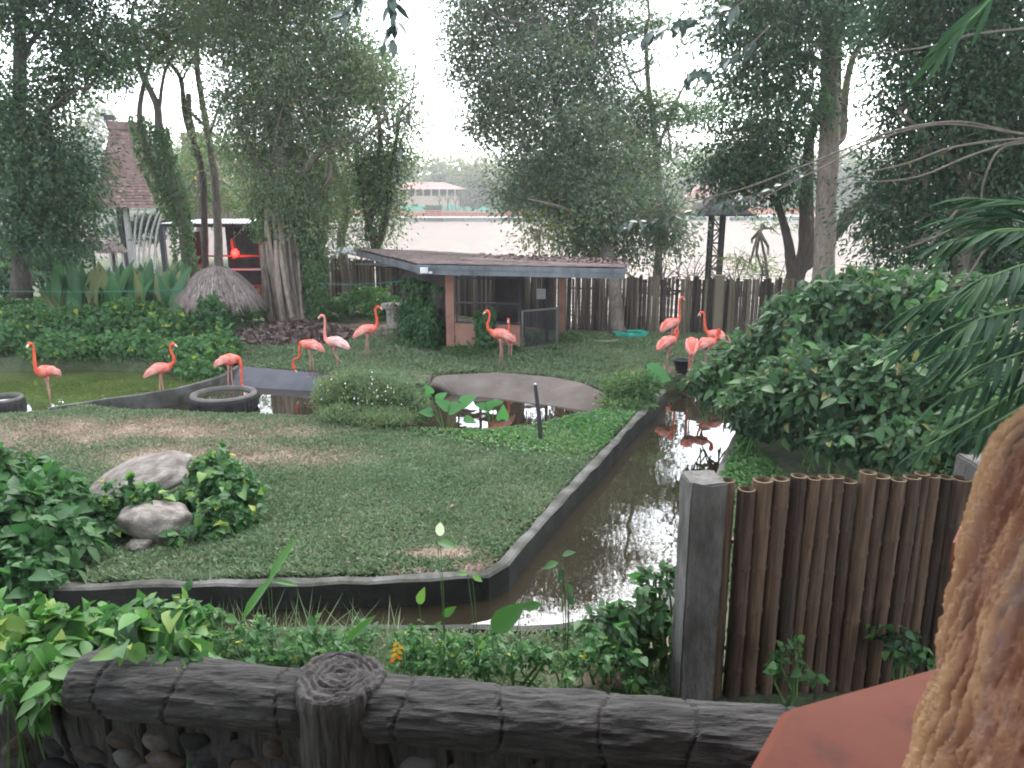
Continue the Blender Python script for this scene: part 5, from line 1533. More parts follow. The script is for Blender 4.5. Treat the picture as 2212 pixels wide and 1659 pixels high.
tree("tall_tree", "tall tree with thick pale straight trunk above the leafy bush", "tree",
     pts((1779, 625, 19.5), (1783, 500, 19.5), (1788, 380, 19.5), (1793, 250, 19.5), (1796, 120, 19.5), (1800, -60, 19.5)), (.26, .22),
     [(pts((1800, 310, 19.6), (1820, 290, 19.7), (1826, 200, 19.8), (1850, 110, 19.9), (1920, 40, 20)), (.12, .06)), (pts((1795, 150, 19.5), (1720, 110, 19.4), (1640, 90, 19.3)), (.1, .04)), (pts((1790, 300, 19.5), (1745, 210, 19.3), (1690, 190, 19.2)), (.06, .03))],
     [B(1560, 60, 60, 45, 19), B(1640, 40, 80, 50, 19.2), B(1730, 50, 80, 55, 19.2), B(1620, 130, 80, 45, 19), B(1710, 140, 75, 55, 19), B(1660, 200, 70, 38, 19), B(1740, 210, 45, 40, 19), B(1580, 170, 40, 25, 19), B(1840, 70, 45, 40, 19.8),
      B(1760, -30, 150, 50, 19.5), B(1600, -30, 90, 40, 19.2), B(1860, -40, 90, 60, 19.8)],
     mat="leaf_dark", bark="bark_pale", seed=33, lai=3.2, leaf=(.13, .055), droop=.8, gap=.08, base_tint=.3, trsides=18)
tree("multi_stem_tree", "dark tree of several crooked stems rising beside the thick pale trunk", "tree",
     pts((1715, 625, 20.4), (1720, 590, 20.4), (1740, 550, 20.4), (1742, 490, 20.4), (1742, 420, 20.4), (1746, 350, 20.4), (1750, 295, 20.4), (1766, 245, 20.4)), (.27, .09),
     [(pts((1712, 600, 20.5), (1708, 560, 20.5), (1700, 510, 20.5), (1680, 440, 20.5), (1662, 390, 20.5)), (.16, .07)), (pts((1735, 570, 20.6), (1775, 530, 20.7), (1818, 487, 20.8), (1846, 450, 20.9), (1900, 410, 21)), (.24, .12)),
      (pts((1749, 310, 20.4), (1738, 288, 20.4), (1703, 265, 20.4), (1650, 262, 20.4)), (.08, .03))],
     [B(1560, 275, 70, 38, 20), B(1640, 280, 70, 45, 20.2), B(1560, 330, 65, 45, 20), B(1650, 345, 80, 50, 20.2), B(1600, 395, 80, 32, 20.2), B(1690, 400, 50, 35, 20.4), B(1700, 280, 40, 35, 20.4), B(1530, 380, 35, 25, 20)],
     mat="leaf_dark", bark="bark_dark", seed=34, lai=3.3, leaf=(.13, .06), gap=.1, base_tint=.18, droop=.6)
tree("shade_tree", "very dark leafy tree filling the upper corner above the palm", "tree",
     pts((2078, 640, 16), (2085, 500, 16), (2092, 350, 16), (2098, 200, 16), (2100, -40, 16)), (.22, .14),
     [(pts((2090, 380, 16), (2010, 300, 15.8), (1940, 240, 15.6)), (.08, .03)), (pts((2095, 260, 16), (2160, 180, 16), (2230, 120, 16)), (.08, .03))],
     [B(1940, 60, 65, 60, 16.4), B(2040, 60, 100, 80, 16), B(2150, 60, 110, 90, 15.8), B(1950, 170, 60, 60, 16.3), B(2050, 190, 100, 80, 16), B(2170, 200, 100, 90, 15.8), B(1960, 270, 60, 40, 16.3), B(2060, 310, 100, 70, 16.2), B(2180, 330, 90, 90, 16), B(1950, 370, 70, 45, 16.5), B(2040, 420, 90, 65, 16.4),
      B(2170, 460, 90, 90, 16.2), B(1910, 450, 60, 50, 16.8), B(1980, 510, 80, 50, 16.6), B(2100, 540, 90, 60, 16.6), B(1890, 540, 50, 35, 17), B(2200, 600, 90, 90, 16), B(2060, -70, 180, 80, 16), B(2120, -200, 220, 120, 16), B(2330, 150, 130, 250, 16)],
     mat="leaf_dark", bark="bark_grey", seed=35, lai=3.7, leaf=(.13, .055), gap=.04, base_tint=.04, droop=.5)
# leafless shrub beyond the fence by the tower
lt = thing("leafless_shrub", "tangle of bare brown branches in front of the bright water by the tower", "shrub", (*P(1500, 640, 22.5)[:2], -1))
mb = MB()
for i in range(46):
    x0 = rng.choice([1400, 1440, 1490, 1600, 1650]) + rng.normal(0, 8)
    p0_ = P(x0, 640, 22.5); x1 = x0 + rng.normal(0, 55); y1 = rng.uniform(535, 600)
    p2_ = P(x1, y1, 22.5 + rng.normal(0, .4)); m_ = (p0_ + p2_) / 2 + rng.normal(0, .12, 3)
    q = smooth_path([p0_, m_, p2_], 4); mb.tube(q, np.linspace(.022, .005, len(q)), sides=4, caps=False)
    for j in range(3):
        s_ = q[rng.integers(2, len(q))]; mb.tube([s_, s_ + rng.normal(0, .12, 3) + [0, 0, .12], s_ + rng.normal(0, .2, 3) + [0, 0, .3]], [.008, .006, .003], sides=3, caps=False)
kind(mb.build("branches", "bark_dark", lt), "stuff")

# far shore trees and the wood behind them
fr = random.Random(5)
FARL = ["rounded yellow-green tree", "pale bushy tree", "tall light green tree", "grey-green spreading tree", "low olive green tree"]
fx = -120
fi = 0
FSEEN = set()
fplace = ["behind the shingled pavilion", "between the ivy covered trunks", "behind the curved thin trunk", "left of the cream hall", "directly behind the cream hall", "right of the cream hall", "beyond the middle of the orange boardwalk", "behind the drooping broad tree", "behind the lattice tower", "behind the thick pale trunk", "beyond the bright water at the far right"]
while fx < 2300:
    d = fr.uniform(182, 205)
    w = fr.uniform(55, 95)
    top = fr.uniform(322, 352) if fx > 600 else fr.uniform(285, 330)
    if abs(fx - 155) < 60: top = 215
    cx = fx + w
    blobs = []
    cy = (top + 455) / 2
    for k in range(6):
        blobs.append(B(cx + fr.uniform(-.6, .6) * w, top + (445 - top) * (0.18 + 0.16 * k), w * fr.uniform(.4, .7), (455 - top) * fr.uniform(.16, .24), d + fr.uniform(-4, 4)))
    t = tree("shore_tree", "%s across the lake, tree %s" % (FARL[fi % 5], ""), "tree", pts((cx, 462, d), (cx + 3, 400, d), (cx, top + 30, d)), (.35, .15), [], blobs, mat="leaf_far", group="trees on the far shore", seed=60 + fi,
             lai=2.4, leaf=(.95, .6), csz=1.2, per=14, gap=.05, ntw=0, base_tint=.35 + fr.uniform(-.15, .25), trsides=6, droop=.3)
    zone = 0 if cx < 360 else 1 if cx < 500 else 2 if cx < 760 else 3 if cx < 850 else 4 if cx < 960 else 5 if cx < 1060 else 6 if cx < 1180 else 7 if cx < 1460 else 8 if cx < 1660 else 9 if cx < 1880 else 10
    t["label"] = "%s across the lake %s" % (FARL[fi % 5], fplace[zone])
    while t["label"] in FSEEN:
        t["label"] = t["label"].replace(" across", " next along across", 1)
    FSEEN.add(t["label"])
    fx += w * fr.uniform(1.0, 1.5); fi += 1
kind(crown("far_woodland", "leaf_far", None, [B(x, 395 + 8 * math.sin(x), 120, 62, 232) for x in range(-300, 2600, 150)] + [B(x, 446, 90, 18, 178 + 4 * math.sin(x)) for x in range(-100, 2400, 130) if not 850 < x < 1010] , leaf=(1.3, .9), lai=2.2, per=14, csz=1.6, gap=0, seed=90, base_tint=.3), "stuff")
for px, nm in ((940 - 5, "clipped square hedge"), (1112, "clipped pale hedge")):
    pass
for px, lbl in ((937, "clipped square dark hedge in front of the far cream hall"), (1103, "paler clipped hedge at the end of the green netting")):
    c = P(px, 456, 157)
    t = thing("clipped_hedge", lbl, "hedge", (c[0], 157, 0.8), "clipped hedges on the far shore")
    mb = MB(); mb.box((c[0], 157, c[2] - .2), (3.0, 1.6, 2.4)); mb.build("stems", "leaf_dark", t)
    r_ = np.random.default_rng(int(px)); k = 1500
    pos = np.stack([c[0] + r_.uniform(-1.65, 1.65, k), 157 + r_.uniform(-1, 1, k), c[2] + r_.uniform(-1.4, 1.15, k)], 1)
    leaf_cloud("foliage", "leaf_far", t, pos, r_.normal(size=(k, 3)), r_.normal(size=(k, 3)) + [0, 0, .5], .3, .2, .2 + r_.normal(0, .1, k))
for px, lb_ in ((950, "thin sapling just right of the square dark hedge before the cream hall"), (968, "thin sapling before the middle of the far cream hall"), (985, "thin sapling before the right end of the far cream hall"), (1003, "thin sapling standing clear of the far cream hall's right end")):
    t = tree("bare_sapling", lb_, "tree", pts((px, 455, 159), (px - 1, 440, 159), (px + 1, 425, 159)), (.16, .08),
             [(pts((px, 440, 159), (px - 6, 428, 159), (px - 9, 418, 159)), (.08, .04)), (pts((px, 436, 159), (px + 6, 424, 159), (px + 9, 414, 159)), (.08, .04))], [B(px, 424, 7, 7, 159)], mat="leaf_far", bark="twig", group="saplings before the far hall", seed=px, lai=.8, leaf=(.4, .25), csz=.5, per=8, ntw=3, trsides=5)

# branches that hang into the picture from trees overhead
def hanging_branch(path, n_, L, label, seed, key="hang_leaf", spread=.9, down=.6, cat="branch"):
    r_ = np.random.default_rng(seed)
    q = smooth_path(path, 6)
    t = thing("hanging_branch", label, cat, q[0])
    mb = MB(); mb.tube(q, np.linspace(.014, .004, len(q)), sides=5)
    mb.build("stem", "twig", t)
    for i in range(n_):
        u = r_.uniform(.15, 1); p_ = q[min(len(q) - 1, int(u * (len(q) - 1)))]
        tg = unit(q[min(len(q) - 1, int(u * (len(q) - 1)) + 1)] - q[max(0, int(u * (len(q) - 1)) - 1)])
        ax = tg * .5 + r_.normal(0, spread * .5, 3) + np.array([0, 0, -down])
        put_leaf("leaf", "%s%d" % (key, r_.integers(0, 2)), t, p_ + r_.normal(0, .02, 3), ax, r_.normal(0, .4, 3) + [0, -.5, .8], L * r_.uniform(.7, 1.25))
    return t
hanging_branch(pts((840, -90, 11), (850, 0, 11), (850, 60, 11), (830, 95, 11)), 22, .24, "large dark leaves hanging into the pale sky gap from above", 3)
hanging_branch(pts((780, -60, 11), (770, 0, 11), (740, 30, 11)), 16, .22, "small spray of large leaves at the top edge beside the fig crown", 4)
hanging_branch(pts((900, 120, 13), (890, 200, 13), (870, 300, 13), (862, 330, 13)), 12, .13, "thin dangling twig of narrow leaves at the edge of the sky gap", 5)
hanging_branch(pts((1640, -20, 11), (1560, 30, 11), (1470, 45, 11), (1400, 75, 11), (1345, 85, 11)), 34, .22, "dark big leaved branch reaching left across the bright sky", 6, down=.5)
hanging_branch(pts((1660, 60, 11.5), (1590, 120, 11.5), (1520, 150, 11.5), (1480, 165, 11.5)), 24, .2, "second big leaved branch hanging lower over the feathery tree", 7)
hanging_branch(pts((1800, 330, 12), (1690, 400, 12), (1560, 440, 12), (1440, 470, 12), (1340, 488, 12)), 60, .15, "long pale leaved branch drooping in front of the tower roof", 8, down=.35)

# bare twigs arching across from the right
bt = thing("leafless_tree", "bare grey branches arching in from the side above the palm fronds", "tree", P(2420, 420, 9) * np.array([1, 1, 0]))
mb = MB(); mb.tube(smooth_path([P(2420, 420, 9) * np.array([1, 1, 0]), P(2400, 420, 9), P(2330, 300, 9)]), np.linspace(.12, .05, 11), sides=8); mb.build("trunk", "twig", bt, smooth=True)
for pth in ([(2330, 300), (2212, 290), (2072, 263), (1935, 282), (1826, 322), (1716, 366), (1607, 407), (1490, 436)], [(2330, 300), (2200, 300), (2060, 318), (1962, 352), (1880, 372), (1800, 392)], [(2330, 300), (2212, 303), (2100, 335), (1990, 380), (1900, 392), (1840, 388)], [(2300, 310), (2172, 316), (2128, 383), (2117, 445), (2100, 480)],
            [(2212, 290), (2040, 268), (1900, 300), (1780, 360), (1700, 400), (1620, 445)], [(2080, 440), (2030, 500), (1990, 560), (1960, 620)], [(2070, 490), (2000, 520), (1930, 545)], [(2150, 500), (2090, 600), (2040, 680)], [(2230, 60), (2100, 75), (2010, 100), (1900, 115), (1800, 125)]):
    mb = MB(); q = smooth_path(pts(*[(x, y, 9) for x, y in pth]), 6)
    mb.tube(q, np.linspace(.017, .006, len(q)), sides=5)
    for j in range(5):
        k_ = rng.integers(3, len(q)); s_ = q[k_]
        mb.tube([s_, s_ + np.array([-.12, 0, .02]) + rng.normal(0, .05, 3), s_ + np.array([-.3, 0, 0]) + rng.normal(0, .09, 3)], [.006, .004, .002], sides=3, caps=False)
    mb.build("branch", "twig", bt)

# ------------------------------------------------------------------ palm at the right edge
palm = thing("palm", "dark green palm with blurred arching fronds at the right edge", "palm", (*P(2420, 900, 5.2)[:2], 0))
pcn = P(2390, 700, 5.2)
mb = MB(); mb.tube(smooth_path([[pcn[0], pcn[1], 0], [pcn[0] + .03, pcn[1], 1.2], pcn]), np.linspace(.13, .09, 11), sides=10, jit=.05); mb.build("trunk", "bark_grey", palm, smooth=True)
def frond(tipD, d, bend, nl, Lf, seed, key=(0, 1), start=None, thick=.014):
    r_ = np.random.default_rng(seed)
    tip = P(*tipD, d)
    s0 = pcn if start is None else start
    mid = (s0 + tip) / 2 + np.array([0, 0, bend])
    q = smooth_path([s0, mid, tip], 10)
    mb = MB(); mb.tube(q, np.linspace(thick, thick * .3, len(q)), sides=5)
    fo = mb.build("frond", "stem_green", palm)
    tot = len(q) - 1
    for i in range(nl):
        u = .22 + .78 * i / (nl - 1)
        k_ = min(tot - 1, int(u * tot)); p_ = q[k_] + (q[k_ + 1] - q[k_]) * (u * tot - k_)
        tg = unit(q[k_ + 1] - q[k_])
        up = unit(np.cross(np.cross(tg, [0, 0, 1]), tg))
        sd = unit(np.cross(tg, up))
        for sg in (-1, 1):
            ax = tg * (.75 + .5 * u) + sd * sg * (.62 - .25 * u) - np.array([0, 0, .25]) + r_.normal(0, .06, 3)
            put_leaf("leaflet", "palm_leaflet%d" % r_.integers(0, 2), fo, p_, ax, up + sd * sg * .35, Lf * (1 - .35 * abs(u - .5)) * r_.uniform(.85, 1.1), 1.1)
for i_, (tip, d, bend, nl, Lf) in enumerate([((2050, 520), 5.0, .32, 15, .42), ((2000, 655), 4.9, .20, 15, .42), ((1975, 735), 4.8, .12, 15, .42), ((2045, 760), 4.5, .05, 14, .4), ((2060, 850), 4.4, -.03, 14, .38), ((2120, 930), 4.3, -.1, 13, .36), ((2000, 965), 4.6, -.05, 10, .3), ((2120, 430), 5.4, .3, 13, .42), ((2130, 600), 4.4, .25, 14, .42), ((2110, 690), 4.2, .1, 13, .42), ((2150, 500), 4.9, .25, 12, .42), ((2080, 470), 5.6, .3, 12, .42), ((2030, 800), 5.2, .05, 13, .4), ((2150, 780), 4.3, 0, 12, .4), ((2080, 900), 4.9, -.08, 11, .36)]):
    frond(tip, d, bend, nl, Lf, 200 + i_)
palm2 = thing("palm_frond", "pale green palm frond tip hanging down from the top edge", "palm", P(2160, -160, 5.5))
q = smooth_path(pts((2190, -150, 5.5), (2150, -20, 5.4), (2080, 60, 5.3), (2025, 135, 5.2)), 8)
mb = MB(); mb.tube(q, np.linspace(.012, .004, len(q)), sides=5); mb.build("rachis", "stem_green", palm2)
for i in range(26):
    k_ = 4 + int(i * .7); k_ = min(k_, len(q) - 2); tg = unit(q[k_ + 1] - q[k_])
    ax = tg + rng.normal(0, .09, 3) + np.array([-.15, .1, -.05]) * (1 if i % 2 else -.6)
    put_leaf("leaflet", "palm_leaflet1", palm2, q[k_], ax, [0, -.7, .6], .34 * rng.uniform(.8, 1.1), 1.0)

# ------------------------------------------------------------------ shrubs, vines and weeds
def bush(name, label, blobs, mat, leaf, seed, lai=3.0, obj_leaves=0, keys=(), objL=.16, stems=8, group=None, cat="bush", tint=.35, yellow=.02, droop=.45, up=.5, shell=.55, shape="leaf7", dens=None):
    r_ = np.random.default_rng(seed)
    c0 = np.mean([b_[0] for b_ in blobs], axis=0)
    t = thing(name, label, cat, (c0[0], c0[1], 0), group)
    Cn, Nn = [], []
    for c, rad in blobs:
        rad = np.asarray(rad)
        n_ = int(lai * 2.2 * math.pi * (rad[0] * rad[2] + rad[0] * rad[1]) * .8 / (leaf[0] * leaf[1] * .6))
        d = unit(r_.normal(size=(n_, 3))); d[:, 2] = np.abs(d[:, 2]) * np.where(r_.random(n_) < .8, 1, -1)
        rr = shell + (1 - shell) * r_.random(n_) ** .6
        rr = rr * (1 + .15 * noise3(d, 4.0, seed + c[0]))
        Cn.append(c + d * rr[:, None] * rad); Nn.append(unit(d / rad))
    Cn = np.concatenate(Cn); Nn = np.concatenate(Nn)
    k_ = Cn[:, 2] > 0.02
    Cn, Nn = Cn[k_], Nn[k_]
    n_ = len(Cn)
    for q in range(int(len(blobs) * 3.5)):
        c, rad = blobs[r_.integers(0, len(blobs))]
        d = unit(r_.normal(size=3) + [0, -.3, .9]); p0_ = c + d * np.asarray(rad) * .9
        L_ = r_.uniform(.12, .42) * min(1.0, 1.2 * float(np.mean(rad)) + .25); k_ = int(r_.integers(6, 13))
        u_ = r_.uniform(.15, 1, k_)
        Cn = np.r_[Cn, p0_ + (d * L_ + [0, 0, L_ * .25]) * u_[:, None] + r_.normal(0, .02, (k_, 3))]
        Nn = np.r_[Nn, np.tile(d, (k_, 1)) + r_.normal(0, .4, (k_, 3))]
    n_ = len(Cn)
    ax = r_.normal(0, .55, (n_, 3)) + Nn * .45; ax[:, 2] -= droop
    nr = Nn * .8 + r_.normal(0, .35, (n_, 3)); nr[:, 2] += up
    sc = r_.uniform(.5, 1.3, n_)
    tt = tint + .16 * noise3(Cn, 1.5, seed) + r_.normal(0, .12, n_)
    tt = np.where(r_.random(n_) < yellow, .98, np.clip(tt, 0, .85))
    idx = np.arange(n_)
    if obj_leaves:
        v = np.array([0, 0, CAMH]) - Cn
        face = np.sum(unit(v) * Nn, 1)
        cand = np.where(face > .25)[0]
        # nearest to the outside of all blobs
        out_ = np.min([np.linalg.norm((Cn[cand] - c) / np.asarray(rad), axis=1) for c, rad in blobs], axis=0)
        pick = cand[np.argsort(-out_ + r_.uniform(0, .25, len(cand)))[:obj_leaves]]
        for i in pick:
            a_ = ax[i] * .8 + unit(v[i]) * .2
            put_leaf("leaf", keys[r_.integers(0, len(keys))], t, Cn[i] + Nn[i] * .03, a_, nr[i], objL * r_.uniform(.55, 1.35))
    leaf_o = leaf_cloud("foliage", mat, t, Cn, ax, nr, leaf[0] * sc, leaf[1] * sc, tt, shape=shape)
    if obj_leaves or name:
        kind(leaf_o, "stuff")
    mb = MB()
    for c, rad in blobs:
        for j in range(stems):
            b0 = np.array([c[0] + r_.normal(0, rad[0] * .3), c[1] + r_.normal(0, rad[1] * .3), 0])
            e = c + unit(r_.normal(size=3) + [0, 0, .7]) * np.asarray(rad) * .8
            mb.tube([b0, (b0 + e) / 2 + r_.normal(0, .05, 3), e], [.014, .01, .005], sides=4, caps=False)
    if mb.n:
        kind(mb.build("stems", "stem_green", t), "stuff")
    return t
def mound(px, py, w, hgt, depth=None, z=0.0):
    """leafy mound standing on the ground at a photograph point; w, hgt in metres"""
    g = G(px, py)
    return (np.array([g[0], g[1], hgt * .35 + z]), (w, depth or w * .7, hgt * .65))
bush("leafy_bush", "large dense bush of glossy broad leaves behind the bamboo panel",
     [B(1555, 830, 75, 50, 12.2), B(1640, 800, 100, 85, 11.8), B(1760, 730, 120, 105, 11.4), B(1880, 680, 140, 95, 11.2), B(2010, 700, 130, 110, 10.6), B(1640, 885, 85, 65, 10.6), B(1770, 860, 140, 110, 10), B(1920, 850, 140, 115, 9.5), B(2060, 870, 110, 110, 9.2), B(1860, 955, 110, 45, 9.0), B(2000, 960, 110, 55, 8.4), B(2140, 930, 90, 70, 8.2)],
     "leaf_dark", (.16, .085), 41, lai=2.3, obj_leaves=295, keys=["bush_leaf%d" % i for i in range(5)], objL=.19, tint=.40, yellow=.03)
vk = ["vine_leaf%d" % i for i in range(5)]
for i, (bl, lb) in enumerate([
    ([mound(40, 745, 1.3, .95), mound(-40, 770, 1.0, .8)], "vine thicket on the pond bank below the dark left edge tree"),
    ([mound(170, 740, 1.2, .9), mound(140, 775, .9, .6)], "vine thicket over the pond between the two standing flamingos"),
    ([mound(300, 725, 1.2, .95), mound(270, 770, .9, .6)], "bright heart leaved vine thicket below the upright broad leaved clump"),
    ([mound(390, 740, .9, .8), mound(400, 785, .7, .55)], "vine thicket under the left rim of the thatched umbrella"),
    ([mound(455, 790, .55, .7), mound(430, 815, .45, .4), mound(475, 770, .5, .6)], "dark weeds at the corner of the curved kerb by the drinking flamingo"),
    ([mound(60, 690, 1.6, .7), mound(-80, 700, 1.5, .8)], "low vines at the back beneath the rope at the left edge"),
    ([mound(240, 672, 1.6, .75), mound(340, 680, 1.0, .8)], "low vines at the back beneath the upright broad leaves"),
    ([mound(465, 740, .42, 1.25), mound(480, 720, .4, 1.0)], "column of vines climbing the post of the thatched umbrella"),
    ([mound(545, 700, .7, .8), mound(520, 680, .8, .7)], "dark bushy vines left of the fig trunk"),
    ([mound(715, 690, .8, .65), mound(690, 680, .6, .5)], "shiny leaved weeds right beside the fig trunk"),
    ([mound(790, 680, .9, .9), mound(830, 690, .7, .7)], "pale shiny leaved bush behind the flamingo by the stone spool"),
    ([mound(875, 690, .6, .6)], "small bright bush behind the stone spool pedestal")]):
    bush("vine_bush", lb, bl, "leaf_vine", (.13, .10), 300 + i, lai=1.5, group="vine bushes round the ponds", tint=.34 + .1 * (i in (2, 10, 11)), yellow=.03, droop=.4, stems=5, shape="rhomb")
for i, (bl, lb) in enumerate([([B(20, 560, 60, 45, 24.5), B(90, 575, 45, 35, 24)], "dark undergrowth shrub behind the dark left edge tree"), ([B(-40, 600, 60, 50, 22), B(30, 610, 50, 30, 22)], "dark shrub at the foot of the dark left edge tree"), ([B(130, 590, 40, 35, 24.5), B(165, 560, 35, 30, 25)], "dark shrub behind the paddle leaves at the left"), ([B(265, 505, 40, 28, 41), B(315, 500, 40, 32, 41), B(345, 490, 30, 30, 42)], "green shrubs on the shore behind the white arched ribs")]):
    bush("undergrowth_shrub", lb, bl, "leaf_dark", (.14, .08), 380 + i, lai=1.5, group="dark undergrowth at the left", stems=5, shape="rhomb", tint=.25)
# upright canna-like clumps
for i, (x0, x1, nl, lb) in enumerate([(115, 215, 42, "clump of upright broad paddle leaves nearest the dark left tree"), (210, 310, 44, "clump of upright paddle leaves below the arched white ribs"), (305, 408, 46, "tall clump of upright paddle leaves beside the pink pillar")]):
    g0 = P((x0 + x1) / 2, 640, 21.5)
    t = thing("paddle_leaf_plant", lb, "plant", (g0[0], 21.5, 0), "paddle leaf plants by the pen")
    for j in range(nl):
        x = rng.uniform(x0, x1); dd = 21.5 + rng.normal(0, .5)
        b0 = P(x, 650, dd); b0[2] = rng.uniform(.3, .8)
        put_leaf("leaf", "canna_leaf%d" % rng.integers(0, 3), t, b0, [rng.normal(0, .28), rng.normal(0, .2), 1], [rng.normal(0, .6), -1, .2], rng.uniform(.75, 1.3) * (1.12 if i == 2 else 1), rng.uniform(.7, 1.05))
    mb = MB()
    for j in range(nl):
        x = rng.uniform(x0, x1); b0 = P(x, 650, 21.5 + rng.normal(0, .4)); b0[2] = -.03
        mb.tube([b0, b0 + [rng.normal(0, .05), 0, .6], b0 + [rng.normal(0, .1), 0, 1.2]], [.022, .018, .01], sides=5, caps=False)
    mb.build("stalks", "stem_green", t)
# climbing vines on the shelter
def wall_vine(label, a, b_, h0, h1, n_, seed, thick=.25):
    r_ = np.random.default_rng(seed)
    t = thing("climbing_vine", label, "vine", (*((a + b_) / 2)[:2], 0))
    u = r_.random(n_); z = h0 + (h1 - h0) * r_.random(n_) ** .9
    d = unit((b_ - a)[:2]); nn = np.array([d[1], -d[0]])
    if nn @ (np.array([0, 0]) - a[:2]) < 0: nn = -nn
    pos = np.c_[a[:2] + (b_ - a)[:2] * u[:, None] + nn * (np.abs(r_.normal(.03, thick, n_)) * (1.2 - z / max(h1, .1) * .6))[:, None], z]
    keep = noise3(pos, 2.2, seed) > -.35
    pos = pos[keep]; k = len(pos)
    ax = r_.normal(0, .4, (k, 3)) + np.r_[nn * .4, -.8]; nr = r_.normal(0, .35, (k, 3)) + np.r_[nn, .4]
    sc = r_.uniform(.7, 1.3, k)
    leaf_cloud("foliage", "leaf_vine", t, pos, ax, nr, .14 * sc, .10 * sc, .22 + r_.normal(0, .14, k))
    mb = MB()
    for j in range(8):
        q = a + (b_ - a) * r_.random(); mb.tube([np.r_[q[:2] + nn * .07, 0], np.r_[q[:2] + nn * .08 + r_.normal(0, .05, 2), h1 * .5], np.r_[q[:2] + nn * .07 + r_.normal(0, .1, 2), h1 * .9]], .012, sides=4)
    mb.build("stems", "twig", t)
wall_vine("climbing vine covering the dark side wall of the shelter", w0 + (w1 - w0) * .2, w1 + np.array([-.1, -.05, 0]), .02, 1.55, 3000, 51)
wall_vine("vine growing over the pink half wall under the shelter window", w1 + (w2 - w1) * .38, w1 + (w2 - w1) * .66, 0, 1.0, 560, 52, thick=.16)
for px, py, w, h in ((1228, 745, .35, .35), (1100, 765, .3, .2), (1000, 765, .5, .18), (1195, 760, .2, .12)):
    bush("weed", "weeds at the foot of the shelter " + {1228: "pillar on the right side of the gate", 1100: "pink half wall beside the gate", 1000: "half wall below the vine", 1195: "gate post"}[px], [mound(px, py, w, h)], "leaf_mid", (.08, .04), px, lai=1.2, stems=3, cat="weeds", shape="rhomb")
# white flowered weeds on the island shore
wt = bush("flowering_weeds", "fine leaved weedy shrub with tiny white flowers on the pond shore",
     [B(715, 860, 45, 55, 12.6), B(760, 835, 50, 45, 12.6), B(810, 850, 55, 55, 12.5), B(860, 855, 50, 45, 12.4), B(905, 885, 35, 38, 12.3), B(830, 905, 90, 28, 12.0), B(740, 900, 60, 30, 12.1)],
     "leaf_ash", (.055, .016), 55, lai=.85, stems=46, tint=.5, yellow=.03, up=.2, droop=-.4, shape="rhomb", shell=.1, cat="weeds")
k = 40
c = np.stack([P(x, y, 12.05) for x, y in zip(rng.normal(790, 50, k), rng.normal(848, 20, k))])
leaf_cloud("flowers", "petal_white", wt, c, rng.normal(size=(k, 3)), rng.normal(size=(k, 3)) + [0, -1, .5], .028, .028, .5)
bush("weeds", "rank weeds in the corner between pond apron and channel kerb", [B(1345, 850, 42, 45, 13.6), B(1390, 840, 45, 40, 13.4), B(1370, 885, 55, 22, 13), B(1310, 880, 25, 18, 13.2)], "leaf_mid", (.08, .035), 56, lai=1.2, stems=14, tint=.5, shape="rhomb", droop=.1, cat="weeds")
def leafy_plant(name, label, leaves, cat="plant", key="taro_leaf", group=None, L=.25):
    """leaves: (px, py of leaf base, distance, length, lean dx, dz, nx)"""
    px0 = np.mean([l[0] for l in leaves]); d0 = np.mean([l[2] for l in leaves])
    b0 = P(px0, 900, d0)
    t = thing(name, label, cat, (b0[0], b0[1], 0), group)
    mb = MB()
    for (px, py, d, L_, ax, nr) in leaves:
        p_ = P(px, py, d)
        root = np.array([b0[0] + (p_[0] - b0[0]) * .35, d0, -0.05])
        q = smooth_path([root, (root + p_) / 2 + np.array([(p_[0] - b0[0]) * .1, 0, .08]), p_], 4)
        mb.tube(q, np.linspace(.011, .006, len(q)), sides=5)
        put_leaf("leaf", key, t, p_, ax, nr, L_)
    mb.build("stalks", "stem_green", t)
    return t
TA = lambda x, y, d, L, a: (x, y, d, L, (math.cos(a) * 1, -.35, math.sin(a) * .8), (rng.normal(0, .2), -.8, .6))
leafy_plant("taro_plant", "bright heart leaved taro on the island shore beside the white flowered weeds", [TA(945, 865, 12.1, .24, .9), TA(972, 885, 12.0, .30, .5), TA(968, 880, 12.0, .26, 2.4), TA(998, 872, 12.0, .30, .7), TA(932, 892, 12, .22, 2.9), TA(1005, 905, 11.9, .2, -.3), TA(930, 850, 12.1, .2, 1.9)])
leafy_plant("taro_plant", "taro with pale heart leaves standing in the pond in front of the apron", [TA(1052, 882, 12.2, .24, .9), TA(1048, 880, 12.2, .2, 2.6), TA(1085, 905, 12.0, .28, 1.5), TA(1066, 872, 12.2, .18, .4)])
leafy_plant("taro_plant", "single round elephant ear leaf standing at the channel corner", [(1398, 802, 13.4, .46, (.85, -.25, -.22), (.05, -.78, .6)), (1396, 850, 13.5, .3, (-.4, -.3, -.3), (-.3, -.8, .5)), (1388, 842, 13.5, .22, (-.6, 0, .3), (0, -.8, .6))], key="elephant_ear")

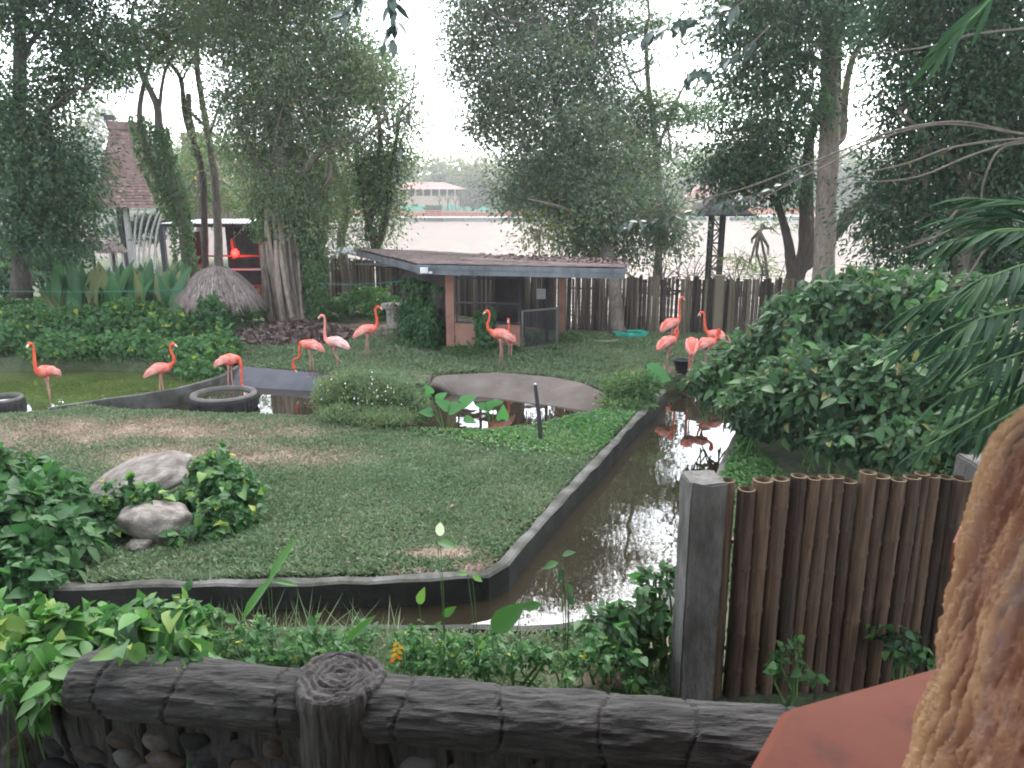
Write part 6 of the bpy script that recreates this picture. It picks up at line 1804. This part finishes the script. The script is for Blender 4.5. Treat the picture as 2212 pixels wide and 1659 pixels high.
# bushes and vines in front
bush("leafy_bush", "dark leafy bush at the left edge beside the lichened boulders",
     [B(30, 1040, 95, 55, 8.2), B(110, 1090, 85, 60, 7.8), B(30, 1140, 110, 85, 7.3), B(130, 1180, 70, 75, 7.1), B(30, 1240, 120, 80, 6.7), B(-80, 1180, 110, 130, 6.9)],
     "leaf_vine", (.15, .075), 57, lai=2.0, obj_leaves=200, keys=["vine_leaf0", "vine_leaf1", "bush_leaf1", "bush_leaf2", "bright_leaf0"], objL=.19, tint=.25)
bush("boulder_vine", "vine spreading over the ground round the two pale boulders",
     [B(462, 1015, 52, 36, 8.9), B(500, 1060, 62, 55, 8.5), B(480, 1130, 75, 45, 8.0), B(390, 1175, 60, 25, 7.7), B(440, 1090, 40, 40, 8.4)],
     "leaf_vine", (.10, .07), 58, lai=2.0, obj_leaves=170, keys=vk[:4] + ["bush_leaf1"], objL=.115, tint=.3)
bush("boulder_vine", "vine clump between the left edge bush and the round boulder",
     [B(215, 1110, 45, 34, 8.1), B(240, 1150, 40, 42, 7.8), B(200, 1185, 50, 38, 7.5), B(300, 1072, 60, 14, 8.0)],
     "leaf_vine", (.10, .07), 59, lai=1.9, obj_leaves=110, keys=vk[:4] + ["bush_leaf0"], objL=.12, tint=.25)
bush("bright_bush", "bright yellow-green big leaved bush on the near wall at the left edge",
     [B(30, 1370, 110, 48, 4.6), B(120, 1390, 70, 42, 4.5), B(-60, 1400, 110, 60, 4.4), B(60, 1430, 90, 32, 4.15)],
     "leaf_bright", (.12, .07), 61, lai=1.7, obj_leaves=150, keys=["bright_leaf0", "bright_leaf1", "vine_leaf2", "vine_leaf3"], objL=.15, tint=.3)
bush("ground_vine", "trailing vines with mixed leaves on the near bank behind the log wall",
     [B(230, 1345, 70, 26, 5.6), B(330, 1340, 70, 24, 5.7), B(430, 1345, 60, 22, 5.7), B(300, 1385, 90, 24, 5.0), B(200, 1385, 60, 26, 5.0), B(400, 1390, 70, 20, 5.0)],
     "leaf_vine", (.09, .06), 62, lai=1.8, obj_leaves=180, keys=vk + ["bright_leaf0"], objL=.11, tint=.42, yellow=.03)
for i, (bl, lb, n_) in enumerate([
    ([B(520, 1400, 60, 26, 5.2), B(600, 1425, 70, 22, 4.9), B(560, 1375, 50, 18, 5.5)], "low weeds on the near bank left of the sawn stump", 60),
    ([B(690, 1395, 60, 24, 5.3), B(760, 1385, 50, 18, 5.5), B(730, 1420, 50, 16, 5.0)], "low weeds on the near bank directly behind the sawn stump", 50),
    ([B(900, 1420, 60, 24, 5.0), B(960, 1440, 60, 20, 4.8), B(880, 1400, 40, 22, 5.2)], "low weeds round the hanging orange flower", 60),
    ([B(1060, 1430, 70, 20, 4.95), B(1140, 1415, 60, 20, 5.1), B(1030, 1395, 50, 14, 5.4)], "low weeds on the near bank right of the orange flower", 60),
    ([B(1230, 1440, 60, 18, 4.95), B(1290, 1410, 55, 26, 5.15), B(1350, 1430, 45, 22, 5.0)], "low weeds on the near bank toward the grey post", 50)]):
    bush("low_weeds", lb, bl, "leaf_vine", (.055, .034), 340 + i, lai=1.0, obj_leaves=n_, keys=["vine_leaf0", "vine_leaf1", "vine_leaf2", "bush_leaf1", "bright_leaf0"], objL=.075, group="low weeds on the near bank", cat="weeds", stems=5, shape="rhomb", tint=.35, droop=.0, up=.8, yellow=.03)
bush("trailing_vine", "trailing stems of big leaves over the left end of the log wall", [B(60, 1450, 60, 34, 3.72), B(120, 1490, 35, 28, 3.55), B(40, 1500, 30, 30, 3.5)],
     "leaf_bright", (.08, .05), 66, lai=.9, obj_leaves=40, keys=["bright_leaf0", "bright_leaf1", "vine_leaf2"], objL=.13, tint=.25, droop=.9)
bush("trailing_vine", "vine with drooping leaves spilling over the log cap of the wall",
     [B(370, 1420, 55, 40, 3.62), B(420, 1440, 45, 40, 3.50), B(340, 1400, 40, 30, 3.7)],
     "leaf_vine", (.08, .05), 63, lai=1.1, obj_leaves=60, keys=vk[:4] + ["bright_leaf1"], objL=.13, tint=.4, droop=.9)
bush("leafy_weed", "weed plant with broad dark leaves against the grey concrete post",
     [B(1420, 1270, 38, 45, 5.5), B(1395, 1330, 42, 50, 5.35), B(1360, 1390, 50, 35, 5.25), B(1310, 1350, 55, 32, 5.5), B(1440, 1380, 25, 40, 5.2)],
     "leaf_dark", (.09, .05), 64, lai=1.4, obj_leaves=120, keys=["bush_leaf0", "bush_leaf1", "bush_leaf2", "vine_leaf1"], objL=.115, tint=.4, cat="weed")
for i, (px, py, d, lb) in enumerate(((1700, 1440, 4.75, "small pale weed at the foot of the bamboo poles"), (1950, 1400, 4.9, "dark weed growing at the bamboo panel beside the ledge"))):
    bush("weed", lb, [B(px, py, 45, 42, d)], "leaf_dark" if i else "leaf_vine", (.07, .04), 70 + i, lai=.5 + .7 * i, stems=5, obj_leaves=20, keys=vk[:3], objL=.07, cat="weed", shape="rhomb", tint=.3)
# single tall shoots
def shoot(label, base, d, leaves, r=.0045, mat="stem_green"):
    b0 = P(*base, d); b0[2] = 0
    t = thing("tall_shoot", label, "plant", b0, "tall shoots on the near bank")
    mb = MB()
    for (px, py, L, ax, nr, key) in leaves:
        p_ = P(px, py, d)
        q = smooth_path([b0, (b0 + p_) / 2 + np.array([.02, 0, .03]), p_], 4); mb.tube(q, np.linspace(r, r * .5, len(q)), sides=5)
        put_leaf("leaf", key, t, p_, ax, nr, L)
    mb.build("stalk", mat, t)
shoot("tall shoot with one long upright leaf before the lawn's front kerb", (575, 1400), 5.0, [(578, 1262, .40, (.35, .1, .62), (-.6, -.8, .2), "blade_leaf"), (585, 1255, .2, (.8, 0, -.1), (0, -.5, 1), "blade_leaf"), (520, 1345, .42, (.5, .1, .8), (-.6, -.8, .2), "blade_leaf")])
shoot("shoot topped by a pale whitish leaf in front of the lawn", (955, 1400), 4.9, [(950, 1158, .10, (.05, 0, 1), (-.2, -1, 0), "pale_blade"), (945, 1170, .15, (.9, -.2, -.1), (0, -.4, 1), "bright_leaf0"), (955, 1330, .12, (.6, 0, .4), (0, -1, .3), "bright_leaf1")])
shoot("short shoot with a bent yellow-green leaf at the kerb corner", (1028, 1400), 4.9, [(1020, 1243, .09, (.9, 0, -.5), (0, -.6, .8), "bright_leaf2"), (1010, 1240, .08, (-.9, 0, .1), (0, -.5, 1), "bright_leaf1")])
shoot("shoot with one upright yellow leaf over the channel", (912, 1400), 4.9, [(905, 1305, .13, (.25, 0, .9), (-.3, -1, .1), "bright_leaf2")])
shoot("pair of broad lance leaves leaning over the channel's near edge", (1060, 1430), 4.7, [(1062, 1362, .30, (.85, .1, .75), (-.4, -1, .5), "bright_leaf0"), (1128, 1312, .14, (.95, 0, .2), (0, -.8, .7), "bright_leaf0"), (742, 1390, .30, (.62, 0, .62), (-.5, -1, .3), "blade_leaf")])
shoot("thin sapling with a few dark leaves standing against the channel", (1218, 1420), 5.2, [(1215, 1200, .11, (.5, -.2, .3), (0, -.5, 1), "bush_leaf1"), (1205, 1215, .12, (-.8, -.2, -.2), (0, -.5, 1), "bush_leaf2"), (1215, 1230, .1, (-.2, -.3, -.6), (0, -1, .4), "bush_leaf0"), (1225, 1260, .1, (.3, -.3, -.6), (0, -1, .4), "bush_leaf1"), (1228, 1285, .1, (.3, -.2, -.7), (0, -1, .4), "bush_leaf0")])
q = P(862, 1392, 4.6)
t = thing("lobster_claw_flower", "hanging orange and yellow flower among the near weeds", "flower", (q[0], q[1], 0))
mb = MB(); mb.tube(smooth_path([[q[0] + .02, q[1], 0], [q[0] + .03, q[1], q[2] * .8], q + [0, 0, .04], q + [-.01, -.02, 0]], 4), .006, sides=5); mb.build("stalk", "stem_green", t)
for i in range(7):
    put_leaf("bract", "red_bract" if i > 4 else "yellow_bract", t, q + np.array([-.004 * i, -.02, .03 - .020 * i]), [(.8 if i % 2 else -.8), -.2, -.55], [0, -1, .3], .05, 1.4)

# ------------------------------------------------------------------ lawn and bank grass (nobody could count it)
def scatter_grass(name, n_, xr, yr, L, W, mat, seed, dens=None, keep=None, lean=.6, shape="rhomb", zoff=0.0, tint0=.3, flatn=False):
    r_ = np.random.default_rng(seed)
    x = r_.uniform(*xr, n_); y = r_.uniform(*yr, n_)
    near = np.maximum(np.abs(x) / y, 0)
    m_ = (near < .74)
    for poly in (channel, back_pond, green_pond):
        m_ &= sdist(x, y, poly) > np.where(r_.random(n_) < .25, .02, .115)
    if keep is not None:
        m_ &= keep(x, y, r_)
    x, y = x[m_], y[m_]; k = len(x)
    z = ground_h(x, y) + zoff
    dr = dryness(x, y)
    sel = r_.random(k) > dr * .45 + .42 * np.clip(noise3(np.stack([x, y, z], 1), 5.5, seed + 3), 0, 1)
    x, y, z, dr = x[sel], y[sel], z[sel], dr[sel]; k = len(x)
    pos = np.stack([x, y, z], 1)
    ax = r_.normal(0, lean, (k, 3)); ax[:, 2] = np.abs(r_.normal(.55, .25, k)) if not flatn else np.abs(r_.normal(.15, .15, k))
    nr = r_.normal(0, .4, (k, 3)); nr[:, 2] += .8
    sc = r_.uniform(.6, 1.35, k) * (1 + .45 * noise3(pos, 3.0, seed)) * (1 - .35 * dr)
    tt = tint0 + .14 * noise3(pos, 1.7, seed) + .08 * noise3(pos, 6, seed) + r_.normal(0, .09, k)
    tt = np.where(r_.random(k) < dr * 1.15, r_.uniform(.68, 1, k), np.clip(tt, 0, .62))
    return kind(leaf_cloud(name, mat, None, pos, ax, nr, L * sc, W * sc, tt, shape=shape), "stuff")
isle_keep = lambda x, y, r_: y < 13.2
scatter_grass("lawn_grass", 330000, (-9.5, 4.3), (6.6, 13.0), .056, .027, "grass_blade", 101, keep=lambda x, y, r_: (x < 3.6))
scatter_grass("far_lawn_grass", 190000, (-9, 8.0), (13.0, 20.6), .08, .036, "grass_blade", 102, tint0=.34)
scatter_grass("clover", 26000, (-1.6, 3.6), (9.2, 12.8), .05, .045, "leaf_vine", 103, flatn=True, tint0=.5, zoff=.05, keep=lambda x, y, r_: r_.random(len(x)) < sstep(-.2, 1.6, (y - 10.2) + (x - .2) * .55) * 1.0)
scatter_grass("bank_grass", 40000, (-4, 1.3), (3.9, 6.9), .10, .011, "grass_blade", 104, lean=.45, shape="tri", keep=lambda x, y, r_: y > 3.5 - .1 * x, tint0=.42)
scatter_grass("bank_weeds", 15000, (-4, 1.25), (3.9, 6.7), .06, .034, "leaf_mid", 105, flatn=True, zoff=.05, tint0=.5, keep=lambda x, y, r_: np.sin(x * 5 + y * 3) + np.sin(y * 7 - x * 2) + r_.normal(0, .7, len(x)) > -.3)
scatter_grass("corner_grass", 30000, (2.1, 6.0), (5.8, 8.6), .09, .014, "grass_blade", 106, tint0=.38, shape="tri", lean=.4)
scatter_grass("bank_tall_grass", 1500, (-2.9, -.9), (4.4, 6.0), .34, .014, "grass_blade", 107, lean=.32, shape="tri", tint0=.4)

# ------------------------------------------------------------------ boulders, spool, basins, hose, bucket, stake
def boulder(label, px, py, d, size, rot, seed, zc):
    me_ = lump(seed, sub=4, amp=.17).copy()
    me_.name = "boulder"
    co = np.array([q.co for q in me_.vertices])
    co = co * (1 + .06 * noise3(co, 6, seed)[:, None]); co[:, 2] = np.where(co[:, 2] > .45, .45 + (co[:, 2] - .45) * .55, co[:, 2])
    me_.vertices.foreach_set("co", co.astype(np.float32).ravel())
    me_.materials.clear(); me_.materials.append(MAT["boulder"])
    o = bpy.data.objects.new("boulder", me_); COL.objects.link(o)
    q = P(px, py, d); o.location = (q[0], q[1], zc); o.scale = size; o.rotation_euler = rot
    PLOC[o.name] = tuple(o.location)
    return tag(o, label, "boulder")
boulder("long slanting pale boulder, the farther of two among the vines", 292, 1003, 8.5, (.66, .34, .22), (R(22), R(-20), R(14)), 31, .34)
boulder("rounded boulder with white lichen, nearer of two among the vines", 342, 1118, 7.85, (.37, .30, .30), (R(8), R(5), R(30)), 32, .13)
boulder("small pale stone below the rounded lichened boulder", 300, 1168, 7.5, (.12, .10, .07), (0, 0, R(10)), 33, .03)
g = G(850, 708)
mb = MB(); mb.lathe((g[0], g[1], 0), [(.29, -.02), (.30, .05), (.20, .09), (.185, .14), (.185, .50), (.20, .54), (.31, .57), (.33, .60), (.33, .67), (.30, .69), (.05, .685)], sides=24)
o = mb.build("spool_pedestal", "spool_stone", smooth=False, origin=(g[0], g[1], 0))
tag(o, "stone spool shaped pedestal on the lawn before the climbing vine", "pedestal")
def basin(label, px, py, r_, zt, h=.32):
    g = G(px, py, zt)
    t = thing("tyre_basin", label, "basin", (g[0], g[1], zt - h))
    mb = MB(); c = (g[0], g[1], 0)
    mb.lathe(c, [(r_ * .93, zt - h), (r_, zt - h * .8), (r_ * 1.015, zt - .1), (r_ * .99, zt - .03)], sides=40, caps=False)
    for k in range(40):
        a = 2 * math.pi * k / 40; mb.box((g[0] + r_ * 1.01 * math.cos(a), g[1] + r_ * 1.01 * math.sin(a), zt - h * .5), (.02, .05, h * .55), rz=a)
    mb.build("tyre_wall", "tyre", t, smooth=False)
    mb = MB(); mb.lathe(c, [(r_ * .992, zt - .032), (r_ * .97, zt), (r_ * .84, zt + .005), (r_ * .80, zt - .02), (r_ * .79, zt - .2)], sides=40, caps=False)
    mb.build("tyre_rim", "tyre_worn", t, smooth=True)
    mb = MB(); mb.lathe(c, [(r_ * .80, zt - .075)], sides=40); 
    mb = MB(); a = np.linspace(0, 2 * math.pi, 40, endpoint=False); mb.add(np.stack([g[0] + r_ * .80 * np.cos(a), g[1] + r_ * .80 * np.sin(a), np.full(40, zt - .055)], 1), [tuple(range(40))])
    mb.build("basin_water", "water_brown", t)
basin("round black tyre basin of water in the brown pond beside the drinking flamingo", 483, 848, .60, .06)
basin("worn tyre basin cut off by the left edge of the green pond", 2, 858, .36, .10, .38)
g = G(1364, 727)
hose = MB()
pp = []
for i in range(420):
    a = i * .21; r_ = .36 + .035 * math.sin(i * .37) + .02 * math.sin(i * 1.3)
    pp.append((g[0] + r_ * 1.08 * math.cos(a) + .04 * math.sin(i * .05), g[1] + r_ * .8 * math.sin(a), .025 + .045 * (i / 420) * 2.2 + .012 * math.sin(i * .9)))
hose.tube(pp, .016, sides=6)
o = hose.build("garden_hose", "hose_green", smooth=True, origin=(g[0], g[1], 0)); tag(o, "coiled turquoise garden hose lying on the lawn before the fence", "hose")
mb = MB(); mb.tube(smooth_path([G(1345, 733, .02), G(1310, 737, .02), G(1270, 734, .02), G(1258, 728, .02)], 6), .014, sides=6)
o = mb.build("garden_hose", "grey_paint", smooth=True, origin=G(1300, 735)); tag(o, "pale pipe end lying on the grass left of the green coil", "hose")
g = G(1473, 806)
mb = MB(); mb.lathe((g[0], g[1], 0), [(.13, .0), (.135, .01), (.18, .27), (.20, .275), (.20, .30), (.18, .302), (.165, .28), (.125, .03), (.02, .025)], sides=28)
mb.tube([(g[0] + .2 * math.cos(a), g[1] - .05 + .19 * math.sin(a) * .4 - .1, .29 - .12 * math.sin(a)) for a in np.linspace(0, math.pi, 12)], .007, sides=5)
o = mb.build("bucket", "bucket_black", smooth=True, origin=(g[0], g[1], 0)); tag(o, "black plastic bucket under the feeding flamingo by the bush", "bucket")
g = G(1170, 962)
t = thing("stake", "thin black leaning stake with white tip on the lawn by the pond", "stake", g)
tp_ = P(1156, 832, 11.3)
mb = MB(); mb.tube([g - [0, 0, .1], (g + tp_) / 2 + [0.01, 0, 0], tp_], [.034, .032, .03], sides=8, jit=.06); mb.build("shaft", "post_black", t)
mb = MB(); mb.tube([tp_, tp_ + [0, 0, .03]], [.022, .018], sides=8); mb.build("tip", "white_paint", t)
# leaf heap beside the fig
k = 2600
cx_, cy_ = G(625, 738)[:2]
a = rng.uniform(0, 2 * math.pi, k); rr = rng.random(k) ** .5
x = cx_ + rr * np.cos(a) * 1.55; y = cy_ + .55 + rr * np.sin(a) * 1.25
z = .26 * (1 - rr ** 2) * (1 + .35 * np.sin(x * 3) * np.sin(y * 2.6)) + rng.uniform(0, .06, k)
ax = rng.normal(0, 1, (k, 3)); ax[:, 2] *= .5; nr = rng.normal(0, .7, (k, 3)); nr[:, 2] += .7
o = leaf_cloud("leaf_heap", "leaf_dead", None, np.stack([x, y, z], 1), ax, nr, rng.uniform(.12, .24, k), rng.uniform(.09, .17, k), rng.random(k) ** 1.3, shape="leaf7")
kind(o, "stuff")
# fallen leaves and droppings, pale
k = 300
x = rng.uniform(-8, 3.5, k); y = rng.uniform(7, 19, k)
mm = np.ones(k, bool)
for poly in (channel, back_pond, green_pond):
    mm &= sdist(x, y, poly) > .1
x, y = x[mm], y[mm]; k = len(x)
kind(leaf_cloud("fallen_leaves", "leaf_dead", None, np.stack([x, y, ground_h(x, y) + .05], 1), np.c_[rng.normal(size=(k, 2)), np.zeros(k)], np.c_[rng.normal(0, .3, (k, 2)), np.ones(k)], rng.uniform(.03, .085, k), rng.uniform(.02, .05, k), rng.uniform(.25, 1, k)), "stuff")
put_leaf("floating_leaf", "red_bract", None, G(1310, 1416, WZ + .01), [.7, .7, 0], [0, 0, 1], .10, 1.6)
tag(bpy.data.objects["floating_leaf"], "single orange-brown leaf floating on the channel near the kerb bend", "leaf")
# rope strung over the vines
for a_, b2, lb in (((-60, 628, 19.5), (505, 622, 20), "thin green rope strung above the vines at the left"), ((684, 612, 21.0), (876, 606, 19.9), "thin green rope running from the fig to the shelter")):
    p0_, p1_ = P(*a_), P(*b2)
    q = [p0_ * (1 - t_) + p1_ * t_ - np.array([0, 0, .06 * math.sin(t_ * math.pi)]) for t_ in np.linspace(0, 1, 14)]
    mb = MB(); mb.tube(q, .011, sides=5); o = mb.build("rope", "rope_green", origin=p0_); tag(o, lb, "rope")

# ------------------------------------------------------------------ flamingos
NECKS = {
    "up": [(.25, .93), (.262, 1.02), (.250, 1.12), (.236, 1.22), (.240, 1.30), (.268, 1.345), (.310, 1.352), (.345, 1.335)],
    "tall": [(.24, .95), (.238, 1.06), (.226, 1.17), (.220, 1.28), (.224, 1.37), (.250, 1.42), (.292, 1.43), (.325, 1.415)],
    "bow": [(.27, .90), (.305, .96), (.300, 1.06), (.268, 1.15), (.255, 1.24), (.272, 1.31), (.312, 1.335), (.348, 1.318)],
    "lean": [(.26, .92), (.285, 1.0), (.305, 1.1), (.315, 1.2), (.322, 1.29), (.345, 1.335), (.39, 1.34), (.425, 1.318)],
    "drink": [(.255, .80), (.275, .70), (.270, .58), (.262, .46), (.258, .36), (.268, .27), (.285, .21), (.288, .17)],
    "graze": [(.24, .80), (.26, .72), (.275, .64), (.27, .56), (.30, .49), (.37, .465), (.425, .42), (.44, .33), (.425, .24), (.405, .18)],
    "tuck": [(.26, .92), (.29, .99), (.27, 1.06), (.22, 1.08), (.19, 1.03), (.20, .97), (.215, .93)],
    "curl": [(.26, .90), (.31, .95), (.34, 1.02), (.33, 1.09), (.29, 1.11), (.27, 1.06), (.285, 1.0), (.29, .95)],
}
def flamingo(label, px, py, d, heading, neck, sc=1.0, pale=False, bodyz=.80, lift=None, legs=True, side=0.0, tail=0.0, bz=None):
    sc *= .92
    c = P(px, py, d)
    foot = np.array([c[0], c[1], c[2] - bodyz * sc])
    pk = "plumage_pale" if pale else "plumage"
    mb = MB()
    lat = np.array([0, 1.0, 0])
    nk = NECKS[neck]
    body = [(-.335, .665 - tail, .012, .010), (-.29, .70 - tail, .035, .022), (-.22, .745 - tail * .5, .062, .055), (-.13, .785, .098, .098), (-.03, .805, .122, .125), (.07, .815, .120, .122), (.145, .83, .092, .098), (.195, .85, .060, .070), (.225, .875, .040, .048)]
    up_first = nk[0][1] > .85
    if not up_first:
        body[-1] = (.232, .835, .042, .046); body[-2] = (.205, .845, .060, .066)
    P_ = [(x, 0, z) for x, z, a, b_ in body]; w_ = [a for *_, a, b_ in body]; h_ = [b_ for *_, a, b_ in body]
    n_ = len(nk)
    for i, (x, z) in enumerate(nk):
        u = i / (n_ - 1)
        P_.append((x, side * math.sin(u * math.pi * .5) * u, z))
        r_ = .032 - .012 * min(1, u * 1.6)
        if i == n_ - 2: r_ = .037
        if i == n_ - 1: r_ = .026
        if i == n_ - 3: r_ = .025
        w_.append(r_ * .95); h_.append(r_ * 1.08)
    q = smooth_path(P_, 3)
    tt = np.linspace(0, len(P_) - 1, len(q))
    w2, h2 = np.interp(tt, range(len(P_)), w_), np.interp(tt, range(len(P_)), h_)
    tn = np.where(tt < 8, .10 + .25 * (np.sin(tt * 2.3) > .3), 0.0)
    mb.tube(q, w2, sides=14, lat=lat, rad2=h2, tint=tn)
    # folded wings with overlapping feather rows
    for sg in (-1, 1):
        for row, (x0, z0, L, wz, t0) in enumerate(((.11, .835, .36, .085, .35), (.05, .80, .36, .070, .6), (.00, .768, .33, .045, .75), (-.06, .80, .28, .05, .4))):
            k_ = 9
            pth = [(x0 - L * t, sg * (.085 + .035 * math.sin(t * math.pi) - .055 * t * t), z0 + .02 * math.sin(t * math.pi) - (.10 + .02 * row + tail * .6) * t ** 1.6) for t in np.linspace(0, 1, k_)]
            wr = wz * np.sin(np.linspace(.35, math.pi * .97, k_)) ** .8 + .006
            mb.tube(pth, np.full(k_, .024) * np.sin(np.linspace(.4, math.pi * .95, k_)) + .006, sides=8, lat=lat, rad2=wr, tint=np.clip(t0 + .3 * np.abs(np.sin(np.arange(k_) * 1.9)), 0, 1))
    # bill bent downwards
    e = np.array(nk[-1]); f_ = np.array(nk[-2]); dr = (e - f_) / np.linalg.norm(e - f_)
    pr_ = np.array([dr[1], -dr[0]])
    if pr_[1] > 0 and neck not in ("drink", "graze"): pr_ = -pr_
    b0 = e - dr * .01
    bp_ = [b0, b0 + dr * .035 + pr_ * .004, b0 + dr * .062 + pr_ * .016, b0 + dr * .078 + pr_ * .036, b0 + dr * .082 + pr_ * .062]
    ys = q[-1][1]
    mb.tube([(x, ys, z) for x, z in bp_[:4]], [.021, .019, .017, .014], sides=8, lat=lat, mat=1)
    mb.tube([(x, ys, z) for x, z in bp_[3:]] , [.0145, .005], sides=8, lat=lat, mat=2)
    for sg in (-1, 1):
        mb.lathe((f_[0] + dr[0] * .012, ys + sg * .033, f_[1] + dr[1] * .012 + .004), [(0, -.006), (.006, 0), (0, .006)], sides=6, mat=4, caps=False)
    if legs:
        for sg in (-1, 1):
            y_ = sg * .035
            if lift == sg:
                L_ = [(.01, y_, .72), (.05, y_, .58), (-.03, y_, .43), (-.16, y_, .30), (-.19, y_, .24)]
                mb.tube(L_, [.030, .013, .014, .009, .011], sides=7, mat=3)
                continue
            fo = .04 * sg if lift is None else 0
            L_ = [(.01, y_, .74), (.005 + fo * .3, y_, .60), (-.012 + fo * .6, y_, .40), (-.008 + fo * .6, y_, .37), (.0 + fo, y_, .02)]
            mb.tube(L_, [.040, .016, .0145, .0145, .010], sides=7, mat=3)
            for a in (-.5, 0, .5):
                mb.tube([(fo, y_, .018), (fo + .075 * math.cos(a), y_ + .075 * math.sin(a), .008)], [.010, .006], sides=5, mat=3)
    v = np.concatenate(mb.v) * sc
    me_ = bpy.data.meshes.new("flamingo")
    me_.from_pydata(v.tolist(), [], mb.f)
    at_ = me_.attributes.new("tint", 'FLOAT', 'POINT'); at_.data.foreach_set("value", np.concatenate(mb.t).astype(np.float32))
    o = finish(me_, "flamingo", [pk, "bill_cream", "bill_black", "leg_pink", "eye_dark"], None, foot, True, mb.m)
    o.rotation_euler = (0, 0, R(heading))
    tag(o, label, "flamingo", "flamingos in the enclosure")
    return o
flamingo("flamingo wading in the green pond nearest the left edge, neck upright", 99, 803, 14.0, 258, "tall", bodyz=.80, side=0)
flamingo("flamingo wading in the green pond facing right near the weeds", 345, 797, 14.3, 18, "bow", sc=.95)
flamingo("flamingo dipping its head straight down into the tyre basin", 494, 778, 14.5, -12, "drink", sc=1.0)
flamingo("flamingo grazing with its bent neck down on the lawn by the leaf heap", 670, 745, 15.6, 183, "graze", sc=.92, tail=.02)
flamingo("palest pink flamingo standing tall before the leaf heap with one leg lifted", 724, 739, 15.7, 176, "tall", sc=.95, pale=True, lift=1)
flamingo("flamingo facing right between the leaf heap and stone spool", 792, 712, 17.2, 12, "up", sc=1.0, tail=.06)
flamingo("bright orange flamingo walking left in front of the shelter gate", 1082, 722, 16.3, 184, "bow", sc=1.02, tail=.04)
flamingo("flamingo half hidden behind the bright walking one by the shelter", 1102, 732, 17.3, 262, "up", sc=.97)
flamingo("tallest flamingo standing with raised head at the back by the fence", 1451, 698, 17.6, 28, "tall", sc=1.0, tail=.05)
flamingo("flamingo with curled tucked neck in front of the tallest one", 1444, 737, 15.6, 30, "tuck", sc=.92, tail=.05)
flamingo("flamingo seen from behind feeding from the black bucket", 1494, 742, 15.0, 80, "drink", sc=1.0, tail=.04)
flamingo("flamingo facing left with upright neck beside the leafy bush", 1548, 724, 16.2, 165, "lean", sc=.95)
flamingo("flamingo preening with curled neck, half hidden by the leafy bush", 1527, 741, 15.1, 20, "curl", sc=.92)

# ------------------------------------------------------------------ thin volume added to imitate a lens veil
mb = MB(); mb.box((0, 320, 16.5), (1300, 800, 43))
hz = mb.build("haze", "haze_air")
kind(hz, "stuff")
bpy.context.view_layer.update()
